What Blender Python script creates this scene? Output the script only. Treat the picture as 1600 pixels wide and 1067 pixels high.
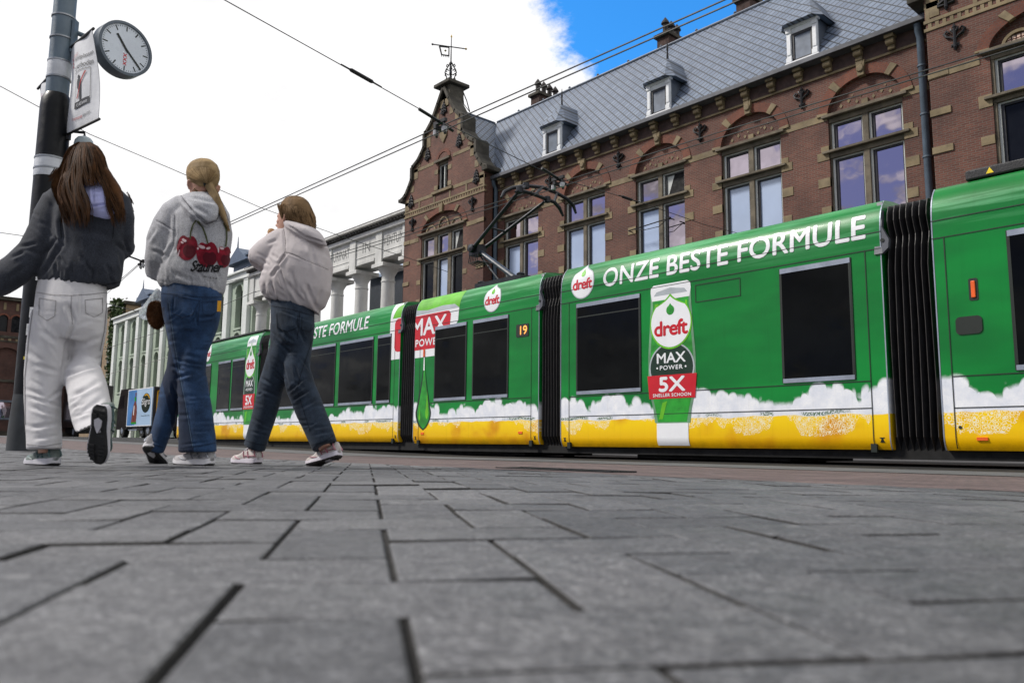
import bpy, bmesh, math, random
from mathutils import Vector, Matrix, noise, bvhtree
from math import sin, cos, pi, radians, sqrt
for _o in list(bpy.data.objects): bpy.data.objects.remove(_o)
S = bpy.context.scene
COL = S.collection
# ------------------------------------------------------------------ camera
F, CX, CY = 1244.0, 800.0, 533.5          # focal length and centre in photo pixels
CAMH = 0.15
HEAD, PITCH, ROLL = radians(138.2355), radians(7.467), radians(0.590)
FW = Vector((cos(HEAD), sin(HEAD), 0)); RT = Vector((sin(HEAD), -cos(HEAD), 0)); UP = Vector((0, 0, 1))
_f = FW*cos(PITCH) + UP*sin(PITCH); _u = UP*cos(PITCH) - FW*sin(PITCH)
_x = RT*cos(ROLL) + _u*sin(ROLL); _y = _u*cos(ROLL) - RT*sin(ROLL)
cd = bpy.data.cameras.new("camera"); cam = bpy.data.objects.new("camera", cd); COL.objects.link(cam)
cam.matrix_world = Matrix(((_x.x, _y.x, -_f.x, 0), (_x.y, _y.y, -_f.y, 0), (_x.z, _y.z, -_f.z, CAMH), (0, 0, 0, 1)))
cd.sensor_width = 36; cd.lens = 36*F/1600; cd.clip_start = 0.02; cd.clip_end = 3000
cd.dof.use_dof = True; cd.dof.focus_distance = 11.0; cd.dof.aperture_fstop = 5.2
S.camera = cam
def ray(px, py): return _x*(px-CX) - _y*(py-CY) + _f*F
def on_y(px, py, Y):
    d = ray(px, py); return Vector((0, 0, CAMH)) + d*(Y/d.y)
def at_depth(px, py, D):
    d = ray(px, py); return Vector((0, 0, CAMH)) + d*(D/d.dot(FW))
# ------------------------------------------------------------------ light
SUN_EL, SUN_AZ = radians(44), radians(226)      # azimuth of the sun, ccw from +X
S.view_settings.view_transform = 'Standard'; S.view_settings.look = 'None'
S.view_settings.exposure = 0.0; S.view_settings.gamma = 1.0
sd = bpy.data.lights.new("sun", 'SUN'); sd.energy = 3.4; sd.angle = radians(9); sd.color = (1, .95, .88)
so = bpy.data.objects.new("sun", sd); COL.objects.link(so)
_sd = Vector((cos(SUN_EL)*cos(SUN_AZ), cos(SUN_EL)*sin(SUN_AZ), sin(SUN_EL)))
so.rotation_euler = _sd.to_track_quat('Z', 'Y').to_euler(); so.location = (0, 0, 60)
W = bpy.data.worlds.new("World"); S.world = W; W.use_nodes = True
# ------------------------------------------------------------------ node helper
class NG:
    def __init__(s, tree): s.t = tree; s.n = tree.nodes; s.l = tree.links
    def put(s, sock, v):
        if v is None: return
        if hasattr(v, 'is_linked') or isinstance(v, bpy.types.NodeSocket): s.l.new(v, sock)
        else:
            if sock.type == 'RGBA' and len(v) == 3: v = (*v, 1)
            sock.default_value = v
    def node(s, typ, **kw):
        n = s.n.new(typ)
        for k, v in kw.items(): setattr(n, k, v)
        return n
    def m(s, op, a, b=None, c=None, clamp=False):
        n = s.node('ShaderNodeMath', operation=op, use_clamp=clamp)
        s.put(n.inputs[0], a); s.put(n.inputs[1], b); s.put(n.inputs[2], c); return n.outputs[0]
    def mix(s, f, a, b, mode='MIX'):
        n = s.node('ShaderNodeMix', data_type='RGBA', blend_type=mode)
        s.put(n.inputs[0], f); s.put(n.inputs[6], a); s.put(n.inputs[7], b); return n.outputs[2]
    def ramp(s, v, a, b, lo=0.0, hi=1.0, smooth=True):
        n = s.node('ShaderNodeMapRange', interpolation_type='SMOOTHSTEP' if smooth else 'LINEAR')
        for i, q in enumerate((v, a, b, lo, hi)): s.put(n.inputs[i], q)
        return n.outputs[0]
    def noise(s, vec, scale, detail=3, rough=.5, dims='3D', out=0):
        n = s.node('ShaderNodeTexNoise', noise_dimensions=dims)
        if vec is not None: s.l.new(vec, n.inputs['Vector'])
        s.put(n.inputs['Scale'], float(scale)); s.put(n.inputs['Detail'], float(detail)); s.put(n.inputs['Roughness'], float(rough)); return n.outputs[out]
    def vor(s, vec, scale, feature='F1', out=0):
        n = s.node('ShaderNodeTexVoronoi', feature=feature)
        s.l.new(vec, n.inputs['Vector']); s.put(n.inputs['Scale'], float(scale)); return n.outputs[out]
    def obj(s): return s.node('ShaderNodeTexCoord').outputs['Object']
    def xyz(s, v):
        n = s.node('ShaderNodeSeparateXYZ'); s.l.new(v, n.inputs[0]); return n.outputs
    def comb(s, x=0., y=0., z=0.):
        n = s.node('ShaderNodeCombineXYZ'); s.put(n.inputs[0], x); s.put(n.inputs[1], y); s.put(n.inputs[2], z); return n.outputs[0]
    def scale(s, v, sc):
        n = s.node('ShaderNodeMapping'); s.l.new(v, n.inputs[0]); n.inputs['Scale'].default_value = sc; return n.outputs[0]
    def bump(s, h, strength=.5, dist=.01):
        n = s.node('ShaderNodeBump'); s.put(n.inputs['Strength'], float(strength)); s.put(n.inputs['Distance'], float(dist)); s.l.new(h, n.inputs['Height']); return n.outputs[0]
    def island(s): return s.node('ShaderNodeNewGeometry').outputs['Random Per Island']
def srgb(r, g, b):
    def f(c):
        c /= 255.; return c/12.92 if c <= .04045 else ((c+.055)/1.055)**2.4
    return (f(r), f(g), f(b))
MATS = {}
def principled(name):
    m = bpy.data.materials.new(name); m.use_nodes = True
    g = NG(m.node_tree); b = g.n['Principled BSDF']; MATS[name] = m
    return m, g, b
def mat(name, col, rough=.6, metal=0., var=.15, vscale=3., bump=0., bscale=40., spec=.5, coat=0., trans=0., island=0., alpha=1., stretch=None, emit=None):
    """procedural material: base colour with soft noise variation, optional fine bump, per-island variation"""
    m, g, b = principled(name); v = g.obj()
    if stretch: v = g.scale(v, stretch)
    c = (*col, 1)
    dk = tuple(x*(1-var) for x in col); lt = tuple(min(1, x*(1+var)) for x in col)
    cs = g.mix(g.ramp(g.noise(v, vscale, 4, .6), .3, .7), dk, lt)
    if island:
        cs = g.mix(g.ramp(g.island(), 0, 1, 0, 1, False), g.mix(1., cs, (1-island,)*3, 'MULTIPLY'), g.mix(1., cs, (1+island,)*3, 'MULTIPLY'))
    g.put(b.inputs['Base Color'], cs)
    r = g.ramp(g.noise(v, vscale*2.3, 3), .3, .7, max(0.02, rough-.07), min(1, rough+.07)); g.put(b.inputs['Roughness'], r)
    b.inputs['Metallic'].default_value = metal; b.inputs['Specular IOR Level'].default_value = spec
    b.inputs['Coat Weight'].default_value = coat; b.inputs['Coat Roughness'].default_value = .06
    b.inputs['Transmission Weight'].default_value = trans; b.inputs['Alpha'].default_value = alpha
    if bump: g.put(b.inputs['Normal'], g.bump(g.noise(v, bscale, 4, .6), bump, .02))
    if emit: b.inputs['Emission Color'].default_value = (*emit[0], 1); b.inputs['Emission Strength'].default_value = emit[1]
    return m
# ------------------------------------------------------------------ sky
def build_sky():
    g = NG(W.node_tree); g.n.clear()
    out = g.node('ShaderNodeOutputWorld'); bg = g.node('ShaderNodeBackground'); g.l.new(bg.outputs[0], out.inputs[0])
    sky = g.node('ShaderNodeTexSky', sky_type='NISHITA', sun_disc=False, sun_elevation=SUN_EL, sun_rotation=pi/2-SUN_AZ)
    v = g.node('ShaderNodeTexCoord').outputs['Generated']
    nv = g.node('ShaderNodeVectorMath', operation='NORMALIZE'); g.l.new(v, nv.inputs[0]); v = nv.outputs[0]
    x, y, z = g.xyz(v)
    # cloud deck projected on a plane overhead
    zz = g.m('ADD', g.m('MAXIMUM', z, 0.), .18)
    p = g.comb(g.m('DIVIDE', x, zz), g.m('DIVIDE', y, zz), 0.)
    n1 = g.noise(p, 1.1, 8, .58); n2 = g.noise(p, 3.4, 8, .62); n3 = g.noise(p, 9., 8, .68)
    hole = Vector(ray(1150, -78)).normalized()
    dt = g.node('ShaderNodeVectorMath', operation='DOT_PRODUCT'); g.l.new(v, dt.inputs[0]); dt.inputs[1].default_value = hole
    d = g.ramp(dt.outputs['Value'], .962, .999, 0, 1, False)                # a clear gap in the deck
    edge = g.m('ADD', g.m('MULTIPLY', g.m('SUBTRACT', n1, .5), .55), g.m('ADD', g.m('MULTIPLY', g.m('SUBTRACT', n2, .5), .75), g.m('MULTIPLY', g.m('SUBTRACT', n3, .5), .55)))
    gap = g.ramp(g.m('ADD', d, edge), .28, .50)
    gap = g.m('MULTIPLY', gap, g.m('SUBTRACT', 1., g.m('MULTIPLY', g.ramp(g.m('ADD', n2, g.m('MULTIPLY', g.m('SUBTRACT', n3, .5), .6)), .56, .78), .85)))
    back = g.ramp(y, .1, -.35)                                             # broken cloud on the other side of the square
    brk = g.m('MULTIPLY', back, g.ramp(g.m('ADD', n1, g.m('ADD', g.m('MULTIPLY', g.m('SUBTRACT', n2, .5), .9), g.m('MULTIPLY', g.m('SUBTRACT', n3, .5), .4))), .52, .42))
    clear = g.m('MAXIMUM', gap, brk)
    blue = g.mix(1., sky.outputs[0], g.mix(back, (.42, 1.75, 2.9), (.55, .56, .80)), 'MULTIPLY')
    cl = g.ramp(n2, .25, .75, 9.7, 11.5)
    shade = g.m('MULTIPLY', g.ramp(n2, .32, .66, .18, 1.), 11.)                # greyer undersides away from the bright side
    cl = g.m('ADD', g.m('MULTIPLY', cl, g.m('SUBTRACT', 1., back)), g.m('MULTIPLY', shade, back))
    cc = g.mix(1., g.comb(cl, cl, cl), (1., .995, 1.0), 'MULTIPLY')
    g.put(bg.inputs[0], g.mix(clear, cc, blue)); bg.inputs[1].default_value = .1
build_sky()
# ------------------------------------------------------------------ mesh helper
class MB:
    def __init__(s): s.v = []; s.f = []; s.mi = []; s.sm = []; s.cur = 0; s.smooth = False
    def add(s, vs, fs):
        o = len(s.v); s.v += [tuple(q) for q in vs]
        for f in fs: s.f.append([o+i for i in f]); s.mi.append(s.cur); s.sm.append(s.smooth)
        return s
    def box(s, x0, x1, y0, y1, z0, z1):
        s.add([(x0,y0,z0),(x1,y0,z0),(x1,y1,z0),(x0,y1,z0),(x0,y0,z1),(x1,y0,z1),(x1,y1,z1),(x0,y1,z1)],
              [(0,3,2,1),(4,5,6,7),(0,1,5,4),(1,2,6,5),(2,3,7,6),(3,0,4,7)]); return s
    def obox(s, c, ax, ay, az, hx, hy, hz):
        c = Vector(c); vs = []
        for k in (-1,1):
            for i, j in ((-1,-1),(1,-1),(1,1),(-1,1)): vs.append(c+ax*hx*i+ay*hy*j+az*hz*k)
        s.add(vs, [(0,3,2,1),(4,5,6,7),(0,1,5,4),(1,2,6,5),(2,3,7,6),(3,0,4,7)]); return s
    def prism(s, pts, y0, y1, cap=True):
        """polygon in x,z (counter-clockwise seen from -Y) extruded from y0 (front) to y1 (back)"""
        n = len(pts)
        vs = [(x, y0, z) for x, z in pts] + [(x, y1, z) for x, z in pts]
        fs = [(i, i+n, (i+1) % n + n, (i+1) % n) for i in range(n)]
        if cap: fs += [tuple(range(n)), tuple(range(2*n-1, n-1, -1))]
        return s.add(vs, fs)
    def tube(s, path, r, n=8, cap=True, sy=1.):
        path = [Vector(p) for p in path]; rs = r if isinstance(r, (list, tuple)) else [r]*len(path)
        vs = []; prev = None
        for i, p in enumerate(path):
            t = (path[min(i+1, len(path)-1)] - path[max(i-1, 0)])
            if t.length < 1e-9: t = Vector((0,0,1))
            t.normalize()
            if prev is None:
                a = Vector((0,0,1)) if abs(t.z) < .9 else Vector((1,0,0))
                prev = t.cross(a).normalized()
            a = (prev - t*prev.dot(t)); a = a.normalized() if a.length > 1e-6 else t.orthogonal().normalized(); prev = a
            b = t.cross(a)
            for k in range(n):
                q = 2*pi*k/n; vs.append(p + a*rs[i]*cos(q) + b*rs[i]*sin(q)*sy)
        fs = []
        for i in range(len(path)-1):
            for k in range(n): fs.append((i*n+k, i*n+(k+1) % n, (i+1)*n+(k+1) % n, (i+1)*n+k))
        if cap: fs.append(tuple(range(n-1, -1, -1))); fs.append(tuple((len(path)-1)*n+k for k in range(n)))
        s.add(vs, fs); return s
    def lathe(s, c, prof, n=16, axis=(0,0,1)):
        """prof: (radius, height along axis)"""
        ax = Vector(axis).normalized(); a = ax.orthogonal().normalized(); b = ax.cross(a); c = Vector(c); vs = []
        for r, h in prof:
            for k in range(n):
                q = 2*pi*k/n; vs.append(c + ax*h + (a*cos(q)+b*sin(q))*r)
        fs = []
        for i in range(len(prof)-1):
            for k in range(n): fs.append((i*n+k, i*n+(k+1) % n, (i+1)*n+(k+1) % n, (i+1)*n+k))
        fs.append(tuple(range(n-1, -1, -1))); fs.append(tuple((len(prof)-1)*n+k for k in range(n)))
        s.add(vs, fs); return s
    def rings(s, R, cap=True):
        n = len(R[0]); vs = [q for r in R for q in r]; fs = []
        for i in range(len(R)-1):
            for k in range(n): fs.append((i*n+k, i*n+(k+1) % n, (i+1)*n+(k+1) % n, (i+1)*n+k))
        if cap: fs.append(tuple(range(n-1, -1, -1))); fs.append(tuple((len(R)-1)*n+k for k in range(n)))
        s.add(vs, fs); return s
    def build(s, name, mats, parent=None, smooth=False, recalc=True, loc=None, bevel=0.):
        me = bpy.data.meshes.new(name); me.from_pydata([tuple(q) for q in s.v], [], s.f)
        if not isinstance(mats, (list, tuple)): mats = [mats]
        for m in mats: me.materials.append(m)
        for p, mi, sm in zip(me.polygons, s.mi, s.sm): p.material_index = mi; p.use_smooth = smooth or sm
        if smooth: me.set_sharp_from_angle(angle=radians(38))
        if recalc:
            bm = bmesh.new(); bm.from_mesh(me); bmesh.ops.recalc_face_normals(bm, faces=bm.faces); bm.to_mesh(me); bm.free()
        o = bpy.data.objects.new(name, me); link(o, parent)
        if loc: o.location = loc
        if bevel:
            b = o.modifiers.new('bevel', 'BEVEL'); b.width = bevel; b.segments = 2; b.limit_method = 'ANGLE'
        return o
def link(o, parent=None):
    COL.objects.link(o)
    if parent is not None:
        o.parent = parent
        if parent.type == 'EMPTY': o.matrix_parent_inverse = Matrix.Translation(-parent.location)
    return o
def tag(o, label=None, cat=None, group=None, kind=None):
    if label: o['label'] = label
    if cat: o['category'] = cat
    if group: o['group'] = group
    if kind: o['kind'] = kind
    return o
def thing(name, label, cat, loc=(0,0,0), group=None):
    o = bpy.data.objects.new(name, None); COL.objects.link(o); o.location = loc; o.empty_display_size = .2
    return tag(o, label, cat, group)
def copy_tree(o, off, parent=None, top=True):
    c = o.copy(); COL.objects.link(c)
    if parent is not None: c.parent = parent
    if top: c.location = Vector(o.location) + Vector(off)
    for ch in o.children: copy_tree(ch, off, c, False)
    return c
def text_mesh(body, bold=0., spacing=1., shear=0.):
    cu = bpy.data.curves.new('txt', 'FONT'); cu.body = body; cu.size = 1.; cu.offset = bold; cu.space_character = spacing; cu.resolution_u = 4; cu.shear = shear
    o = bpy.data.objects.new('txt', cu); COL.objects.link(o)
    dg = bpy.context.evaluated_depsgraph_get(); me = bpy.data.meshes.new_from_object(o.evaluated_get(dg))
    bpy.data.objects.remove(o); bpy.data.curves.remove(cu)
    vs = [v.co.copy() for v in me.vertices]; fs = [tuple(p.vertices) for p in me.polygons]; bpy.data.meshes.remove(me)
    x0 = min(v.x for v in vs); x1 = max(v.x for v in vs); y0 = min(v.y for v in vs); y1 = max(v.y for v in vs)
    return [((v.x-x0)/(x1-x0), (v.y-y0)/(y1-y0)) for v in vs], fs, (x1-x0)/(y1-y0)
def cut_polys(polys, n=10):
    """cut flat polygons along a fine grid so that they can follow a curved surface"""
    out = []
    for pl in polys:
        vs, fs = pl[0], pl[1]
        bm = bmesh.new(); bv = [bm.verts.new((x, y, 0)) for x, y in vs]
        for f in fs:
            try: bm.faces.new([bv[i] for i in f])
            except ValueError: pass
        for ax, no in ((0,(1,0,0)),(1,(0,1,0))):
            lo = min(v[ax] for v in vs); hi = max(v[ax] for v in vs)
            for k in range(int(math.floor(lo*n))+1, int(math.ceil(hi*n))):
                co = [0,0,0]; co[ax] = k/n
                bmesh.ops.bisect_plane(bm, geom=bm.verts[:]+bm.edges[:]+bm.faces[:], plane_co=co, plane_no=no)
        bm.verts.index_update(); out.append(([(v.co.x, v.co.y) for v in bm.verts], [tuple(v.index for v in f.verts) for f in bm.faces])); bm.free()
    return out
# ================================================================== GROUND
def ground_z(X, Y):
    t = min(1, max(0, (Y-1.5)/5.5)); z = .03 - .07*t
    if X < -12: z += .012*(min(-X, 50)-12)
    return z
def sheet(name, xs, ys, dz, m):
    mb = MB(); nx = len(xs)
    vs = [(x, y, ground_z(x, y)+dz) for y in ys for x in xs]
    fs = [(j*nx+i, j*nx+i+1, (j+1)*nx+i+1, (j+1)*nx+i) for j in range(len(ys)-1) for i in range(nx-1)]
    mb.add(vs, fs); o = mb.build(name, m, recalc=False, smooth=True); return tag(o, kind='structure')
def stone_mat():
    m, g, b = principled('paving_stone'); v = g.obj()
    base = g.mix(g.ramp(g.noise(v, 1.4, 5, .6), .3, .72), (.108,.109,.112), (.158,.159,.163))
    base = g.mix(g.ramp(g.noise(v, 210, 3, .7), .35, .68), g.mix(1., base, (.52,.52,.54), 'MULTIPLY'), g.mix(1., base, (1.35,1.35,1.35), 'MULTIPLY'))
    base = g.mix(g.ramp(g.noise(v, 48, 5, .75), .38, .64), g.mix(1., base, (.58,.58,.60), 'MULTIPLY'), g.mix(1., base, (1.08,1.08,1.08), 'MULTIPLY'))
    base = g.mix(g.ramp(g.noise(v, 105, 3, .7), .56, .72), base, g.mix(1., base, (1.5,1.5,1.52), 'MULTIPLY'))
    base = g.mix(g.ramp(g.island(), 0, 1, 0, 1, False), g.mix(1., base, (.76,.77,.79), 'MULTIPLY'), g.mix(1., base, (1.24,1.23,1.22), 'MULTIPLY'))
    spots = g.ramp(g.noise(v, 8.5, 4, .6), .66, .74)
    base = g.mix(g.m('MULTIPLY', spots, .45), base, (.06,.06,.065))
    # trodden-in chewing gum
    gum = g.m('MULTIPLY', g.ramp(g.vor(v, 4.6), .055, .04), .5); base = g.mix(gum, base, (.30,.30,.30))
    g.put(b.inputs['Base Color'], base)
    g.put(b.inputs['Roughness'], g.ramp(g.noise(v, 12, 4), .3, .7, .44, .66)); b.inputs['Specular IOR Level'].default_value = .5
    h = g.m('ADD', g.m('MULTIPLY', g.noise(v, 190, 4, .7), .9), g.m('MULTIPLY', g.noise(v, 38, 4, .6), .6))
    g.put(b.inputs['Normal'], g.bump(h, .55, .006))
    return m
M_STONE = stone_mat()
M_JOINT = mat('joint_sand', (.019,.0175,.016), .95, var=.5, vscale=60)
M_ASPH = mat('asphalt', (.060,.060,.064), .85, var=.3, vscale=.8, bump=.4, bscale=120)
M_ASPHD = mat('track_asphalt_with_shade', (.008,.008,.009), .85, var=.35, vscale=2, bump=.3, bscale=90)  # dark asphalt, deepened by tram shade put into its colour
M_KERB = mat('kerb_grey', (.105,.105,.108), .7, var=.2, vscale=3, bump=.3)
def redbrick_mat():
    m, g, b = principled('red_paver'); v = g.obj(); x, y, z = g.xyz(v)
    n = g.node('ShaderNodeTexBrick'); g.l.new(g.comb(x, y, 0.), n.inputs['Vector'])
    n.inputs['Color1'].default_value = (.150,.100,.093,1); n.inputs['Color2'].default_value = (.215,.152,.142,1); n.inputs['Mortar'].default_value = (.03,.027,.025,1)
    n.inputs['Scale'].default_value = 1.; n.inputs['Mortar Size'].default_value = .005; n.inputs['Brick Width'].default_value = .21; n.inputs['Row Height'].default_value = .105; n.inputs['Bias'].default_value = 0.
    c = g.mix(g.ramp(g.noise(v, 2.5, 5, .65), .3, .7), g.mix(1., n.outputs[0], (.6,.6,.62), 'MULTIPLY'), n.outputs[0])
    c = g.mix(g.ramp(g.noise(v, 60, 3, .7), .35, .7), g.mix(1., c, (.7,.7,.7), 'MULTIPLY'), c)
    g.put(b.inputs['Base Color'], c); b.inputs['Roughness'].default_value = .75
    h = g.m('SUBTRACT', g.m('MULTIPLY', g.noise(v, 30, 3), .4), n.outputs['Fac']); g.put(b.inputs['Normal'], g.bump(h, .6, .01)); return m
M_REDP = redbrick_mat()
XS = [-900,-300,-120,-80,-60,-50,-45,-40,-35,-30,-26,-23,-20,-18,-16,-14,-12,-10,-6,-2,2,8,30,120,400]
sheet('ground', XS, [-900,-200,-60,-20,-6,-2,0,1.5,3,4.5,7,9,12,20,24,30,60,200,900], -.030, M_ASPH)
sheet('plaza', [x for x in XS if -60 <= x <= 30], [-20,-6,-2,0,1.5,3.2], -.0065, M_JOINT)
sheet('brick_strip', [x for x in XS if -120 <= x <= 30], [3.20,4,5,6,6.7], 0, M_REDP)
sheet('kerb_strip', [x for x in XS if -120 <= x <= 30], [6.704,7,7.5,8.05], .004, M_KERB)
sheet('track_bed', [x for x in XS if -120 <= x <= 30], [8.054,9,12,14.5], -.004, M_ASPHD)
sheet('road', [x for x in XS if -120 <= x <= 30], [14.51,17,20.5], -.012, M_ASPH)
sheet('pavement', [x for x in XS if -120 <= x <= 30], [20.52,22,26], .09, M_KERB)
mb = MB()
for yr in (10.08, 11.52):
    xs = [x for x in XS if -120 <= x <= 30]
    for a, b in zip(xs, xs[1:]):
        mb.add([(a,yr,ground_z(a,yr)+.004),(b,yr,ground_z(b,yr)+.004),(b,yr+.06,ground_z(b,yr)+.004),(a,yr+.06,ground_z(a,yr)+.004)], [(0,1,2,3)])
tag(mb.build('tram_rails', mat('rail_steel', (.25,.25,.26), .3, metal=.9)), kind='structure')
def paving():
    """basket of two-to-one blocks laid in herringbone"""
    rnd = random.Random(4); A = radians(148.46); ca, sa = cos(A), sin(A)
    mb = MB(); HU, HV = .1525, .1325
    U0, V0 = .59, -.03
    for i in range(-22, 190):
        for j in range(-60, 60):
            q = (j-i) % 4
            if q == 3: a, b, c, d = U0+HU*i, U0+HU*(i+1), V0+HV*j, V0+HV*(j+2)      # lies across
            elif q == 2: a, b, c, d = U0+HU*i, U0+HU*(i+2), V0+HV*j, V0+HV*(j+1)    # lies along
            else: continue
            uc, vc = (a+b)/2, (c+d)/2; X, Y = uc*ca-vc*sa, uc*sa+vc*ca
            if not (-26 < X < 2.2 and -3.0 < Y < 3.35) or Y < -.28*abs(X)-1.2: continue
            ch = .0042; dz = rnd.gauss(0, .0011); tu = rnd.gauss(0,.006); tv = rnd.gauss(0,.007)
            def P(u, v, z):
                x, y = u*ca-v*sa, u*sa+v*ca; y = min(y, 3.195)
                return (x, y, ground_z(x, y)+z+dz+(u-uc)*tu+(v-vc)*tv)
            g = lambda: .0014+rnd.random()*.0016
            a += g(); b -= g(); c += g(); d -= g()
            j2 = lambda: rnd.uniform(-.0010,.0010)
            vs = [P(a,c,-.02),P(b,c,-.02),P(b,d,-.02),P(a,d,-.02)]
            vs += [P(a+j2(),c+j2(),-.0042),P(b+j2(),c+j2(),-.0042),P(b+j2(),d+j2(),-.0042),P(a+j2(),d+j2(),-.0042)]
            vs += [P(a+ch*.4,c+ch*.4,-.0012),P(b-ch*.4,c+ch*.4,-.0012),P(b-ch*.4,d-ch*.4,-.0012),P(a+ch*.4,d-ch*.4,-.0012)]
            vs += [P(a+ch,c+ch,0),P(b-ch,c+ch,0),P(b-ch,d-ch,0),P(a+ch,d-ch,0)]
            fs = []
            for k in (0,4): fs += [(k+n, k+(n+1) % 4, k+4+(n+1) % 4, k+4+n) for n in range(4)]
            mb.cur = 1; mb.add(vs, fs); mb.cur = 0
            fs = [(8+n, 8+(n+1) % 4, 12+(n+1) % 4, 12+n) for n in range(4)]+[(12,13,14,15)]
            mb.add(vs, fs)
    o = mb.build('paving_stones', [M_STONE, M_JOINT], recalc=False); tag(o, kind='structure')
paving()
def drain():
    mb = MB(); cx, cy = -3.55, 3.6
    z = ground_z(cx, cy)
    mb.box(cx-.5, cx+.5, cy-.12, cy-.10, z-.02, z+.008); mb.box(cx-.5, cx+.5, cy+.10, cy+.12, z-.02, z+.008)
    for i in range(26): mb.box(cx-.5+.04*i, cx-.488+.04*i, cy-.1, cy+.1, z-.02, z+.006)
    o = mb.build('drain_grate', mat('cast_iron', (.03,.03,.032), .5, metal=.6)); tag(o, 'dark iron drain grate set in the ground before the tram', 'drain')
drain()
# ================================================================== TRAM
TY = 9.60                                     # near side of the tram
def side(s):                                  # outward profile: nominal height -> (y, z)
    y = 0.
    if s > 2.55: t = (s-2.55)/.65; y = .012*t + .15*t**4.5
    if s < .30: y = .05*((.30-s)/.15)**2
    return TY + y, s
def decal(mb, polys, eps=.004, cuts=()):
    """flat x,s faces laid on the tram's side; faces are cut so that they follow the curved cove"""
    bm = bmesh.new()
    lay = bm.verts.layers.float.new('e')
    for pl in polys:
        vs, fs = pl[0], pl[1]; w = pl[2] if len(pl) > 2 else 0.
        for k, (dx, ds) in enumerate(((-w,0),(w,0),(0,-w),(0,w),(0,0)) if w else ((0,0),)):      # heavier strokes: the glyphs overlaid, slightly apart
            bv = [bm.verts.new((x+dx, 0, s+ds)) for x, s in vs]
            for v in bv: v[lay] = k*.0004
            for f in fs:
                try: bm.faces.new([bv[i] for i in f])
                except ValueError: pass
    for q in [.16,.18,.20,.22,.24,.26,.28,.30]+[2.55+.05*i for i in range(14)]:
        bmesh.ops.bisect_plane(bm, geom=bm.verts[:]+bm.edges[:]+bm.faces[:], plane_co=(0,0,q), plane_no=(0,0,1))
    for x, keep in cuts:
        bmesh.ops.bisect_plane(bm, geom=bm.verts[:]+bm.edges[:]+bm.faces[:], plane_co=(x,0,0), plane_no=(keep,0,0), clear_inner=True)
    bm.verts.index_update()
    vs = []
    for v in bm.verts:
        y, z = side(v.co.z); vs.append((v.co.x, y-eps-v[lay], z))
    mb.add(vs, [[v.index for v in f.verts] for f in bm.faces]); bm.free(); return mb
def poly(pts): return (pts, [tuple(range(len(pts)))])
def quad(x0, x1, s0, s1): return poly([(x0,s0),(x1,s0),(x1,s1),(x0,s1)])
def ell(cx, cs, rx, rs, n=32): return poly([(cx+rx*cos(2*pi*i/n), cs+rs*sin(2*pi*i/n)) for i in range(n)])
def rrect(x0, x1, s0, s1, r, n=6):
    P = []
    for cx, cs, a in ((x1-r,s0+r,-pi/2),(x1-r,s1-r,0),(x0+r,s1-r,pi/2),(x0+r,s0+r,pi)):
        P += [(cx+r*cos(a+pi/2*i/n), cs+r*sin(a+pi/2*i/n)) for i in range(n+1)]
    return poly(P)
def drop(cx, s0, s1, hw, n=40):
    """upright drop outline with a pointed top"""
    P = []; r = hw; cz = s0 + r*1.02
    for i in range(n+1):
        a = -pi/2 + pi*i/n*.74
        P.append((cx+r*cos(a), cz+r*1.02*sin(a)))
    xr, zr = P[-1]
    for i in range(1, 7):
        t = i/7.; P.append((xr+(cx-xr)*t - .10*hw*sin(pi*t), zr+(s1-zr)*t))
    P.append((cx, s1))
    P += [(2*cx-x, z) for x, z in reversed(P[1:-1])]
    return poly(P)
def txt(body, x0, x1, s0, s1, bold=.02, spacing=1., sh=0.):
    vs, fs, _ = text_mesh(body, 0., spacing)
    return ([(x0+(x1-x0)*u + sh*(s1-s0)*(v-.5), s0+(s1-s0)*v) for u, v in vs], fs, bold*(s1-s0)*1.25)

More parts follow.
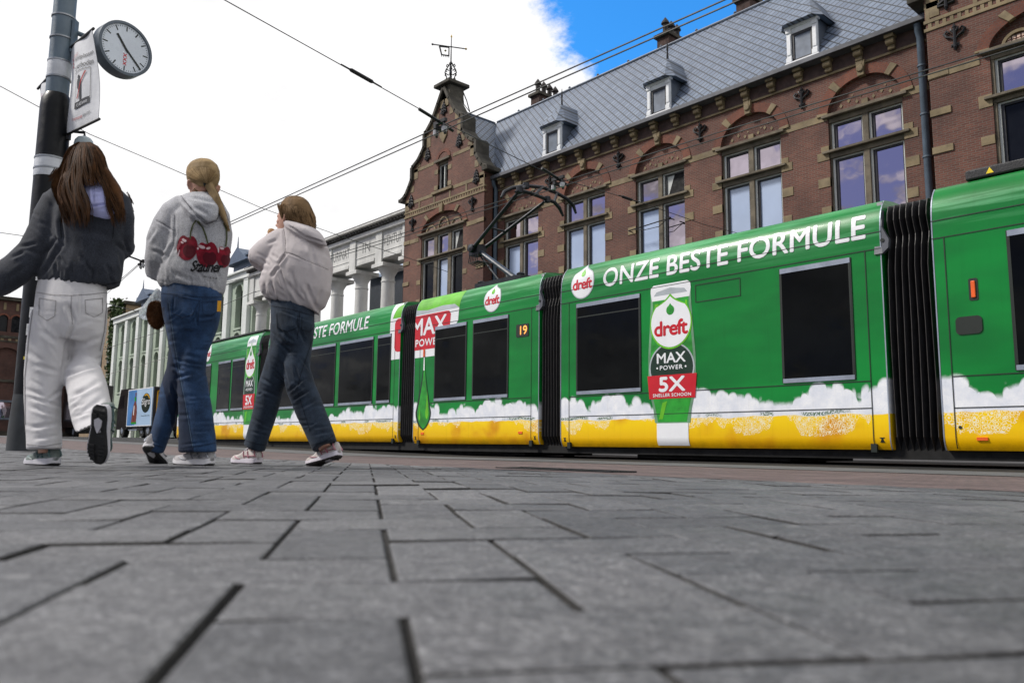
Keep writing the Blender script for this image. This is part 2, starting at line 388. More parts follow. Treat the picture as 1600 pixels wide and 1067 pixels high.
def make_livery():
    m, g, b = principled('tram_livery')
    v = g.obj(); x, y, z = g.xyz(v); xz = g.comb(x, z, 0.)
    green = g.mix(g.ramp(g.noise(g.comb(g.m('MULTIPLY', x, .35), z, 0.), 1.6, 3), .35, .7), srgb(0,112,44), srgb(0,136,52))
    # sky reflections painted into the green as lighter streaks along the cove
    st = g.noise(g.comb(g.m('MULTIPLY', x, .22), g.m('MULTIPLY', z, 5.), 0.), 2.2, 4, .6)
    cove = g.m('MULTIPLY', g.ramp(z, 2.52, 2.95), g.ramp(st, .44, .66))
    green = g.mix(g.m('MULTIPLY', cove, .55), green, srgb(118,196,140))
    # yellow soapy water
    yel = g.mix(g.ramp(z, .15, .55), srgb(236,180,0), srgb(255,214,10))
    yel = g.mix(g.ramp(g.noise(xz, 1.3, 3), .5, .72), yel, srgb(222,150,12))
    # white foam between z = .62 and a billowing edge
    bil = g.vor(g.comb(x, 0., 0.), 1.5); bil2 = g.vor(g.comb(x, 3., g.m('MULTIPLY', z, .6)), 4.5)
    lob = lambda d, k: g.m('SQRT', g.m('MAXIMUM', g.m('SUBTRACT', 1., g.m('POWER', g.m('MULTIPLY', d, k), 2.)), 0.))
    top = g.m('ADD', .74, g.m('ADD', g.m('MULTIPLY', lob(bil, 1.7), .20), g.m('MULTIPLY', lob(bil2, 1.7), .11)))
    top = g.m('ADD', top, g.m('MULTIPLY', g.m('SUBTRACT', g.noise(xz, 14, 4, .65), .5), .055))
    foam = g.ramp(g.m('SUBTRACT', top, z), -.03, .045)
    white = g.mix(g.ramp(g.noise(xz, 5, 5, .6), .3, .75), srgb(222,227,236), srgb(250,251,252))
    white = g.mix(g.ramp(g.vor(xz, 30, 'DISTANCE_TO_EDGE'), .0, .06), srgb(232,236,244), white)
    bot = g.m('ADD', .575, g.m('MULTIPLY', g.m('SUBTRACT', g.noise(g.comb(x, 0., 0.), 2.5, 4), .5), .12))
    wat = g.ramp(g.m('SUBTRACT', bot, z), -.008, .01)
    # dark water line where foam meets the water
    line = g.m('MULTIPLY', g.ramp(g.m('ABSOLUTE', g.m('SUBTRACT', z, g.m('ADD', bot, .03))), .035, .01), g.ramp(g.noise(g.comb(x, 7., 0.), 2.2, 3), .50, .58))
    line = g.m('MULTIPLY', line, g.ramp(g.noise(xz, 55, 2), .4, .55))
    # lace of bubbles hanging in the water
    low = g.m('SUBTRACT', bot, g.m('MULTIPLY', g.ramp(g.noise(g.comb(x, 11., 0.), 1.15, 4, .6), .42, .62), .26))
    cell = g.vor(xz, 21); ring = g.ramp(g.m('ABSOLUTE', g.m('SUBTRACT', cell, .36)), .10, .05)
    lace = g.m('MULTIPLY', g.m('MAXIMUM', ring, g.ramp(g.vor(xz, 21, 'DISTANCE_TO_EDGE'), .05, .02)), g.ramp(g.m('SUBTRACT', z, low), 0, .02))
    c = g.mix(foam, green, white); c = g.mix(line, c, srgb(52,96,48)); c = g.mix(wat, c, yel)
    c = g.mix(g.m('MULTIPLY', lace, wat), c, srgb(248,238,205))
    # road dirt along the skirt
    c = g.mix(g.m('MULTIPLY', g.ramp(z, .30, .12), g.ramp(g.noise(xz, 5, 6, .7), .30, .85, 0, .6)), c, srgb(96,74,26))
    # film edges and grime: faint runs below the cove and a dull bloom of dust low down
    run = g.ramp(g.noise(g.comb(g.m('MULTIPLY', x, 9.), 0., g.m('MULTIPLY', z, .5)), 1.6, 5, .65), .52, .80)
    c = g.mix(g.m('MULTIPLY', run, .22), c, g.mix(1., c, (.45,.45,.42), 'MULTIPLY'))
    g.put(b.inputs['Base Color'], c); b.inputs['Roughness'].default_value = .33; b.inputs['Specular IOR Level'].default_value = .28
    b.inputs['Coat Weight'].default_value = .10; b.inputs['Coat Roughness'].default_value = .10
    g.put(b.inputs['Normal'], g.bump(g.noise(g.comb(g.m('MULTIPLY', x, .5), z, 0.), 2.5, 3), .10, .05))
    return m
M_LIV = make_livery()
M_GLASS = mat('tram_glass', (.003,.0035,.004), .05, spec=.08, var=.4, vscale=1.2)
M_FRAME = mat('window_trim_grey', srgb(150,158,172), .38, metal=.3)
M_SEAM = mat('black_seam', (.006,.012,.008), .6)
M_BLACK = mat('black_rubber', (.010,.010,.012), .55, var=.3, vscale=5, bump=.25, bscale=60)
M_RIB = mat('rib_edge', srgb(50,46,44), .5, var=.4, vscale=9)
M_BRKT = mat('grey_bracket', srgb(84,87,95), .5, var=.06)
M_UNDER = mat('underframe_black', (.003,.003,.003), .8)
M_WHITE = mat('print_white', srgb(238,240,242), .35, var=.03)
M_RED = mat('print_red', srgb(200,14,34), .35, var=.06)
M_DKG = mat('print_dark_green', srgb(8,44,26), .35)
M_LIME = mat('print_lime', srgb(104,190,24), .35, var=.2, vscale=2)
M_MIDG = mat('print_mid_green', srgb(34,146,40), .35, var=.35, vscale=4)
M_SILV = mat('print_silver', srgb(178,186,190), .35, var=.12, vscale=2)
M_BOTG = mat('print_bottle_wall', srgb(112,158,122), .35, var=.25, vscale=3)
M_ORANGE = mat('orange_lens', srgb(236,96,10), .25, coat=.4)
M_LED = mat('amber_led', srgb(255,170,80), .4, emit=(srgb(255,160,70), 1.1))
M_STEEL = mat('dark_steel', (.018,.02,.025), .42, metal=.5, var=.3, vscale=6)
M_BLUESTEEL = mat('blue_grey_steel', srgb(46,58,72), .4, var=.25, vscale=4)

tram = thing('tram', 'green and yellow articulated tram wrapped in washing up liquid advertising, standing along the square', 'tram', (-10, 10.8, 0))
SEC = []
def section(x0, x1, dz):
    mb = MB(); prof = []
    hs = [.15,.18,.22,.26,.30,.65,.97,2.0,2.5,2.55]+[2.55+.05*i for i in range(1,14)]
    near = [side(s) for s in hs]
    roof = [(TY+.25,3.215),(TY+.4,3.235),(TY+.7,3.25),(TY+1.2,3.26)]
    half = near + roof; far = [(2*(TY+1.2)-y, z) for y, z in reversed(half[:-1])]
    ring = half+far
    mb.rings([[(x,y,z) for y, z in ring] for x in (x0,x1)])
    o = mb.build('car_body', M_LIV, tram, smooth=True, loc=(0,0,dz)); SEC.append(o)
    for xe in (x0+.006, x1-.006):
        mb = MB(); decal(mb, [quad(xe-.007, xe+.007, .15, 3.2)], .0045); mb.build('edge_trim', M_FRAME, o, recalc=False)
    return o
def seam(o, lines):
    mb = MB()
    for a, b in lines:
        w = .005
        if abs(a[0]-b[0]) > abs(a[1]-b[1]): decal(mb, [quad(min(a[0],b[0]), max(a[0],b[0]), a[1]-w, a[1]+w)], .0068)
        else: decal(mb, [quad(a[0]-w, a[0]+w, min(a[1],b[1]), max(a[1],b[1]))], .0068)
    mb.build('panel_seam', M_SEAM, o, recalc=False)
def tram_window(o, x0, x1, s0=1.0, s1=2.52, bar=None):
    f = MB()
    f.box(x0, x1, TY-.016, TY+.01, s1-.065, s1); f.box(x0, x1, TY-.016, TY+.01, s0, s0+.055)
    f.cur = 1; f.box(x0-.012, x0, TY-.012, TY+.01, s0, s1); f.box(x1, x1+.012, TY-.012, TY+.01, s0, s1)
    f.box(x0, x0+.022, TY-.014, TY+.01, s0+.055, s1-.065); f.box(x1-.022, x1, TY-.014, TY+.01, s0+.055, s1-.065)
    if bar: f.box(x0+.022, x1-.022, TY-.0125, TY+.01, bar, bar+.018)
    w = f.build('window', [M_FRAME, M_SEAM], o)
    p = MB(); p.box(x0+.022, x1-.022, TY-.010, TY+.012, s0+.055, s1-.065); p.build('pane', M_GLASS, w)
def bracket(o, x):
    pts = [(x-.05,2.50),(x+.05,2.50),(x+.12,2.56),(x+.13,2.66),(x+.05,2.83),(x+.02,3.18),(x-.05,3.18)]
    mb = MB(); n = len(pts)
    def yy(s): return side(min(s, 3.2))[0]
    vs = [(a, yy(b)-.02, b) for a, b in pts]+[(a, yy(b)+.04, b) for a, b in pts]
    mb.add(vs, [tuple(range(n)), tuple(range(2*n-1, n-1, -1))]+[(i, i+n, (i+1) % n+n, (i+1) % n) for i in range(n)])
    mb.cur = 1; mb.lathe((x+.055, TY+.01, 2.66), [(.0,-.036),(.024,-.036),(.024,0),(0,0)], 12, (0,1,0))
    mb.build('gangway_bracket', [M_BRKT, M_SEAM], o)
def bellows(x0, x1, dz):
    mb = MB(); R = []; n = 7; w = (x1-x0)/n
    def ring(x, ins):
        r = []
        for s in [.05,.3,.9,1.6,2.3,2.55,2.62,2.7,2.8,2.9,3.0,3.1]:
            bulge = .05*math.exp(-((s-2.72)/.12)**2)
            y, z = side(min(s, 3.2)); r.append((x + .10*w*sin(s*2.1+x*9) + (.25*w*math.exp(-((s-2.62)/.16)**2)), y+ins+bulge-.02, z))
        far = [(a, 2*(TY+1.2)-b, c) for a, b, c in reversed(r)]
        return r+[(x, TY+.5, 3.2),(x, TY+1.9, 3.2)]+far
    seq = []
    for i in range(n):
        a = x0+w*i
        seq += [(a+w*.02, .16, 0), (a+w*.40, .05, 1), (a+w*.49, .05, 0)]
    seq.append((x1, .16, 0))
    rs = [ring(x, i) for x, i, _ in seq]
    for k in range(len(rs)-1):
        mb.cur = seq[k][2]; N = len(rs[0])
        mb.add(rs[k]+rs[k+1], [(j, (j+1) % N, N+(j+1) % N, N+j) for j in range(N)])
    mb.build('gangway_bellows', [M_BLACK, M_RIB], tram, loc=(0,0,dz))
def std_seams(o, x0, x1, ends=.2):
    seam(o, [((x0,2.78),(x1,2.78)), ((x0+.0,2.57),(x1,2.57)), ((x0+ends,.97),(x1-ends,.97)), ((x0+ends,.645),(x1-ends,.645)),
             ((x0+ends,.17),(x0+ends,2.57)), ((x1-ends,.17),(x1-ends,2.57))])
    mb = MB()
    for x in (x0+ends, x1-ends):
        mb.box(x-.035, x+.035, TY-.012, TY+.03, .12, .22)
        s = 1 if x < (x0+x1)/2 else -1
        decal(mb, [poly([(x-s*.10-.03,.235),(x-s*.10+.03,.235),(x-s*.10+.012,.265),(x-s*.10+.012,.285),(x-s*.10+.03,.285),(x-s*.10+.03,.295),(x-s*.10-.03,.295),(x-s*.10-.03,.285),(x-s*.10-.012,.285),(x-s*.10-.012,.265)])], .004)
    mb.build('jacking_mark', M_SEAM, o, recalc=False)
def lettering(o, name, polys, m, eps=.005, cuts=()):
    mb = MB(); decal(mb, polys, eps, cuts); return mb.build(name, m, o, recalc=False)
def logo(o, cx, s0, s1, hw):
    H = s1-s0
    lettering(o, 'logo_outline', [drop(cx, s0, s1, hw)], M_SILV, .0045)
    lettering(o, 'logo_drop', [drop(cx, s0+.03*H, s1-.045*H, hw*.93)], M_WHITE, .006)
    lettering(o, 'logo_small_drop', [drop(cx, s0+.62*H, s0+.86*H, hw*.19)], M_LIME, .0075)
    lettering(o, 'logo_wordmark', [txt('dreft', cx-.80*hw, cx+.82*hw, s0+.27*H, s0+.56*H, .035, .92)], M_RED, .0075)
def bottle(o, x0, x1, s0, s1):
    w = x1-x0; h = s1-s0
    X = lambda u: x0+w*u
    Z = lambda v: s0+h*v
    P = lambda pts: poly([(X(u), Z(v)) for u, v in pts])
    half = [(.83,.0),(.83,.135),(.87,.14),(.90,.22),(.96,.30),(1.0,.42),(1.0,.55),(.96,.72),(.93,.88),(.93,.975),(.86,1.0)]
    out = half+[(1-u, v) for u, v in reversed(half)]
    lettering(o, 'bottle_outline', [P(out)], M_BOTG, .0045)
    lettering(o, 'bottle_top', [P([(.10,.90),(.90,.90),(.93,.955),(.92,.985),(.86,1.0),(.14,1.0),(.08,.985),(.07,.955)])], M_WHITE, .0055)
    lettering(o, 'bottle_top_shade', [P([(.14,.93),(.86,.93),(.80,.955),(.5,.972),(.20,.955)])], M_SILV, .0062)
    cap = [(.17,.0),(.83,.0),(.83,.135),(.17,.135)]
    lettering(o, 'bottle_cap', [P(cap)], M_WHITE, .006)
    half = [(.80,.142),(.85,.22),(.91,.30),(.95,.42),(.95,.55),(.91,.72),(.88,.86),(.88,.90)]
    lettering(o, 'bottle_liquid', [P(half+[(1-u, v) for u, v in reversed(half)])], M_MIDG, .006)
    lettering(o, 'bottle_shine', [P([(.14,.72),(.20,.72),(.24,.88),(.16,.88)]), P([(.83,.72),(.87,.70),(.85,.88),(.81,.88)]), P([(.22,.16),(.30,.16),(.40,.27),(.30,.26)])], M_LIME, .0075)
    lettering(o, 'bottle_label', [poly([(X(.5+.48*cos(a)), Z(.475+.155*sin(a))) for a in [2*pi*i/40 for i in range(40)]])], M_SILV, .0072)
    lettering(o, 'bottle_label', [poly([(X(.5+.45*cos(a)), Z(.475+.146*sin(a))) for a in [2*pi*i/40 for i in range(40)]])], M_DKG, .0085)
    lettering(o, 'bottle_band', [P([(.02,.285),(.98,.285),(1.02,.43),(-.02,.43)])], M_RED, .0095)
    lettering(o, 'bottle_lettering', [txt('MAX', X(.20), X(.80), Z(.505), Z(.565), .03), txt('POWER', X(.26), X(.74), Z(.462), Z(.488), .03, 1.15),
              ell(X(.20), Z(.475), w*.018, w*.018, 10), ell(X(.80), Z(.475), w*.018, w*.018, 10),
              txt('5X', X(.24), X(.78), Z(.33), Z(.415), .04), txt('SNELLER SCHOON', X(.10), X(.90), Z(.297), Z(.316), .03, 1.1)], M_WHITE, .011)
    H = .33*h; hw = .42*w; c = X(.5); a = Z(.60)
    lettering(o, 'logo_outline', [drop(c, a-.012*h, Z(.935), hw*1.06)], M_LIME, .010)
    lettering(o, 'logo_drop', [drop(c, a, Z(.918), hw)], M_WHITE, .0115)
    lettering(o, 'logo_small_drop', [drop(c, Z(.80), Z(.875), hw*.20)], M_MIDG, .013)
    lettering(o, 'logo_wordmark', [txt('dreft', c-.82*hw, c+.84*hw, Z(.675), Z(.765), .035, .92)], M_RED, .013)

# --- front car (cut by the frame)
s1 = section(-3.47, 3.2, 0)
tram_window(s1, -2.70, -.9); tram_window(s1, -.72, 1.3)
seam(s1, [((-3.47,2.78),(3,2.78)),((-3.47,2.57),(3,2.57)),((-3.34,.97),(3,.97)),((-3.34,.62),(3,.62)),((-3.34,.17),(-3.34,2.57))])
mb = MB(); decal(mb, [rrect(-3.115,-3.02,1.80,2.05,.02)], .005); mb.build('indicator_housing', M_SEAM, s1, recalc=False)
mb = MB(); mb.box(-3.09,-3.045,TY-.02,TY,1.83,2.02); mb.build('indicator_light', M_ORANGE, s1, bevel=.008)
mb = MB(); mb.prism(rrect(-3.27,-3.0,1.43,1.63,.05)[0], TY-.012, TY+.01); mb.build('door_handle_recess', M_SEAM, s1)
mb = MB(); mb.box(-3.13,-3.02,TY-.012,TY+.01,.26,.295); mb.build('reflector', M_ORANGE, s1)
mb = MB(); mb.lathe((-3.29,TY+.005,.405), [(0,-.012),(.018,-.012),(.018,0),(0,0)], 10, (0,1,0)); mb.build('lock', M_SEAM, s1)
mb = MB(); mb.box(-3.15,3.0,TY+.22,TY+.5,3.24,3.36); mb.build('roof_duct', M_BLACK, s1, bevel=.02)
mb = MB(); mb.add([(-2.93,TY+.215,3.27),(-2.85,TY+.215,3.27),(-2.89,TY+.215,3.34)], [(0,1,2)]); mb.build('warning_triangle', mat('warning_yellow', srgb(230,200,20), .5), s1)
mb = MB(); mb.box(-2.42,-2.32,TY+.212,TY+.23,3.27,3.34); mb.build('roof_sticker', M_WHITE, s1)
bellows(-4.03, -3.49, 0)
# --- second car
s2 = section(-9.50, -4.05, 0); std_seams(s2, -9.50, -4.05)
tram_window(s2, -9.12, -7.77, bar=2.28); tram_window(s2, -5.39, -4.44)
lettering(s2, 'lettering', [txt('ONZE BESTE FORMULE', -8.53,-4.24,2.73,3.03,.022,1.02)], M_WHITE)
logo(s2, -9.0, 2.60, 3.21, .265)
bottle(s2, -7.62, -6.76, .18, 2.60)
seam(s2, [((-6.74,2.25),(-6.0,2.25)),((-6.74,2.5),(-6.0,2.5)),((-6.0,2.25),(-6.0,2.5)),((-6.74,2.25),(-6.74,2.5))])
bracket(s2, -4.08)
bellows(-10.01, -9.52, .02)
# --- third car
s3 = section(-13.83, -10.03, .03); std_seams(s3, -13.83, -10.03)
lettering(s3, 'label_backing', [poly([(-13.83,1.93),(-12.95,1.93),(-12.36,2.58),(-12.34,2.84),(-13.83,2.84)])], M_WHITE, .003)
lettering(s3, 'splash', [poly([(-13.83,2.84),(-12.34,2.84),(-12.28,3.19),(-13.83,3.19)])], M_LIME, .003)
lettering(s3, 'splash', [poly([(-13.83,2.84),(-12.34,2.84),(-12.5,2.93),(-12.9,2.95),(-13.4,2.91),(-13.83,2.95)])], M_SILV, .004)
lettering(s3, 'label_red', [poly([(-13.83,2.09),(-13.0,2.09),(-12.62,2.5),(-12.6,2.74),(-12.66,2.81),(-12.75,2.82),(-13.83,2.82)])], M_RED, .005)
lettering(s3, 'label_lettering', [txt('MAX', -13.93,-12.74,2.40,2.745,.03), txt('POWER', -13.80,-12.90,2.165,2.31,.03,1.1)], M_WHITE, .0065, cuts=[(-13.82, 1)])
tram_window(s3, -13.10, -12.08, bar=2.25); tram_window(s3, -11.87, -10.85, bar=2.25)
logo(s3, -11.33, 2.62, 3.18, .25)
def oil_drop(o, cx, s0, s1, hw):
    def sh(f, dx, a, b):
        P = []; N = 28
        for i in range(N+1):
            t = i/N; r = f*hw*(sin(pi*min(1, (t/.48)))**.62 if t < .24 else (1-((t-.24)/.76))**1.45*.985 + .03)
            P.append((r, a+(b-a)*t))
        return poly([(cx+dx+r, z) for r, z in P]+[(cx+dx-r, z) for r, z in reversed(P)])
    lettering(o, 'oil_drop', [sh(1, 0, s0, s1)], M_DKG, .006)
    lettering(o, 'oil_drop', [sh(.80, .015, s0+.03, s1-.1)], M_MIDG, .0075)
    lettering(o, 'oil_drop_shine', [sh(.20, hw*.50, s0+.22, s0+.80), sh(.10, -hw*.45, s0+.2, s0+.5)], M_LIME, .009)
    lettering(o, 'oil_drop_shine', [poly([(cx-.022,s1-.28),(cx+.022,s1-.28),(cx+.014,s1),(cx-.014,s1)])], M_WHITE, .009)
oil_drop(s3, -13.47, .42, 1.93, .27)
mb = MB(); mb.box(-13.505,-13.45,TY-.02,TY,1.93,2.09); mb.build('indicator_light', M_ORANGE, s3, bevel=.008)
for x in (-13.48, -10.5): mb = MB(); mb.box(x-.05,x+.05,TY-.012,TY+.01,.335,.375); mb.build('reflector', M_ORANGE, s3)
mb = MB(); mb.prism(rrect(-10.63,-10.30,2.07,2.30,.02)[0], TY-.010, TY+.01); ds = mb.build('route_display', M_SEAM, s3)
lettering(ds, 'route_number', [txt('19', -10.52,-10.34,2.11,2.265,.012)], M_LED, .0115)
bracket(s3, -10.06)
bellows(-14.36, -13.85, .05)
# --- fourth car
s4 = section(-20.93, -14.38, .06); std_seams(s4, -20.93, -14.38)
lettering(s4, 'label_backing', [poly([(-14.80,1.93),(-14.38,1.93),(-14.38,3.19),(-14.80,3.19)])], M_WHITE, .003)
lettering(s4, 'splash', [poly([(-14.72,2.84),(-14.38,2.84),(-14.38,3.17),(-14.6,3.1)])], M_LIME, .004)
lettering(s4, 'label_red', [poly([(-14.38,2.09),(-14.38,2.82),(-14.50,2.82),(-14.57,2.79),(-14.61,2.72),(-14.61,2.19),(-14.57,2.12),(-14.50,2.09)])], M_RED, .005)
for a, b in ((-20.35,-19.0+.18),(-18.47,-17.16),(-16.95,-15.46),(-15.27,-14.74)): tram_window(s4, a, b, bar=2.28)
lettering(s4, 'lettering', [txt('ONZE BESTE FORMULE', -20.05,-15.73,2.74,3.03,.022,1.02)], M_WHITE)
bracket(s4, -14.41)
bellows(-21.50, -20.95, .09)
# --- rear car
s5 = section(-27.7, -21.52, .11); std_seams(s5, -27.7, -21.52)
for a, b in ((-27.3,-26.4),(-26.2,-24.97),(-24.37,-23.44),(-23.29,-22.44)): tram_window(s5, a, b, bar=2.28)
logo(s5, -25.33, 2.60, 3.19, .25)
bottle(s5, -22.42, -21.66, .16, 3.12)
mb = MB(); mb.box(-24.29,-24.18,TY-.014,TY+.01,1.52,1.74); mb.build('door_handle_recess', M_SEAM, s5)
mb = MB(); mb.box(-27.0,-21.7,TY+.2,TY+.4,3.24,3.31); mb.build('roof_duct', M_BLACK, s5, bevel=.02)
bracket(s5, -21.55)
# --- running gear
mb = MB(); mb.box(-27.4,3.0,TY+.12,TY+2.28,.04,.30); mb.build('underframe', M_UNDER, tram)
for xc in (-1.2, -6.8, -12.0, -17.6, -24.0):
    mb = MB(); mb.box(xc-1.3, xc+1.3, TY+.30, TY+2.1, -.02, .22)
    for dx in (-.85, .85):
        for y in (TY+.42, TY+1.9): mb.lathe((xc+dx, y, .22), [(0,-.06),(.27,-.06),(.29,0),(.27,.06),(0,.06)], 20, (0,1,0))
    mb.build('bogie', M_UNDER, tram)
# --- pantograph
def on_x(px, py, X):
    d = ray(px, py); return Vector((0, 0, CAMH)) + d*(X/d.x)
pg = MB()
base = Vector((-11.75,10.8,3.42)); elbow = Vector((-13.28,10.8,4.42))
pg.tube([base, elbow], [.06,.05], 10); pan = pg.build('pantograph_lower_arm', M_BLUESTEEL, tram)
h1 = [on_x(px, py, -11.85) for px, py in ((783,309),(788,300),(800,294),(822,290.5),(848,293),(870,302),(886,311),(896,322),(900,334))]
h2 = [on_x(px, py, -11.55) for px, py in ((805,300),(812,297),(835,304),(855,312),(866,316),(874,325),(880,338))]
mb = MB(); mb.tube(h1, [.025]+[.04]*7+[.025], 8); mb.tube(h2, [.025]+[.04]*5+[.025], 8); mb.tube([h1[3], h2[1]], .03, 6); mb.tube([h1[5], h2[4]], .03, 6); mb.tube([h1[4], h2[2]], .03, 6)
for p in (h1[3], h2[1], h2[3]): mb.lathe(p, [(0,-.08),(.07,-.06),(.07,.06),(0,.08)], 8)
mb.build('collector_head', M_STEEL, pan)
mb = MB(); e2 = elbow+Vector((0,-.12,0)); e3 = elbow+Vector((0,.12,0))
mb.tube([e2, h2[1]], [.045,.028], 8); mb.tube([e2+Vector((.05,.05,.09)), h1[3]], [.03,.018], 8); mb.tube([e3, h2[3]], [.045,.028], 8)
mb.tube([e2.lerp(h2[1], .38), e3.lerp(h2[3], .38)], .022, 6); mb.build('pantograph_upper_arm', M_STEEL, pan)
mb = MB(); mb.lathe(elbow, [(0,-.22),(.09,-.2),(.09,.2),(0,.22)], 12, (0,1,0)); mb.box(-13.42,-13.12,10.68,10.92,4.28,4.50)
for k in range(6): mb.tube([elbow+Vector((.05*k-.1,-.1,-.05)), elbow+Vector((.06*k-.12,-.14,-.3)), elbow+Vector((.1*k+.1,-.05,-.42))], .012, 5)
mb.tube([elbow+Vector((.1,0,-.15)), elbow+Vector((.8,0,-.85)), base+Vector((.1,0,0))], .02, 6); mb.build('pantograph_joint', M_STEEL, pan)
mb = MB(); mb.box(-12.6,-11.2,10.2,11.4,3.36,3.46)
for y in (10.3,11.3):
    for x in (-12.5,-11.3): mb.lathe((x,y,3.4), [(.05,0),(.09,.03),(.05,.06),(.09,.09),(.05,.12)], 10)
mb.build('pantograph_base', M_STEEL, pan)
# ================================================================== BUILDINGS
def brick_mat(name, c1, c2, mort, w=.21, h=.064, ms=.009, axis='X'):
    m, g, b = principled(name); v = g.obj(); x, y, z = g.xyz(v)
    n = g.node('ShaderNodeTexBrick'); g.l.new(g.comb(g.m('ADD', x, y), z, 0.), n.inputs['Vector'])
    for i, c in enumerate((c1, c2, mort)): n.inputs[i+1].default_value = (*c, 1)
    n.inputs['Scale'].default_value = 1.; n.inputs['Mortar Size'].default_value = ms; n.inputs['Brick Width'].default_value = w; n.inputs['Row Height'].default_value = h; n.inputs['Bias'].default_value = -.1
    c = g.mix(g.ramp(g.noise(v, .5, 5, .6), .32, .70), g.mix(1., n.outputs[0], (.62,.60,.62), 'MULTIPLY'), g.mix(1., n.outputs[0], (1.12,1.1,1.08), 'MULTIPLY'))
    # rain streaks running down
    stx = g.noise(g.comb(g.m('MULTIPLY', g.m('ADD', x, y), 3.), 0., g.m('MULTIPLY', z, .25)), 1.2, 4, .6)
    c = g.mix(g.m('MULTIPLY', g.ramp(stx, .55, .75), .35), c, g.mix(1., c, (.45,.43,.42), 'MULTIPLY'))
    g.put(b.inputs['Base Color'], c); b.inputs['Roughness'].default_value = .82
    g.put(b.inputs['Normal'], g.bump(g.m('SUBTRACT', g.m('MULTIPLY', g.noise(v, 20, 3), .3), n.outputs['Fac']), .5, .012)); return m
M_BRICK = brick_mat('brown_red_brick', (.125,.044,.029), (.190,.068,.043), (.165,.122,.098))
M_ORBR = brick_mat('orange_rubbed_brick', (.175,.052,.028), (.23,.072,.037), (.15,.09,.07), w=.10, h=.07, ms=.006)
M_SAND = mat('sandstone', srgb(128,113,86), .8, var=.28, vscale=1.6, bump=.35, bscale=14)
M_MOSS = mat('weathered_dark_stone', (.060,.054,.042), .9, var=.5, vscale=1.5, bump=.5, bscale=8)
M_STONEFR = mat('brown_stone_frame', (.135,.112,.078), .8, var=.35, vscale=2, bump=.3, bscale=12)
M_SASH = mat('sash_paint_grey', srgb(196,198,194), .45, var=.08)
M_SASHD = mat('sash_dark', (.010,.010,.012), .4)
M_WPAINT = mat('white_paint', srgb(226,228,230), .45, var=.08, vscale=5)
M_IRON = mat('wrought_iron', (.012,.012,.014), .5, metal=.3)
M_ZINC = mat('zinc_grey', srgb(96,104,116), .5, metal=.3, var=.2, vscale=2)
M_GUT = mat('gutter_grey', srgb(84,86,92), .6, var=.35, vscale=1.2)
M_PIPE = mat('downpipe_blue_grey', srgb(84,98,112), .5, var=.2, vscale=2)
def sky_glass(name, base, rough=.03):
    m, g, b = principled(name); v = g.obj()
    g.put(b.inputs['Base Color'], base); b.inputs['Metallic'].default_value = 1.; b.inputs['Roughness'].default_value = rough
    g.put(b.inputs['Normal'], g.bump(g.noise(v, .9, 2), .06, .1)); return m
M_WGL = sky_glass('coated_window_glass', (.46,.40,.46))
M_WDK = mat('dark_window_glass', (.008,.009,.012), .06, spec=.16)
M_PALEPANE = mat('pale_pane_blind_or_painted_sky', srgb(176,192,220), .08, var=.06, vscale=.8, coat=.6)
def slate_mat(nm='diamond_slate', along='x'):
    m, g, b = principled(nm); v = g.obj(); x, y, z = g.xyz(v)
    s = g.m('MULTIPLY', z, 1.19); u = x if along == 'x' else y
    p = g.m('DIVIDE', g.m('ADD', u, s), .37); q = g.m('DIVIDE', g.m('SUBTRACT', u, s), .37)
    fp = g.m('FRACT', p); fq = g.m('FRACT', q)
    line = g.m('MAXIMUM', g.ramp(fp, .22, .13), g.ramp(fq, .22, .13))
    cell = g.comb(g.m('FLOOR', p), g.m('FLOOR', q), 0.)
    wn = g.node('ShaderNodeTexWhiteNoise', noise_dimensions='2D'); g.l.new(cell, wn.inputs['Vector'])
    c = g.mix(wn.outputs['Value'], (.140,.180,.250), (.195,.240,.320))
    c = g.mix(g.ramp(g.noise(v, .7, 5, .6), .3, .72), g.mix(1., c, (.82,.82,.84), 'MULTIPLY'), c)
    c = g.mix(g.ramp(g.noise(g.comb(g.m('MULTIPLY', u, 4.), z, 0.), 1.5, 4, .6), .62, .8), c, (.10,.11,.12))
    c = g.mix(g.m('MULTIPLY', line, .95), c, (.016,.020,.026))
    g.put(b.inputs['Base Color'], c); b.inputs['Roughness'].default_value = .45
    h = g.m('ADD', g.m('MULTIPLY', g.m('MINIMUM', fp, fq), -.5), g.m('MULTIPLY', line, -.8)); g.put(b.inputs['Normal'], g.bump(h, .4, .02)); return m
M_SLATE = slate_mat(); M_SLATE2 = slate_mat('diamond_slate_cross_roof', 'y')
def arch_pts(cx, hw, z0, rise, n=20, p=1.):
    """left to right"""
    return [(cx-hw*cos(pi*i/n), z0+rise*(sin(pi*i/n))**p) for i in range(n+1)]
def wall_with_arches(mb, x0, x1, zb, zt, Y, wins, depth=.28):
    """wins: (cx, hw, sill, spring, rise)"""
    wins = sorted(wins); x = x0
    def q(a, b, c, d): mb.add([(a,Y,c),(b,Y,c),(b,Y,d),(a,Y,d)], [(0,1,2,3)])
    for cx, hw, zs, sp, rise in wins:
        q(x, cx-hw, zb, zt); q(cx-hw, cx+hw, zb, zs)
        A = arch_pts(cx, hw, sp, rise)
        for (xa, za), (xb, zb2) in zip(A, A[1:]): mb.add([(xa,Y,za),(xb,Y,zb2),(xb,Y,zt),(xa,Y,zt)], [(0,1,2,3)])
        loop = [(cx-hw, zs)]+A+[(cx+hw, zs)]
        for (xa, za), (xb, zb2) in zip(loop, loop[1:]+loop[:1]): mb.add([(xa,Y,za),(xb,Y,zb2),(xb,Y+depth,zb2),(xa,Y+depth,za)], [(0,1,2,3)])
        x = cx+hw
    q(x, x1, zb, zt)
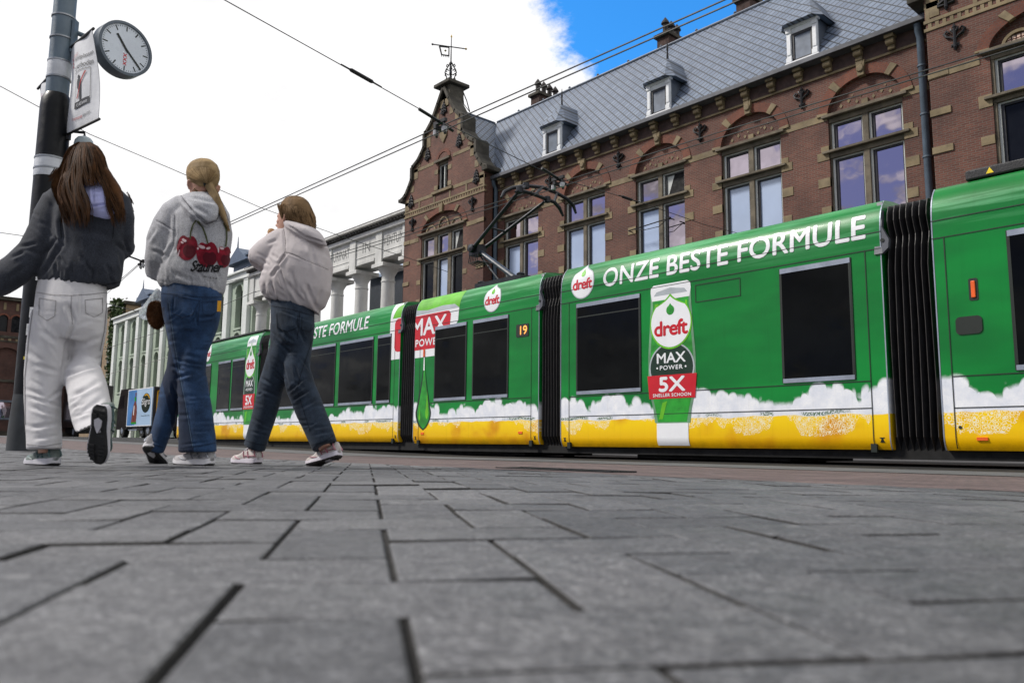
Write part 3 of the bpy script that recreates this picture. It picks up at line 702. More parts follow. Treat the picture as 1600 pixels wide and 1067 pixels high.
def ring_blocks(mb, cx, hw, z0, rise, t, y0, y1, a0, a1, n=8):
    """slice of an arch ring between angles a0..a1 (0 = right spring)"""
    P = []
    for i in range(n+1):
        a = a0+(a1-a0)*i/n; P.append((cx+(hw)*cos(a), z0+rise*sin(a)))
    Q = []
    for i in range(n+1):
        a = a0+(a1-a0)*i/n; Q.append((cx+(hw+t)*cos(a), z0+(rise+t)*sin(a)))
    mb.prism(Q+P[::-1], y0, y1)
def wall_anchor(parent, X, Y, z0, z1, lily=False):
    mb = MB(); h = z1-z0; y = Y-.05
    mb.tube([(X,y,z0),(X,y,z1)], [.05,.04], 6)
    for s in (-1, 1):
        if lily:
            for zc, w in ((z0+.28*h,.20),(z0+.55*h,.15),(z0+.78*h,.10)):
                mb.tube([(X,y,zc+.16*h),(X+s*w,y,zc),(X+s*w*1.1,y,zc-.10*h),(X+s*.05,y,zc-.10*h)], [.04,.05,.045,.03], 5)
        else:
            mb.tube([(X,y,z0+.40*h),(X+s*.10,y,z0+.54*h),(X+s*.21,y,z0+.62*h),(X+s*.27,y,z0+.78*h),(X+s*.20,y,z0+.90*h),(X+s*.14,y,z0+.80*h)], [.025,.035,.045,.04,.035,.03], 5)
            mb.tube([(X,y,z0+.68*h),(X+s*.08,y,z0+.86*h),(X+s*.10,y,z0+.96*h)], [.025,.04,.025], 5)
            mb.tube([(X,y,z0+.16*h),(X+s*.08,y,z0+.14*h),(X+s*.09,y,z0+.04*h)], [.03,.04,.02], 5)
    mb.tube([(X,y,z1-.02),(X,y,z1+.09)], [.06,.02], 6); mb.tube([(X,y,z0+.02),(X,y,z0-.07)], [.06,.02], 6)
    mb.build('wall_anchor', M_IRON, parent)
def light(win, x0, x1, z0, z1, Y, glass, open_=False):
    """one framed light of a window"""
    f = MB(); t = .065; y0, y1 = Y+.12, Y+.24
    f.box(x0, x0+t, y0, y1, z0, z1); f.box(x1-t*.6, x1, y0, y1, z0, z1); f.box(x0+t, x1-t*.6, y0, y1, z1-t*.6, z1); f.box(x0+t, x1-t*.6, y0, y1, z0, z0+t*.7)
    a, b, c, d = x0+t, x1-t*.6, z0+t*.7, z1-t*.6
    f.cur = 1; u = .075
    f.box(a, a+u, y0+.05, y1+.003, c, d); f.box(b-u*.6, b, y0+.05, y1+.003, c, d); f.box(a+u, b-u*.6, y0+.05, y1+.003, d-u*.7, d); f.box(a+u, b-u*.6, y0+.05, y1+.003, c, c+u*.7)
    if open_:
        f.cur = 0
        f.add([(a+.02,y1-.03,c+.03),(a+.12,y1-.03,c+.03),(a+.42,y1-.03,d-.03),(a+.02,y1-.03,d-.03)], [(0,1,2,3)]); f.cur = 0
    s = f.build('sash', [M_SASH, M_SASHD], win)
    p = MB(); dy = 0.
    if open_: glass = M_UNDER  # open light: near-black sheet painted in for the dark room behind
    p.add([(a,y1-.02,c),(b,y1-.02,c),(b,y1-.02+dy,d),(a,y1-.02+dy,d)], [(0,1,2,3)]); p.build('pane', glass, win, recalc=False)
# ---------------------------------------------------------------- the long brick house
BY = 24.0
house = thing('brick_building', 'long red brick building with slate roof and stone cross windows behind the tram', 'building', (-18, 26, .1))
CXS = [-26.36, -22.38, -18.42, -14.46, -10.44]
mb = MB()
wall_with_arches(mb, -28.12, -8.30, -.2, 12.72, BY, [(c, 1.17, 6.2, 10.86, .97) for c in CXS])
mb.box(-28.12, -8.30, BY+.4, 38, -.2, 12.7)
w_main = mb.build('wall', M_BRICK, house, recalc=False)
gl = {0:(M_WGL,M_WGL,M_PALEPANE,M_WGL), 1:(M_WGL,M_WGL,M_PALEPANE,M_PALEPANE), 2:(M_WGL,M_WDK,M_PALEPANE,M_WGL), 3:(M_WGL,M_WGL,M_PALEPANE,M_PALEPANE), 4:(M_WGL,M_WGL,M_WGL,M_WGL)}
for i, cx in enumerate(CXS):
    # tympanum with a lattice of stone studs
    mb = MB(); A = arch_pts(cx, 1.17, 10.86, .97)
    mb.add([(x, BY+.14, z) for x, z in A], [tuple(range(len(A)-1, -1, -1))])
    mb.build('tympanum', M_BRICK, house, recalc=False)
    mb = MB()
    for k in range(7):
        x = cx-.78+.26*k
        if k == 3: continue
        zc = 11.10 + (.10 if k % 2 else 0.)
        mb.add([(x-.055,BY+.12,zc),(x,BY+.12,zc-.075),(x+.055,BY+.12,zc),(x,BY+.12,zc+.075)], [(0,1,2,3)])
        if 0 < k < 6: mb.add([(x+.09,BY+.12,zc+.14),(x+.12,BY+.12,zc+.10),(x+.15,BY+.12,zc+.14),(x+.12,BY+.12,zc+.18)], [(0,1,2,3)])
    mb.box(cx-.10, cx+.10, BY+.07, BY+.14, 10.86, 11.10)
    mb.build('tympanum_studs', M_SAND, house, recalc=False)
    mb = MB(); ring_blocks(mb, cx, 1.17, 10.86, .97, .32, BY-.03, BY+.05, 0, pi, 40); mb.build('arch_ring', M_ORBR, house)
    mb = MB()
    for a in (.0, .27, .73, 1.): ring_blocks(mb, cx, 1.15, 10.86, .95, .37, BY-.07, BY+.06, pi*a-.085*(a > 0), pi*a+.085*(a < 1), 3)
    ring_blocks(mb, cx, 1.13, 10.86, .93, .50, BY-.13, BY+.06, pi/2-.09, pi/2+.09, 3)
    mb.lathe((cx, BY-.12, 12.02), [(0,-.08),(.10,-.05),(.13,.02),(.10,.06)], 10, (0,-1,0))
    mb.build('arch_stones', M_SAND, house, bevel=.015)
    mb = MB()
    for s in (-1, 1):
        xe = cx+s*1.17
        for z0, z1, w in ((9.38,9.66,.40),(9.66,9.86,.27),(8.50,8.80,.40),(7.55,7.85,.32),(10.86,11.02,.30)):
            a, b = sorted((xe, xe+s*w)); mb.box(a, b, BY-.022, BY+.2, z0, z1)
    mb.build('jamb_stones', M_SAND, house, bevel=.01)
    mb = MB(); y0, y1 = BY+.05, BY+.26
    mb.box(cx-.095, cx+.095, y0, y1, 6.2, 9.50); mb.box(cx-.095, cx+.095, y0, y1, 9.66, 10.66)
    mb.box(cx-1.17, cx+1.17, y0-.02, y1, 9.42, 9.58); mb.box(cx-1.36, cx+1.36, BY-.12, y1, 9.58, 9.66)
    mb.box(cx-1.17, cx+1.17, y0-.02, y1, 10.60, 10.76); mb.box(cx-1.34, cx+1.34, BY-.14, y1, 10.76, 10.86)
    mb.box(cx-1.17, cx-1.12, y0+.02, y1, 6.2, 10.6); mb.box(cx+1.12, cx+1.17, y0+.02, y1, 6.2, 10.6); mb.box(cx-1.3, cx+1.3, BY-.1, y1, 6.05, 6.2)
    win = mb.build('window', M_STONEFR, house, bevel=.012)
    G = gl[i]
    light(win, cx-1.12, cx-.095, 9.66, 10.60, BY, G[0]); light(win, cx+.095, cx+1.12, 9.66, 10.60, BY, G[1], open_=(i == 2))
    light(win, cx-1.12, cx-.095, 6.2, 9.42, BY, G[2]); light(win, cx+.095, cx+1.12, 6.2, 9.42, BY, G[3])
# stone band and cornice
mb = MB()
edges = [-28.12]+[v for c in CXS for v in (c-1.20, c+1.20)]+[-8.3]
for a, b in zip(edges[0::2], edges[1::2]): mb.box(a, b, BY-.018, BY+.1, 10.70, 10.92)
mb.build('stone_band', M_SAND, house)
mb = MB(); mb.box(-28.12, -8.3, BY-.06, BY+.05, 12.19, 12.26); mb.build('string_course', M_SAND, house)
mb = MB(); mb.box(-28.12, -8.3, BY-.06, BY+.1, 12.26, 12.70); mb.build('frieze', mat('painted_frieze', (.070,.040,.034), .8, var=.3), house)
for k in range(19):
    X = -27.56+1.006*k; mb = MB()
    mb.prism([(X-.10,12.30),(X+.10,12.30),(X+.10,12.60),(X-.10,12.60)], BY-.16, BY)
    for dx in (-.085, .085): pass
    mb.lathe((X-.13, BY-.20, 12.50), [(0,0),(.10,.005),(.10,.255),(0,.26)], 10, (1,0,0)); mb.lathe((X-.11, BY-.12, 12.32), [(0,0),(.06,.005),(.06,.215),(0,.22)], 8, (1,0,0))
    if k in (1, 5, 9, 13, 17): mb.prism([(X-.08,12.12),(X+.08,12.12),(X+.11,12.30),(X-.11,12.30)], BY-.14, BY)
    mb.box(X-.14, X+.14, BY-.34, BY-.05, 12.60, 12.70)
    mb.build('eaves_bracket', M_SAND, house, bevel=.012)
mb = MB(); mb.box(-28.1, -8.3, BY-.42, BY+.0, 12.70, 12.76); mb.box(-28.1, -8.3, BY-.47, BY-.38, 12.70, 12.86); mb.build('gutter', M_GUT, house, bevel=.012)
for k, X in enumerate((-24.43,-20.44,-16.49,-12.46)): wall_anchor(house, X, BY, 11.42, 12.02)
mb = MB()
for X in (-28.02, -8.62):
    mb = MB(); mb.tube([(X,BY-.3,12.7),(X,BY-.25,12.5),(X,BY-.12,12.3),(X,BY-.12,0)], .105, 12)
    for z in (5.5,7.2,8.6,9.9,11.4): mb.lathe((X,BY-.12,z), [(.105,0),(.13,.01),(.13,.06),(.105,.07)], 12)
    mb.build('downpipe', M_PIPE, house, smooth=True)
mb = MB(); a_, b_ = on_y(982,361,BY-.25), on_y(1046,341,BY-.25)
mb.tube([a_-Vector((0,-.3,0)), a_, b_, b_-Vector((0,-.3,0))], .022, 6); mb.tube([a_.lerp(b_,.12), a_.lerp(b_,.4)-UP*.16, a_.lerp(b_,.75)-UP*.2, a_.lerp(b_,.95)], .015, 5); mb.lathe(b_, [(0,-.06),(.07,-.03),(.07,.03),(0,.06)], 8)
mb.build('cable_bracket', M_IRON, house)
# main roof and cross roofs
RY, RZ, EY, EZ = 26.65, 17.4, 23.62, 12.78
mb = MB(); a, b = -33., -3.
mb.add([(a,EY,EZ),(b,EY,EZ),(b,RY,RZ),(a,RY,RZ),(a,2*RY-EY+4,EZ-5),(b,2*RY-EY+4,EZ-5)], [(0,1,2,3),(3,2,5,4),(0,3,4),(1,5,2)])
roof = mb.build('roof', M_SLATE, house)
mb = MB(); mb.tube([(-31.2,RY,RZ+.03),(-3,RY,RZ+.03)], .07, 8)
for k in range(15): mb.lathe((-29.5+1.85*k, RY, RZ+.08), [(.05,0),(.07,.05),(.04,.10),(.0,.13)], 8)
mb.build('ridge_cap', M_ZINC, roof)
def chimney(px, py, pots, n):
    X = on_y(px, py, 26.95).x; mb = MB()
    mb.box(X, X+.62, 26.75, 28.5, 16.6, 18.0); mb.build('chimney', mat('sooty_brick_%d' % n, (.055,.030,.024), .9, var=.4, bump=.5), roof)
    mb = MB(); mb.box(X-.10, X+.72, 26.62, 28.62, 18.0, 18.16); mb.build('chimney_cap', M_MOSS, roof, bevel=.02)
    pm = mat('pot_dark_%d' % n, (.03,.025,.024), .8)
    for k in range(pots):
        mb = MB(); y = 26.95+.42*k; mb.lathe((X+.31, y, 18.16), [(.14,0),(.12,.1),(.12,.48),(.19,.52),(.17,.6),(.02,.82)], 10)
        mb.build('chimney_pot', pm, roof)
chimney(834, 150, 4, 1); chimney(1031, 60, 3, 2); chimney(1154, 0, 3, 3)
for i, cx in enumerate((-24.06, -18.20, -12.26)):
    DY = 23.74; DZ = -.26; mb = MB()
    mb.box(cx-.50, cx+.50, DY+.05, 24.9, 12.99, 14.24); d = mb.build('dormer', M_ZINC, roof)
    mb = MB()
    mb.box(cx-.54, cx-.37, DY-.02, DY+.10, 12.96, 14.16); mb.box(cx+.37, cx+.54, DY-.02, DY+.10, 12.96, 14.16); mb.box(cx-.60, cx+.60, DY-.06, DY+.12, 12.86, 12.98)
    mb.box(cx-.37, cx+.37, DY, DY+.10, 13.98, 14.16); mb.box(cx-.60, cx+.60, DY-.05, DY+.12, 14.16, 14.26)
    for s in (-1, 1):
        mb.box(cx+s*.455-.10, cx+s*.455+.10, DY-.06, DY+.02, 14.02, 14.16); mb.box(cx+s*.455-.07, cx+s*.455+.07, DY-.045, DY, 13.24, 13.94); mb.box(cx+s*.455-.10, cx+s*.455+.10, DY-.06, DY+.02, 12.98, 13.16)
    mb.build('dormer_frame', M_WPAINT, roof, bevel=.012)
    mb = MB(); mb.box(cx-.37, cx-.29, DY+.02, DY+.09, 12.98, 13.98); mb.box(cx+.29, cx+.37, DY+.02, DY+.09, 12.98, 13.98); mb.box(cx-.29, cx+.29, DY+.02, DY+.09, 13.89, 13.98); mb.box(cx-.29, cx+.29, DY+.02, DY+.09, 12.98, 13.06)
    mb.build('dormer_sash', M_SASHD, roof)
    mb = MB(); mb.add([(cx-.29,DY+.06,13.04),(cx+.29,DY+.06,13.04),(cx+.29,DY+.06,13.90),(cx-.29,DY+.06,13.90)], [(0,1,2,3)]); mb.build('dormer_pane', M_PALEPANE if i < 2 else M_WGL, roof, recalc=False)  # first two panes: pale colour painted in for their sky reflection
    mb = MB(); e = .76; zf = 14.24
    V = [(cx-.52,23.44,zf),(cx+.52,23.44,zf),(cx+e,23.80,zf),(cx+e,24.75,zf),(cx,24.35,15.42),(cx,25.45,15.42),(cx-e,23.80,zf),(cx-e,24.75,zf)]
    mb.add(V, [(0,1,4),(1,2,4),(2,3,5,4),(6,0,4),(7,6,4,5),(0,6,7,3,2,1)])
    mb.build('dormer_roof', M_SLATE, roof)
    if i < 2: mb = MB(); mb.tube([(cx,24.35,15.38),(cx,24.35,15.7),(cx,24.35,15.8),(cx,24.35,16.15)], [.05,.03,.045,.008], 6); mb.build('finial', M_IRON, roof)
# ---------------------------------------------------------------- gabled wings
def wing(dx, full=True):
    GY = 23.2; cx = -31.35+dx; hw = 3.32
    half = [(0,18.25),(-.42,17.55),(-.95,16.72),(-1.42,16.30),(-1.55,16.28),(-1.55,15.55),(-1.80,15.25),(-2.10,14.95),(-2.52,14.72),(-2.62,14.70),(-2.62,14.05),(-2.85,13.70),(-3.15,13.32),(-3.42,13.14),(-3.55,13.12)]
    # wall: lower part with the great window, upper part cut to the gable outline
    mb = MB(); wall_with_arches(mb, cx-hw, cx+hw, -.2, 12.4, GY, [(cx, 1.74, 6.0, 10.92, .86)], .3)
    prof = [(-a, z) for a, z in half[:0:-1]]
    gl_ = [(cx+a, z) for a, z in half if z > 12.4]; gr_ = [(cx-a, z) for a, z in half if z > 12.4]
    sx, sz0, sz1 = .42, 13.0, 14.42
    def strip(pts, s):
        # fan between the gable edge and a centre line column, leaving the small window open
        pts = [(p[0], p[1]) for p in pts][::-1]
        pts = [(cx+s*hw, 12.4), (cx+s*hw, 13.12)]+[p for p in pts if abs(p[0]-cx) < hw-.05]
        for (xa, za), (xb, zb) in zip(pts, pts[1:]):
            if abs(zb-za) < 1e-6: continue
            lo, hi = za, zb
            for c0, c1 in ((12.4, sz0), (sz0, sz1), (sz1, 99)):
                l, h = max(lo, c0), min(hi, c1)
                if h <= l: continue
                f = lambda z: xa+(xb-xa)*(z-za)/(zb-za)
                xi = cx+s*sx if (c0 == sz0) else cx
                mb.add([(f(l),GY,l),(xi,GY,l),(xi,GY,h),(f(h),GY,h)], [(0,1,2,3)])
    strip(gl_, -1); strip(gr_, 1)
    mb.box(cx-hw, cx+hw, GY+.5, 30, -.2, 12.4); mb.box(cx-hw, cx-hw+.02, GY, GY+.6, -.2, 12.4); mb.box(cx+hw-.02, cx+hw, GY, GY+.9, -.2, 13.1)
    for x0, x1 in ((cx-sx, cx-sx-.01), (cx+sx, cx+sx+.01)): mb.add([(x0,GY,sz0),(x0,GY+.3,sz0),(x0,GY+.3,sz1),(x0,GY,sz1)], [(0,1,2,3)])
    mb.box(cx-1.2, cx+1.2, GY+.45, GY+.5, 12.4, 15.4)
    mb.build('gable_wall', M_BRICK, house, recalc=False)
    # coping
    mb = MB()
    for s in (-1, 1):
        P = [(cx+s*abs(a), z) for a, z in half]
        for (xa, za), (xb, zb) in zip(P, P[1:]):
            d = Vector((xb-xa, 0, zb-za)); L = d.length
            if L < .05: continue
            d /= L; nrm = Vector((d.z, 0, -d.x)) * (1 if (d.z*(xa-cx+s*1e-3) - d.x*0) * 1 < 0 else 1)
            n = Vector((-d.z, 0, d.x)); n = n if n.x*s > 0 or (abs(n.x) < .2 and n.z > 0) else -n
            c = Vector(((xa+xb)/2, GY+.28, (za+zb)/2)) + n*.07
            mb.obox(c, d, Vector((0,1,0)), n, L/2+.05, .42, .09)
        mb.box(*sorted((cx+s*3.30, cx+s*3.72)), GY-.2, GY+.75, 13.02, 13.20)
    mb.build('gable_coping', M_MOSS, house, bevel=.02)
    # stone facing blocks under the coping
    mb = MB(); y0 = GY-.02
    for s in (-1, 1):
        for a, z0, z1, w in ((1.50,15.5,16.2,.38),(1.22,16.3,16.65,.30),(1.75,15.05,15.4,.30),(2.57,14.05,14.65,.38),(2.35,14.65,14.85,.35),(3.27,12.45,13.05,.35),(2.85,13.4,13.75,.30),(.75,16.75,17.1,.3),(.35,17.3,17.7,.3)):
            a0, a1 = sorted((cx+s*a, cx+s*(a-w))); mb.box(a0, a1, y0, GY+.1, z0, z1)
        for z in (10.62, 9.50, 8.40):
            a0, a1 = sorted((cx+s*hw, cx+s*(hw-.55))); mb.box(a0, a1, y0-.02, GY+.1, z, z+.20)
        a0, a1 = sorted((cx+s*hw, cx+s*1.98)); mb.box(a0, a1, y0, GY+.1, 10.60, 10.82)
        a0, a1 = sorted((cx+s*hw, cx+s*.82)); mb.box(a0, a1, y0, GY+.1, 12.74, 12.92)
        a0, a1 = sorted((cx+s*2.55, cx+s*.80)); mb.box(a0, a1, y0, GY+.1, 14.42, 14.60)
        for z0, z1, w in ((9.35,9.70,.34),(8.3,8.55,.34),(7.3,7.55,.34)):
            a0, a1 = sorted((cx+s*1.74, cx+s*(1.74+w))); mb.box(a0, a1, y0, GY+.2, z0, z1)
        for z0 in (13.02, 13.85): a0, a1 = sorted((cx+s*.42, cx+s*.72)); mb.box(a0, a1, y0, GY+.2, z0, z0+.24)
    mb.box(cx-hw-.03, cx+hw+.03, y0-.015, GY+.1, 12.06, 12.16); mb.box(cx-hw-.03, cx+hw+.03, y0-.015, GY+.1, 12.30, 12.40)
    for k in range(34): mb.box(cx-hw+.08+.195*k, cx-hw+.18+.195*k, y0, GY+.1, 12.16, 12.30)
    for k in range(6): mb.box(cx-hw+.02+1.31*k-.06*(k > 0), cx-hw+.14+1.31*k-.06*(k > 0), y0-.005, GY+.1, 12.40, 12.74)
    mb.box(cx-.85, cx+.85, GY-.10, GY+.15, 12.80, 12.94)
    mb.build('gable_stones', M_SAND, house, bevel=.01)
    # great window
    mb = MB(); ring_blocks(mb, cx, 1.74, 10.92, .86, .30, GY-.03, GY+.05, 0, pi, 40); mb.build('arch_ring', M_ORBR, house)
    mb = MB()
    for a in (0, .27, .73, 1.): ring_blocks(mb, cx, 1.72, 10.92, .84, .36, GY-.08, GY+.06, pi*a-.06*(a > 0), pi*a+.06*(a < 1), 3)
    ring_blocks(mb, cx, 1.70, 10.92, .82, .44, GY-.12, GY+.06, pi/2-.07, pi/2+.07, 3); mb.build('arch_stones', M_SAND, house, bevel=.012)
    mb = MB(); A = arch_pts(cx, 1.74, 10.92, .86); mb.add([(x, GY+.15, z) for x, z in A], [tuple(range(len(A)-1, -1, -1))]); mb.build('tympanum', M_BRICK, house, recalc=False)
    mb = MB()
    for c, r, h in ((cx,.46,.62),(cx-1.05,.42,.36),(cx+1.05,.42,.36)):
        ring_blocks(mb, c, r-.08, 10.95, h-.08, .08, GY+.08, GY+.14, 0, pi, 14); mb.box(c-r, c+r, GY+.08, GY+.15, 10.92, 10.97)
    for k in range(5): mb.lathe((cx-.26+.13*k, GY+.13, 11.15+.1*(k % 2)), [(0,-.04),(.05,0),(0,.02)], 6, (0,-1,0))
    mb.build('tympanum_panels', M_SAND, house)
    tm = MB()
    for c in (cx-1.05, cx+1.05):
        for k in range(5):
            for j in range(2): tm.box(c-.28+.115*k, c-.20+.115*k, GY+.135, GY+.15, 10.99+.11*j, 11.07+.11*j)
    tm.build('glazed_tiles', mat('mosaic_%d' % int(dx), srgb(196,168,150), .3, var=.6, vscale=12), house)
    mb = MB(); y0, y1 = GY+.05, GY+.28
    for x in (cx-.56, cx+.60): mb.box(x-.13, x+.13, y0, y1, 6.0, 9.42); mb.box(x-.13, x+.13, y0, y1, 9.62, 10.66)
    mb.box(cx-1.74, cx+1.74, y0-.02, y1, 9.42, 9.54); mb.box(cx-1.92, cx+1.92, GY-.12, y1, 9.54, 9.62)
    mb.box(cx-1.74, cx+1.74, y0-.02, y1, 10.66, 10.82); mb.box(cx-1.94, cx+1.94, GY-.15, y1, 10.82, 10.92)
    mb.box(cx-1.74, cx-1.66, y0, y1, 6.0, 10.66); mb.box(cx+1.66, cx+1.74, y0, y1, 6.0, 10.66); mb.box(cx-1.9, cx+1.9, GY-.1, y1, 5.85, 6.0)
    win = mb.build('window', M_STONEFR, house, bevel=.012)
    for k, (a, b) in enumerate(((cx-1.66,cx-.69),(cx-.43,cx+.47),(cx+.73,cx+1.66))):
        light(win, a, b, 9.62, 10.66, GY, M_WGL if (k < 2 or dx) else M_WDK, open_=(k == 2 and not dx)); light(win, a, b, 6.0, 9.42, GY, (M_PALEPANE if k == 1 else M_WDK) if not dx else M_WDK)
    # small gable window
    mb = MB(); mb.box(cx-.42, cx+.42, GY+.05, GY+.22, 14.28, 14.42); mb.box(cx-.62, cx+.62, GY-.13, GY+.2, 14.42, 14.54); w2 = mb.build('gable_window', M_STONEFR, house)
    light(w2, cx-.42, cx+.42, 12.94, 14.28, GY, M_WDK)
    mb = MB(); mb.box(cx-.03, cx+.03, GY+.1, GY+.2, 12.98, 14.24); mb.build('sash', M_SASH, w2)
    mb = MB(); ring_blocks(mb, cx, .42, 14.54, .36, .18, GY-.03, GY+.04, 0, pi, 16); mb.build('arch_ring', M_ORBR, house)
    mb = MB(); mb.prism(arch_pts(cx, .30, 15.70, -.42)[::-1]+[(cx+.30,16.1),(cx-.30,16.1)][::1], GY-.06, GY+.02) if False else mb.prism([(cx-.28,16.15),(cx-.30,15.75),(cx,15.35),(cx+.30,15.75),(cx+.28,16.15)], GY-.06, GY+.02)
    mb.build('shield', M_SAND, house, bevel=.02)
    for a, z0, z1 in ((0,16.86,17.5),(-1.32,14.78,15.40),(1.32,14.78,15.40),(-2.72,12.56,13.20),(2.72,12.56,13.20)): wall_anchor(house, cx+a, GY, z0, z1, True)
    for a in (-2.55, 2.45): wall_anchor(house, cx+a, GY, 11.30, 11.92)
    # pedestal, finial and weather vane
    mb = MB(); mb.box(cx-.44, cx+.44, GY+.0, GY+.9, 17.2, 18.42)
    mb.build('pedestal', M_MOSS, house, bevel=.03)
    mb = MB(); mb.box(cx-.66, cx+.66, GY-.25, GY+1.1, 18.42, 18.60); mb.build('pedestal_cap', M_MOSS, house, bevel=.03)
    mb = MB(); c = Vector((cx, GY+.35, 18.62)); rnd = random.Random(3)
    for k in range(4):
        a = pi/4+pi/2*k; q = Vector((cos(a), sin(a), 0))
        mb.tube([c+q*.36, c+q*.20+Vector((0,0,.35)), c+q*.30+Vector((0,0,.65)), c+q*.16+Vector((0,0,.95)), c+Vector((0,0,1.25))], .032, 5)
        for z, r in ((.25,.22),(.5,.26),(.75,.24),(1.0,.2)):
            mb.tube([c+q*r*.4+Vector((0,0,z)), c+q*r+Vector((0,0,z+.10)), c+q*r*1.15+Vector((0,0,z)), c+q*r*.8+Vector((0,0,z-.06))], .03, 5)
    mb.tube([c+Vector((0,0,.2)), c+Vector((0,0,2.6))], [.05,.02], 6)
    for z in (.55,.85,1.15): mb.lathe(c+Vector((0,0,z)), [(0,-.1),(.10,0),(0,.1)], 8)
    ax = Vector((.45,.89,0)).normalized()
    for s, L in ((-1,.95),(1,.75)): mb.tube([c+Vector((0,0,2.05)), c+ax*s*L+Vector((0,0,2.05))], .03, 5)
    mb.lathe(c+ax*(-.98)+Vector((0,0,2.05)), [(0,-.07),(.07,0),(0,.07)], 8)
    # the vane's flag frame
    fl = [c+ax*(-.62)+Vector((0,0,2.0)), c+ax*(-.12)+Vector((0,0,2.0)), c+ax*(-.12)+Vector((0,0,1.55)), c+ax*(-.50)+Vector((0,0,1.55))]
    mb.tube(fl+[fl[0]], .045, 5)
    for t in (.0,.25,.5,.75,1.): p = fl[3].lerp(fl[2], t); mb.tube([p, p+Vector((0,0,-.12))], [.03,.01], 5)
    v = mb.build('weather_vane', M_IRON, house)
    mb = MB(); mb.lathe(c+ax*.78+Vector((0,0,2.05)), [(0,-.08),(.07,0),(0,.08)], 8); mb.lathe(c+Vector((0,0,2.62)), [(0,-.12),(.05,0),(0,.12)], 6); mb.lathe(c+ax*(-.3)+Vector((0,0,1.8)), [(0,-.07),(.07,0),(0,.07)], 6)
    mb.build('vane_gilding', mat('gilding_%d' % int(dx), (.7,.5,.15), .3, metal=1.), v)
    mb = MB(); P = [Vector((cx+.35,GY+.9,18.3)), Vector((cx+.30,GY+1.2,17.9)), Vector((cx+.2,GY+1.5,17.4))]
    mb.tube(P, .03, 5); mb.tube([P[0], P[0]+Vector((-.2,.2,-.35)), P[1]+Vector((-.1,-.1,-.2)), P[2]], .02, 5); mb.build('stay_iron', M_IRON, house)
    # cross roof
    mb = MB(); y0, y1 = GY+.45, 27.2; r = 17.38
    mb.add([(cx-3.45,y0,12.8),(cx,y0,r),(cx+3.45,y0,12.8),(cx-3.45,y1,12.8),(cx,y1,r),(cx+3.45,y1,12.8)], [(0,1,4,3),(1,2,5,4),(0,2,1),(3,4,5),(0,3,5,2)])
    ro = mb.build('roof', M_SLATE2, house); mb = MB(); mb.tube([(cx,y0,r+.02),(cx,26.6,r+.02)], .06, 6); mb.box(cx-.22, cx+.22, y0+.0, y0+.5, r-.25, r+.16); mb.build('ridge_cap', M_ZINC, ro)
wing(0); wing(26.45)
# ---------------------------------------------------------------- portico
PY = 24.5
M_WSTONE = mat('pale_portico_stone', srgb(206,206,202), .75, var=.16, vscale=1.2, bump=.25, bscale=10, stretch=(1,1,.4))
M_CARVE = mat('carved_letters', (.20,.20,.195), .9)
port = thing('portico', 'white stone colonnade with carved Latin inscription on its frieze, left of the brick gable', 'portico', (-45, 25, .3))
mb = MB()
mb.box(-57.2, -34.95, PY, PY+1.6, 10.86, 12.48); mb.build('frieze', M_WSTONE, port)
mb = MB(); mb.box(-57.2, -34.95, PY-.22, PY+1.8, 12.48, 12.70); mb.box(-57.2, -34.95, PY-.12, PY+1.7, 12.70, 12.80); mb.build('architrave', M_WSTONE, port, bevel=.03)
mb = MB(); mb.box(-57.2, -34.95, PY-.55, PY+1.9, 12.95, 13.06); mb.build('cornice', M_WSTONE, port, bevel=.02)
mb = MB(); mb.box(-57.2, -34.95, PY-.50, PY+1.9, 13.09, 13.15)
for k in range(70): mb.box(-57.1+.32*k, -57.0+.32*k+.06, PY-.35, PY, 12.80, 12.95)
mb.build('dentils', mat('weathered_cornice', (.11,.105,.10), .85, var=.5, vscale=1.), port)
colx = [-39.15-2.95*k for k in range(6)]
piers = [-36.35]+colx+[-56.6]
mb = MB()
for x in piers: mb.box(x-.34, x+.34, PY-.09, PY, 10.62, 12.48); mb.box(x-.62, x+.62, PY-.14, PY+1.5, 10.40, 10.62)
for a, b in zip(piers, piers[1:]): mb.box(b+.5, a-.5, PY-.05, PY, 10.86, 11.05); mb.box(b+.34, a-.34, PY-.03, PY, 11.28, 11.34)
mb.build('frieze_pilasters', M_WSTONE, port, bevel=.012)
for x in colx+[-56.3, -36.0]:
    mb = MB(); c = Vector((x, PY+.65, 0)); z0 = .2
    mb.lathe(c, [(.52,z0),(.52,z0+.3),(.45,z0+.45),(.44,4.),(.385,9.55),(.415,9.58),(.415,9.66),(.38,9.68),(.38,9.95),(.50,10.18),(.66,10.40),(.0,10.40)], 24)
    mb.build('column', M_WSTONE, port, smooth=True)
for (a, b), w in zip(zip(piers, piers[1:]), ('VENTUM','IN','URINAT','NON','SAPIENS','HOMO')):
    vs, fs, asp = text_mesh(w, 0., 1.08); h = .62; L = min(h*asp, 2.0); c = (a+b)/2
    mb = MB(); mb.add([(c-L/2+L*u, PY-.006, 11.55+h*v) for u, v in vs], fs); mb.build('inscription', M_CARVE, port, recalc=False)
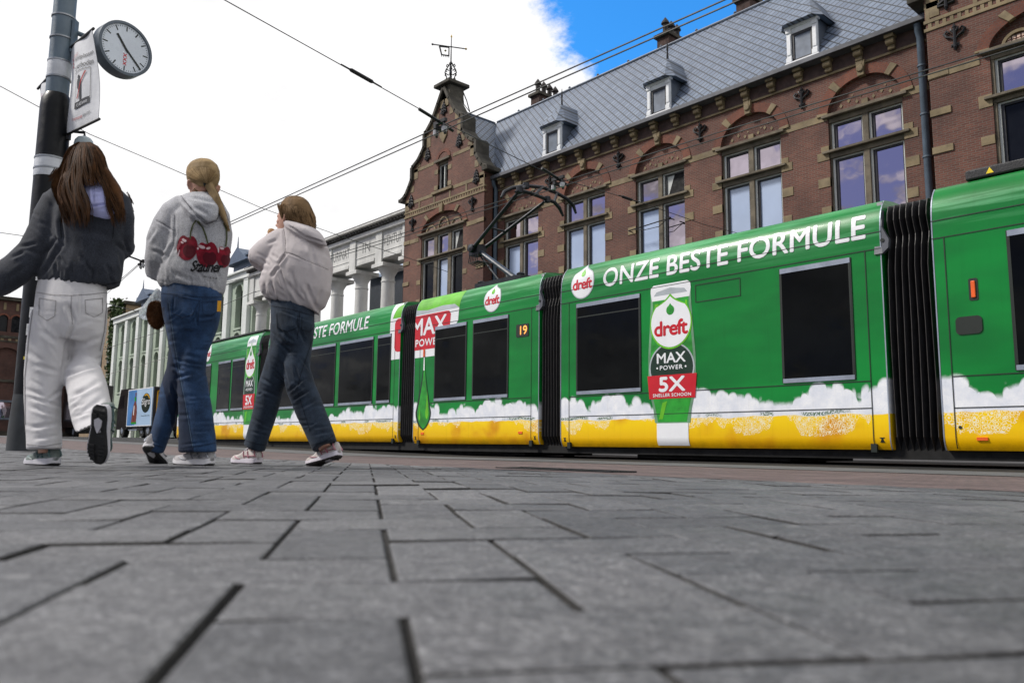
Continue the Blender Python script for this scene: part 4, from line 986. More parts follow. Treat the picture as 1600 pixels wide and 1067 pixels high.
# dark office block seen between the columns
M_DKCLAD = mat('slate_cladding', (.030,.036,.046), .5, var=.15)
ob = thing('office_building', 'dark clad building with pale sloping roof, seen between the white columns', 'building', (-48, 36, .4))
mb = MB(); mb.box(-55.6, -40, 34, 46, 0, 13.6); mb.build('wall', M_DKCLAD, ob)
mb = MB(); mb.add([(-56,33.6,13.6),(-40,33.6,13.6),(-40,41,17.5),(-56,41,17.5),(-56,33.6,13.4),(-40,33.6,13.4)], [(0,1,2,3),(4,5,1,0)]); mb.build('roof', mat('pale_metal_roof', srgb(150,166,188), .4, metal=.2), ob)
for j in range(2):
    for k in range(15):
        mb = MB(); x = -55.4+1.02*k; mb.box(x, x+.94, 33.96, 34.02, 9.2+.86*j, 10.0+.86*j); mb.build('window', mat('office_glass', srgb(120,130,138), .15, var=.2) if 'office_glass' not in MATS else MATS['office_glass'], ob)
# ---------------------------------------------------------------- pale green and white office of tall arches
GYY = 25.0
M_GRN = mat('pale_green_render', srgb(168,182,164), .8, var=.12, vscale=.6)
M_WHT = mat('white_pilaster', srgb(222,226,222), .7, var=.08, vscale=.8)
gb = thing('green_building', 'pale green building with white piers and two tiers of tall arched windows, beyond the colonnade', 'building', (-75, 28, .5))
mb = MB(); bx = [-90.2+3.72*k for k in range(9)]
wall_with_arches(mb, -92.2, -57.6, -.1, 13.2, GYY, [(x+.25, .62, 5.3, 8.1, .55) for x in bx], .5)
mb2 = MB()
# upper tier cut from its own wall, stacked on the lower
mb = MB()
wall_with_arches(mb, -92.2, -57.6, 8.95, 13.2, GYY, [(x+.25, .62, 9.05, 11.9, .58) for x in bx], .5)
wall_with_arches(mb, -92.2, -57.6, 4.0, 8.95, GYY, [(x+.25, .62, 5.3, 8.12, .55) for x in bx], .5)
wall_with_arches(mb, -92.2, -57.6, -.1, 4.0, GYY, [(x+.25, .9, .6, 2.9, .75) for x in bx], .5)
mb.box(-92.2, -57.6, GYY+.55, 30, -.1, 13.1); mb.add([(-92.2,GYY,-.1),(-92.2,GYY+.6,-.1),(-92.2,GYY+.6,13.2),(-92.2,GYY,13.2)], [(0,1,2,3)]); mb.add([(-57.6,GYY,-.1),(-57.6,GYY+.6,-.1),(-57.6,GYY+.6,13.2),(-57.6,GYY,13.2)], [(3,2,1,0)])
mb.build('wall', M_GRN, gb, recalc=False)
mb = MB()
for x in [-92.2]+[v+1.98 for v in bx]: mb.box(x-.42, x+.42, GYY-.28, GYY+.05, .3, 12.75)
mb.box(-92.7, -57.5, GYY-.35, GYY+.1, 12.75, 13.25); mb.box(-92.8, -57.5, GYY-.55, GYY+.1, 13.25, 13.42)
mb.build('piers', M_WHT, gb, bevel=.03)
for x in bx:
    for z0, sp, r, hw in ((9.05,11.9,.58,.62),(5.3,8.12,.55,.62),(.6,2.9,.75,.9)):
        mb = MB(); ring_blocks(mb, x+.25, hw+.02, sp, r+.02, .22, GYY-.06, GYY+.03, 0, pi, 14); mb.box(x+.25-hw-.15, x+.25+hw+.15, GYY-.12, GYY+.1, z0-.16, z0)
        w = mb.build('window', M_GRN, gb)
        mb = MB(); A = arch_pts(x+.25, hw, sp, r); mb.add([(x+.25-hw,GYY+.42,z0)]+[(a, GYY+.42, z) for a, z in A]+[(x+.25+hw,GYY+.42,z0)], [tuple(range(len(A)+1, -1, -1))]); mb.build('pane', M_WDK, w, recalc=False)
mb = MB(); mb.add([(-92.5,GYY-.3,13.4),(-57.5,GYY-.3,13.4),(-57.5,30,15.6),(-92.5,30,15.6)], [(0,1,2,3)]); gr = mb.build('roof', mat('dark_roof', (.03,.034,.042), .6, var=.2), gb)
for x in (-84.3, -61.0):
    mb = MB(); mb.box(x-1.6, x+1.6, GYY+.4, GYY+3, 13.4, 14.4); mb.box(x-2.0, x+2.0, GYY+.0, GYY+3.3, 14.75, 14.9)
    mb.add([(x-2.1,GYY-.1,14.4),(x+2.1,GYY-.1,14.4),(x+1.6,GYY+3,14.8),(x-1.6,GYY+3,14.8)], [(0,1,2,3)]); mb.prism([(x-2.1,14.4),(x+2.1,14.4),(x,15.6)], GYY-.1, GYY+3.2)
    mb.tube([(x,GYY,15.5),(x,GYY,16.5)], [.08,.02], 5); mb.build('dormer', mat('blue_grey_dormer_%d' % int(x), srgb(78,94,116), .5), gr)
# ---------------------------------------------------------------- far end of the street
M_YEL = mat('ochre_brick', srgb(140,120,94), .85, var=.15, vscale=1)
yb = thing('ochre_building', 'ochre brick building with dark windows and ivy on its corner, end of the street', 'building', (-125, 30, .5))
mb = MB(); mb.box(-150, -104, 29, 50, 0, 17.0); mb.build('wall', M_YEL, yb)
mb = MB(); mb.box(-150.3, -103.7, 28.7, 50, 17.0, 17.4); mb.build('cornice', M_MOSS, yb)
for k in range(9):
    for j in range(4):
        mb = MB(); x = -148+4.7*k; z = 2+3.9*j; mb.box(x, x+2.3, 28.93, 29.02, z, z+2.3); mb.build('window', M_WDK, yb)
def leaf_mass(name, centre, size, n, m, label, cat, rnd, leaf=.22):
    mb = MB()
    for i in range(n):
        p = Vector((rnd.gauss(0,.4)*size[0], rnd.gauss(0,.4)*size[1], rnd.uniform(-.5,.5)*size[2])); q = Vector(centre)+p
        a = Vector((rnd.gauss(0,1), rnd.gauss(0,1), rnd.gauss(0,1))).normalized(); b = a.orthogonal().normalized(); s = leaf*rnd.uniform(.6,1.4)
        mb.add([q-a*s, q+b*s*.6, q+a*s, q-b*s*.6], [(0,1,2,3)])
    o = mb.build(name, m, recalc=False)
    if label: tag(o, label, cat)
    return o
M_LEAF = mat('ivy_leaf', srgb(62,82,38), .6, var=.4, vscale=2, island=.5)
leaf_mass('ivy', (-104.8, 28.2, 9.0), (1.5, .7, 17), 6500, M_LEAF, 'dark green ivy climbing the corner between ochre and pale green buildings', 'climbing plant', random.Random(2), .2)
M_DBR = brick_mat('dark_red_brick', (.085,.034,.026), (.115,.046,.034), (.085,.06,.05))
rb = thing('dark_brick_building', 'dark red brick building with twin arched windows at the left end of the street', 'building', (-72, 0, .3))
rb.rotation_euler = (0, 0, pi/2)
def rpart(mb, name, m, parent, **k):
    o = mb.build(name, m, **k); o.parent = parent; return o
mb = MB(); BX = [1.8+3.3*k for k in range(5)]
wall_with_arches(mb, -6, 17.2, 7.9, 10.9, 0, [(x+d, .30, 8.25, 9.25, .30) for x in BX for d in (-.42, .42)], .3)
wall_with_arches(mb, -6, 17.2, 4.4, 7.9, 0, [(x, .95, 4.75, 6.25, .75) for x in BX], .25)
wall_with_arches(mb, -6, 17.2, -1, 4.4, 0, [(x, .62, 1.6, 2.75, .05) for x in BX], .25)
mb.box(-6, 17.2, .35, 16, -1, 10.8); mb.add([(17.2,0,-1),(17.2,.5,-1),(17.2,.5,10.9),(17.2,0,10.9)], [(0,1,2,3)])
rpart(mb, 'wall', M_DBR, rb, recalc=False)
mb = MB()
for z0, z1, y in ((7.75,7.95,-.08),(7.45,7.55,-.04),(4.35,4.55,-.10),(10.7,10.95,-.3),(-1,.6,-.1)): mb.box(-6, 17.2, y, .1, z0, z1)
rpart(mb, 'stone_bands', M_MOSS, rb)
mb = MB()
for k in range(46): mb.box(-5.8+.5*k, -5.6+.5*k, -.05, .05, 7.56, 7.72)
for k in range(27): mb.box(-5.8+.85*k, -5.62+.85*k, -.05, .05, 9.95, 10.5)
rpart(mb, 'stone_dentils', M_SAND, rb)
for x in BX:
    for d in (-.42, .42):
        mb = MB(); ring_blocks(mb, x+d, .31, 9.25, .31, .12, -.04, .02, 0, pi, 10); w = rpart(mb, 'window', M_ORBR, rb)
        mb = MB(); mb.add([(x+d-.3,.22,8.25),(x+d+.3,.22,8.25),(x+d+.3,.22,9.6),(x+d-.3,.22,9.6)], [(0,1,2,3)]); rpart(mb, 'pane', M_WDK, w, recalc=False)
    mb = MB(); ring_blocks(mb, x, .96, 6.25, .76, .22, -.05, .02, 0, pi, 16); mb.add([(x-.95,.2,4.75),(x+.95,.2,4.75),(x+.95,.2,7.1),(x-.95,.2,7.1)], [(0,1,2,3)]); rpart(mb, 'blind_arch', M_DBR, rb)
    mb = MB(); mb.box(x-.72, x+.72, -.05, .1, 1.45, 1.6); mb.box(x-.72, x+.72, -.05, .1, 2.8, 2.95); w = rpart(mb, 'lower_window', M_ZINC, rb)
    mb = MB(); mb.add([(x-.62,.2,1.6),(x+.62,.2,1.6),(x+.62,.2,2.85),(x-.62,.2,2.85)], [(0,1,2,3)]); rpart(mb, 'pane', M_WGL, w, recalc=False)
mb = MB(); mb.add([(-6.5,-.4,10.95),(17.6,-.4,10.95),(17.6,6,11.3),(-6.5,6,11.3)], [(0,1,2,3)]); rpart(mb, 'roof', MATS['dark_roof'], rb)
# ================================================================== STREET THINGS
# ---- delivery trailer with billboard
M_TBLK = mat('truck_black', (.008,.008,.009), .35, coat=.3, var=.3)
M_TYRE = mat('tyre', (.012,.012,.012), .9)
M_SKYP = mat('poster_pale_blue', srgb(176,204,232), .35, var=.06, vscale=.8)
M_BLUEP = mat('poster_blue', srgb(84,136,196), .35, var=.25, vscale=.7)
M_BROWN = mat('print_brown', srgb(120,62,52), .4, var=.3, vscale=4)
M_YELP = mat('stripe_yellow', srgb(214,160,16), .5)
TKY = 14.9
def truck_z(x): return ground_z(x, TKY)-.012
tx1 = on_y(240,604,TKY).x; tx0 = on_y(201.5,612,TKY).x; tz1 = on_y(240,604,TKY).z; tz0 = on_y(236,665,TKY).z
tr = thing('delivery_truck', 'black delivery truck carrying a white and blue billboard on its side', 'truck', ((tx0+tx1)/2, TKY+1.2, truck_z(tx0)))
mb = MB(); mb.box(tx0-.2, tx1+.05, TKY+.03, TKY+2.5, tz0-.08, tz1+.02); body = mb.build('cargo_box', M_TBLK, tr, bevel=.03)
mb = MB(); e = tx1+.055
for y0, y1, z0, z1 in ((TKY+.2,TKY+2.3,tz1-.25,tz1-.18),(TKY+.2,TKY+.27,tz0+.3,tz1-.18),(TKY+2.2,TKY+2.27,tz0+.3,tz1-.18)): mb.box(e-.02, e+.01, y0, y1, z0, z1)
mb.build('rear_outline', M_YELP, body)
mb = MB()
for z in (tz0+.15, tz0+1.1, tz1-.4): mb.box(e-.02, e+.012, TKY+.9, TKY+1.1, z, z+.1)
mb.build('rear_fittings', M_FRAME, body)
mb = MB(); mb.box(tx0, tx1, TKY-.02, TKY+.03, tz0, tz1); bb = mb.build('billboard', M_SKYP, tr)
W_, H_ = tx1-tx0, tz1-tz0
def bpoly(name, polys, m, eps):
    mb = MB()
    for vs, fs, *_q in polys: mb.add([(tx0+W_*u, TKY-.02-eps, tz0+H_*v) for u, v in vs], fs)
    mb.build(name, m, bb, recalc=False)
bpoly('billboard_edge', [quad(0,1,.975,1), quad(0,1,0,.02), quad(0,.02,.02,.975), quad(.98,1,.02,.975)], M_WHITE, .004)
bpoly('billboard_left_field', [poly([(.02,.02),(.34,.02),(.40,.4),(.36,.975),(.02,.975)])], M_BLUEP, .004)
bpoly('billboard_bottle', [poly([(.20,.06),(.40,.06),(.42,.35),(.40,.55),(.35,.66),(.345,.82),(.355,.90),(.31,.90),(.315,.82),(.30,.66),(.26,.55),(.22,.35)])], M_BROWN, .007)
bpoly('billboard_bottle_band', [quad(.29,.36,.68,.78), poly([(.2,.06),(.42,.06),(.42,.11),(.2,.11)])], MATS['print_mid_green'], .009)
bpoly('billboard_bottle_highlight', [poly([(.27,.3),(.30,.3),(.31,.56),(.28,.54)])], M_WHITE, .010)
cx_, cz_, rx_, rz_ = .76, .60, .175, .255
bpoly('logo_disc', [ell(cx_, cz_, rx_, rz_, 32)], mat('logo_green_black', srgb(14,34,24), .4), .007)
bpoly('logo_ring', [(lambda P, Q: (P+Q, [(i, i+1, i+1+len(P), i+len(P)) for i in range(len(P)-1)]))([(cx_+rx_*.92*cos(a), cz_+rz_*.92*sin(a)) for a in [pi*.15+pi*.5*i/12 for i in range(13)]], [(cx_+rx_*.78*cos(a), cz_+rz_*.78*sin(a)) for a in [pi*.15+pi*.5*i/12 for i in range(13)]])], M_YELP, .009)
bpoly('logo_lettering', [txt('Sligro', cx_-.165, cx_+.165, cz_-.10, cz_+.13, .03)], M_WHITE, .011)
bpoly('billboard_slogan', [txt('Samen ondernemen', .60, .93, .255, .29, .0)], M_DKG, .007)
mb = MB(); mb.box(tx0-.1, tx1, TKY+.3, TKY+2.2, truck_z(tx0)+.45, tz0-.08); mb.box(tx0+1.0, tx1-1.6, TKY+.05, TKY+.12, truck_z(tx0)+.42, truck_z(tx0)+.72); mb.build('chassis', M_UNDER, tr)
mb = MB(); mb.box(tx0+.3, tx0+1.9, TKY+.02, TKY+.06, truck_z(tx0)+.62, truck_z(tx0)+.74); mb.box(tx0+.3, tx0+1.9, TKY+.02, TKY+.06, truck_z(tx0)+.42, truck_z(tx0)+.5); mb.build('side_guard', M_FRAME, tr)
for x in (tx1-.9, tx1-2.0, tx0-1.3):
    for y in (TKY+.15, TKY+2.1):
        mb = MB(); mb.lathe((x, y, truck_z(x)+.48), [(.0,0),(.2,-.02),(.44,-.02),(.48,.05),(.48,.25),(.44,.3),(0,.3)], 20, (0,1,0)); w = mb.build('wheel', M_TYRE, tr)
        mb = MB(); mb.lathe((x, y-.03, truck_z(x)+.48), [(0,0),(.10,-.03),(.24,0),(.24,.03),(0,.03)], 14, (0,1,0)); mb.build('rim', M_FRAME, w)
mb = MB(); zc = truck_z(tx0); mb.prism([(tx0-2.5,zc+.5),(tx0-.35,zc+.5),(tx0-.35,zc+3.0),(tx0-2.0,zc+3.0),(tx0-2.42,zc+1.9)], TKY+.1, TKY+2.4); cab = mb.build('cab', M_TBLK, tr, bevel=.04)
mb = MB(); mb.prism([(tx0-2.2,zc+1.8),(tx0-1.2,zc+1.8),(tx0-1.2,zc+2.6),(tx0-1.95,zc+2.6)], TKY+.085, TKY+.12); mb.build('cab_window', M_WDK, cab)
# ---- black van further left
vx0, vx1 = on_y(118,640,TKY+1).x, on_y(190,640,TKY+1).x; vz = ground_z(vx0, TKY)-.012
vn = thing('black_truck', 'black box truck parked ahead of the billboard truck', 'truck', ((vx0+vx1)/2-9, TKY+2, vz))
vx0 -= 11; vx1 -= 11
mb = MB(); mb.box(vx0, vx1, TKY+1, TKY+3.4, vz+.8, vz+4.1); vb = mb.build('cargo_box', M_TBLK, vn, bevel=.03)
mb = MB(); vs, fs, asp = text_mesh('ITALIA', .01, 1.1)
mb.add([(vx1-2.4+1.9*u, TKY+.994, vz+3.3+.42*v) for u, v in vs], fs); mb.build('lettering', M_WHITE, vb, recalc=False)
mb = MB(); mb.prism([(vx0-2.3,vz+.5),(vx0-.1,vz+.5),(vx0-.1,vz+2.9),(vx0-1.8,vz+2.9),(vx0-2.25,vz+1.8)], TKY+1.1, TKY+3.3); mb.build('cab', M_TBLK, vn, bevel=.04)
mb = MB(); mb.box(vx0, vx1, TKY+1.3, TKY+3.1, vz+.4, vz+.8); mb.build('chassis', M_UNDER, vn)
for x in (vx1-1.2, vx0-1.1):
    for y in (TKY+1.1, TKY+3.0):
        mb = MB(); mb.lathe((x, y, vz+.48), [(0,0),(.44,-.02),(.48,.05),(.48,.28),(0,.3)], 18, (0,1,0)); w = mb.build('wheel', M_TYRE, vn)
        mb = MB(); mb.lathe((x, y-.02, vz+.48), [(0,0),(.22,-.02),(.22,.03),(0,.03)], 12, (0,1,0)); mb.build('rim', M_FRAME, w)
# ---- clock pole
M_POLE = mat('pole_grey_paint', srgb(96,112,124), .42, var=.12, vscale=3, bump=.15, bscale=20)
M_POLEB = mat('pole_black_sleeve', srgb(9,11,15), .42, var=.5, vscale=4, spec=.25, bump=.2, bscale=9)
M_POLEF = mat('pole_foot_grey', srgb(44,48,51), .6, var=.3, vscale=3)
M_ALU = mat('clamp_steel', srgb(150,154,158), .35, metal=.6)
M_SHEETW = mat('white_sheeting', srgb(206,210,216), .55, var=.12, vscale=6, bump=.4, bscale=9)
PX, PYY = -12.06, 2.27; pz = ground_z(PX, PYY)
pole = thing('catenary_pole', 'tall grey steel pole with a black sleeve and stickers, carrying the clock', 'pole', (PX, PYY, pz))
c0 = Vector((PX, PYY, 0))
mb = MB(); mb.lathe(c0, [(.145,4.85),(.142,7.0),(.135,9.5),(0,9.5)], 28); mb.build('upper_shaft', M_POLE, pole, smooth=True)
mb = MB(); mb.lathe(c0, [(.196,.75),(.196,4.70),(.186,4.82),(.150,4.90)], 28); sl = mb.build('lower_shaft', M_POLEB, pole, smooth=True)
mb = MB(); mb.lathe(c0, [(.225,pz-.03),(.222,.30),(.198,.75),(.1,.76)], 28); mb.build('foot', M_POLEF, pole, smooth=True)
for z, r in ((6.02,.150),(5.70,.150),(5.36,.150),(5.12,.150),(3.95,.202),(3.80,.202)):
    mb = MB(); mb.lathe(c0, [(r,z),(r+.006,z+.004),(r+.006,z+.024),(r,z+.028)], 28); mb.build('strap', M_ALU, pole, smooth=True)
mb = MB(); mb.lathe(c0, [(.149,5.13),(.150,5.14),(.150,5.37),(.149,5.38)], 28); mb.build('wrap', M_SHEETW, pole, smooth=True)
mb = MB(); mb.lathe(c0, [(.1995,3.70),(.2015,3.71),(.2015,3.97),(.1995,3.98)], 28); mb.build('wrap', M_SHEETW, pole, smooth=True)
# stickers on the sleeve
rnd = random.Random(8); tocam = math.atan2(-PYY, -PX)
for i, (col, da, z, w, h) in enumerate([((232,232,235),-.05,2.25,.10,.05),((60,80,200),.55,2.30,.12,.05),((225,225,90),.10,2.15,.07,.07),((70,75,110),.50,2.10,.10,.10),((235,235,235),-.25,1.75,.10,.14),((240,240,236),-.28,1.52,.13,.15),((220,30,40),-.1,2.42,.05,.05),((90,180,120),.45,1.6,.06,.05),((60,60,160),.35,1.35,.08,.06),((235,210,60),-.5,1.2,.05,.04),((200,200,205),.15,2.46,.12,.04)]):
    mb = MB(); a0 = tocam+da; n = 6; R = .1985
    vs = [(PX+R*cos(a0+w/R*(k/n-.5)), PYY+R*sin(a0+w/R*(k/n-.5)), z+dz) for dz in (0, h) for k in range(n+1)]
    mb.add(vs, [(k, k+1, n+2+k, n+1+k) for k in range(n)]); mb.build('sticker', mat('sticker_%d' % i, srgb(*col), .5, var=.3, vscale=60), sl, recalc=False)
# ---- clock
def frame_from(n):
    """right and up axes on a face with outward normal n"""
    r = UP.cross(n).normalized() * 1; return r, n.cross(r)
ck = at_depth(196, 76.5, 10.6); NRM = (Vector((0,0,CAMH))-ck); NRM.z = 0; NRM = Matrix.Rotation(radians(27), 3, 'Z') @ NRM.normalized()
clk = thing('clock', 'round white faced station clock in a grey drum on the pole', 'clock', ck)
r_, u_ = frame_from(NRM); R = .385
mb = MB(); mb.lathe(ck, [(R*.6,-.20),(R*.98,-.19),(R,-.17),(R,.0),(R*1.0,.02),(R*.90,.025),(R*.89,.0),(.0,.0)], 48, NRM); drum = mb.build('clock_case', mat('clock_case_grey', srgb(82,92,102), .38, metal=.2), clk, smooth=True)
def cpoly(name, polys, m, off, parent):
    mb = MB()
    for vs, fs, *_q in polys: mb.add([ck + r_*x + u_*y + NRM*off for x, y in vs], fs)
    return mb.build(name, m, parent, recalc=False)
dial = cpoly('dial', [ell(0, 0, R*.895, R*.895, 48)], mat('dial_white', srgb(214,222,232), .3, var=.05, vscale=2), .003, clk)
def bar(a, r0, r1, w):
    d = Vector((sin(a), cos(a))); p = Vector((d.y, -d.x))
    return poly([tuple(d*r0-p*w), tuple(d*r0+p*w), tuple(d*r1+p*w), tuple(d*r1-p*w)])
cpoly('hour_marks', [bar(2*pi*k/12, R*.66, R*.85, .0085) for k in range(12)]+[bar(2*pi*k/60, R*.80, R*.85, .003) for k in range(60) if k % 5], M_SEAM, .005, dial)
cpoly('emblem_crosses', [bar2 for k in range(3) for bar2 in [(lambda y, s: poly([(-.024, y-.022*s-.008), (-.024, y-.022*s+.008), (.024, y+.022*s+.008), (.024, y+.022*s-.008)][::1]))(-.10-.06*k, s) for s in (-1, 1)]], M_RED, .006, dial)
cpoly('hour_hand', [bar(radians(-38), -.06, R*.56, .017)], M_SEAM, .009, clk); cpoly('minute_hand', [bar(radians(134), -.06, R*.84, .013)], M_SEAM, .012, clk)
m, g, b = principled('clock_cover_glass'); b.inputs['Base Color'].default_value = (1,1,1,1); b.inputs['Roughness'].default_value = .02; b.inputs['Transmission Weight'].default_value = 1.; b.inputs['IOR'].default_value = 1.15
arm0 = Vector((PX, PYY, ck.z+.12)); mb = MB()
for dz in (.14, -.22): mb.tube([arm0+Vector((0,0,dz)), ck-NRM*.16+Vector((0,0,dz*.6))-RT*R*.4], .035, 8)
mb.obox(arm0+RT*.17, RT, FW, UP, .02, .05, .24); mb.build('clock_bracket', M_POLE, clk)
# ---- banners
M_BAN = mat('banner_white', srgb(216,218,222), .7, var=.06, vscale=5, bump=.25, bscale=7)
M_BTXT = mat('banner_print_dark', srgb(52,54,60), .6)
M_BRED = mat('banner_print_red', srgb(176,30,40), .6)
def banner(P, label, nm='banner'):
    """P: four corners (tl, tr, br, bl); slightly curled cloth between two rods"""
    tl, tr, br, bl = P; c = (tl+tr+br+bl)/4
    b = thing(nm, label, 'banner', c)
    nrm = ((tr-tl).cross(bl-tl)).normalized(); nrm = -nrm if nrm.dot(Vector((0,0,CAMH))-c) < 0 else nrm
    def pt(u, v, off=0.):
        p = (bl.lerp(br, u)).lerp(tl.lerp(tr, u), v)
        # the cloth waists in towards the middle of its left edge and billows
        w = .16*sin(pi*v)*(1-u); p = p + (tr-tl).normalized()*((tr-tl).length*w)
        return p + nrm*(off+.035*sin(pi*v)*sin(pi*u*1.3)+.012*sin(9*u+5*v))
    mb = MB(); N, Mv = 14, 22
    for e in (0, .006):
        mb.add([pt(i/N, j/Mv, -e) for j in range(Mv+1) for i in range(N+1)], [(j*(N+1)+i, j*(N+1)+i+1, (j+1)*(N+1)+i+1, (j+1)*(N+1)+i) for j in range(Mv) for i in range(N)])
    cl = mb.build('cloth', M_BAN, b, smooth=True, recalc=False)
    mb = MB(); d = (tr-tl).normalized()
    mb.tube([tl-d*.06, tr+d*.03], .018, 8); mb.tube([bl-d*.06, br+d*.03], .018, 8); mb.build('rod', M_IRON, b)
    def pr(name, polys, m, off):
        mb = MB()
        for vs, fs in cut_polys(polys, 14): mb.add([pt(u, v, off+.004) for u, v in vs], fs)
        mb.build(name, m, cl, recalc=False)
    pr('print', [txt('Wildplassen', .26, .92, .735, .80, .0), txt('is verboden', .26, .88, .645, .71, .0), ell(.46, .55, .045, .021, 14), poly([(.40,.53),(.52,.53),(.54,.45),(.50,.29),(.44,.29),(.43,.40),(.36,.44),(.36,.50)]),
                 quad(.26,.78,.225,.29)], M_BTXT, .004)
    fr = [quad(.26,.80,.615,.622), quad(.26,.80,.285,.292), quad(.26,.268,.29,.62), quad(.79,.80,.29,.62)]
    pr('frame', fr, M_BTXT, .004); pr('print_white', [txt('€140 boete', .33, .72, .238, .275, .01)], M_WHITE, .006)
    pr('strike', [poly([(.32,.33),(.36,.33),(.70,.59),(.66,.59)])]+[q for k in range(3) for q in [poly([(.10,.80-.045*k),(.12,.80-.045*k),(.18,.83-.045*k),(.16,.83-.045*k)]), poly([(.16,.80-.045*k),(.18,.80-.045*k),(.12,.83-.045*k),(.10,.83-.045*k)])]]+[txt('gemeente', .20, .45, .83, .845), txt('amsterdam', .20, .45, .81, .825)], M_BRED, .005)
    pr('footer_red', [txt('I amster', .22, .52, .105, .14, .03)], M_BRED, .005); pr('footer_dark', [txt('dam.com', .53, .80, .105, .14, .03)], M_BTXT, .005)
    return b
D1 = 10.15
b1 = banner([at_depth(109,76,10.5), at_depth(145,46,9.9), at_depth(154,187,9.9), at_depth(103,211,10.5)], 'white banner with a struck-out figure and red crosses, hanging beside the clock')
mb = MB()
for py in (78, 212): a = at_depth(106,py,10.5); mb.tube([Vector((PX,PYY,a.z)), a], .02, 6); mb.obox(a, RT, FW, UP, .03, .03, .06)
mb.build('holder', M_IRON, b1)
b2 = banner([at_depth(61,137,11.3), at_depth(80,116,10.9), at_depth(83,250,10.9), at_depth(63,266,11.3)], 'white banner mostly hidden behind the pole, only its left edge showing')
# ---- dome camera
dc = at_depth(131, 226, 10.6); dome = thing('dome_camera', 'pale dome camera hanging from a thin arm right of the pole', 'camera', dc)
mb = MB(); mb.lathe(dc, [(.125,-.04),(.125,0),(.115,.05),(.085,.09),(.03,.115),(0,.12)], 20); mb.build('housing', mat('camera_pale', srgb(176,190,196), .4), dome, smooth=True)
mb = MB(); mb.lathe(dc, [(0,-.15),(.06,-.13),(.10,-.07),(.11,-.04)], 20); mb.build('dome_glass', M_WDK, dome, smooth=True)
mb = MB(); mb.tube([dc+Vector((0,0,.1)), dc+Vector((0,0,.17)), Vector((PX,PYY,dc.z+.17))], .022, 6); mb.build('arm', M_IRON, dome)
# ---- overhead wires
M_WIRE = mat('wire_black', (.012,.012,.013), .5)
def wire(name, pts, r, label, sag=0., group=None):
    P = []
    pts = [Vector(p) for p in pts]
    for a, b in zip(pts, pts[1:]):
        for k in range(12): t = k/12; P.append(a.lerp(b, t)-Vector((0,0,sag*4*t*(1-t))))
    P.append(pts[-1]); mb = MB(); mb.tube(P, r, 5); return tag(mb.build(name, M_WIRE), label, 'wire', group)
NY = 7.7
for i, (dy, dz, which) in enumerate(((0,0,'upper'),(.0,-.22,'lower'))):
    p = [on_y(1133+17*i, 0+3*i, NY+dy), on_y(690, (197 if not i else 205.5), NY+dy), on_y(361+3*i, 346.5+3*i, NY+dy)]
    d = (p[0]-p[1]); ext = p[0]+d*.9; far = on_y(222, 408+2*i, NY+dy); end = on_y(150, 470+4*i, 9.5)
    wire('overhead_wire', [ext, p[0], p[1], p[2], far, end], .011, ('upper' if not i else 'lower')+' of the two thick overhead wires crossing the open sky above the tram', group='overhead wires of the near track')
for i in range(2):
    y0 = [(1440,120),(1120,217),(700,346),(620,373.5),(514,405)] if i else [(1440,112),(1120,208),(700,340),(620,368),(514,401)]
    p = [on_y(*q, 10.8) for q in y0]; d = p[0]-p[1]
    wire('overhead_wire', [p[0]+d*1.6]+p+[on_y(240,470+3*i,10.8)], .010, ('lower' if i else 'upper')+' of the two overhead wires running in front of the brick arches', group='overhead wires of the far track')
sp = [on_x(350,0,-10.55)]; sp = [sp[0]+(sp[0]-on_x(690,190,-10.55))*1.2]+sp+[on_x(560,117,-10.55), on_x(690,190,-10.55), on_x(870,278,-10.75), on_x(1000,316,-10.8), on_x(1100,351,-10.9), Vector((-11,23.95,5.9))]
wire('span_wire', sp, .008, 'thin span wire with insulators running from the top left to the brick facade')
sp2 = [on_x(0,135,-17.4), on_x(140,210,-17.4), on_x(270,265,-17.4), on_x(408,325,-17.4), on_x(546,374,-17.4), on_x(628,400,-17.4), on_x(700,425,-17.4)]
sp2 = [sp2[0]+(sp2[0]-sp2[1])*1.0]+sp2
wire('span_wire', sp2, .008, 'thin span wire passing behind the pole and the heads of the walkers')
wire('feeder_wire', [at_depth(-40,358,16), at_depth(31,368,18), at_depth(110,380,20)], .008, 'short thin wire at the left edge beside the dark jacket')
wire('feeder_wire', [at_depth(150,470,44), at_depth(215,487,50), at_depth(330,512,60)], .02, 'thin wire crossing in front of the pale green building roof')
wire('feeder_wire', [at_depth(100,565,60), at_depth(260,515,56), at_depth(400,455,52)], .02, 'thin wire sagging across the arched windows of the green building')
wire('feeder_wire', [at_depth(150,590,60), at_depth(300,548,58), at_depth(420,543,57)], .018, 'nearly level thin wire across the lower arched windows')
def insulator(p, d, L, label, nm='insulator'):
    mb = MB(); d = d.normalized()
    mb.tube([p-d*L, p-d*L*.6, p-d*L*.5, p+d*L*.5, p+d*L*.6, p+d*L], [.012,.014,.032,.032,.014,.012], 8); tag(mb.build(nm, M_IRON), label, 'insulator')
insulator(on_x(565,119,-10.55), sp[3]-sp[2], .38, 'dark insulator on the span wire against the white sky')
insulator(on_x(980,310,-10.8), sp[6]-sp[5], .30, 'dark insulator on the span wire in front of the brick wall')
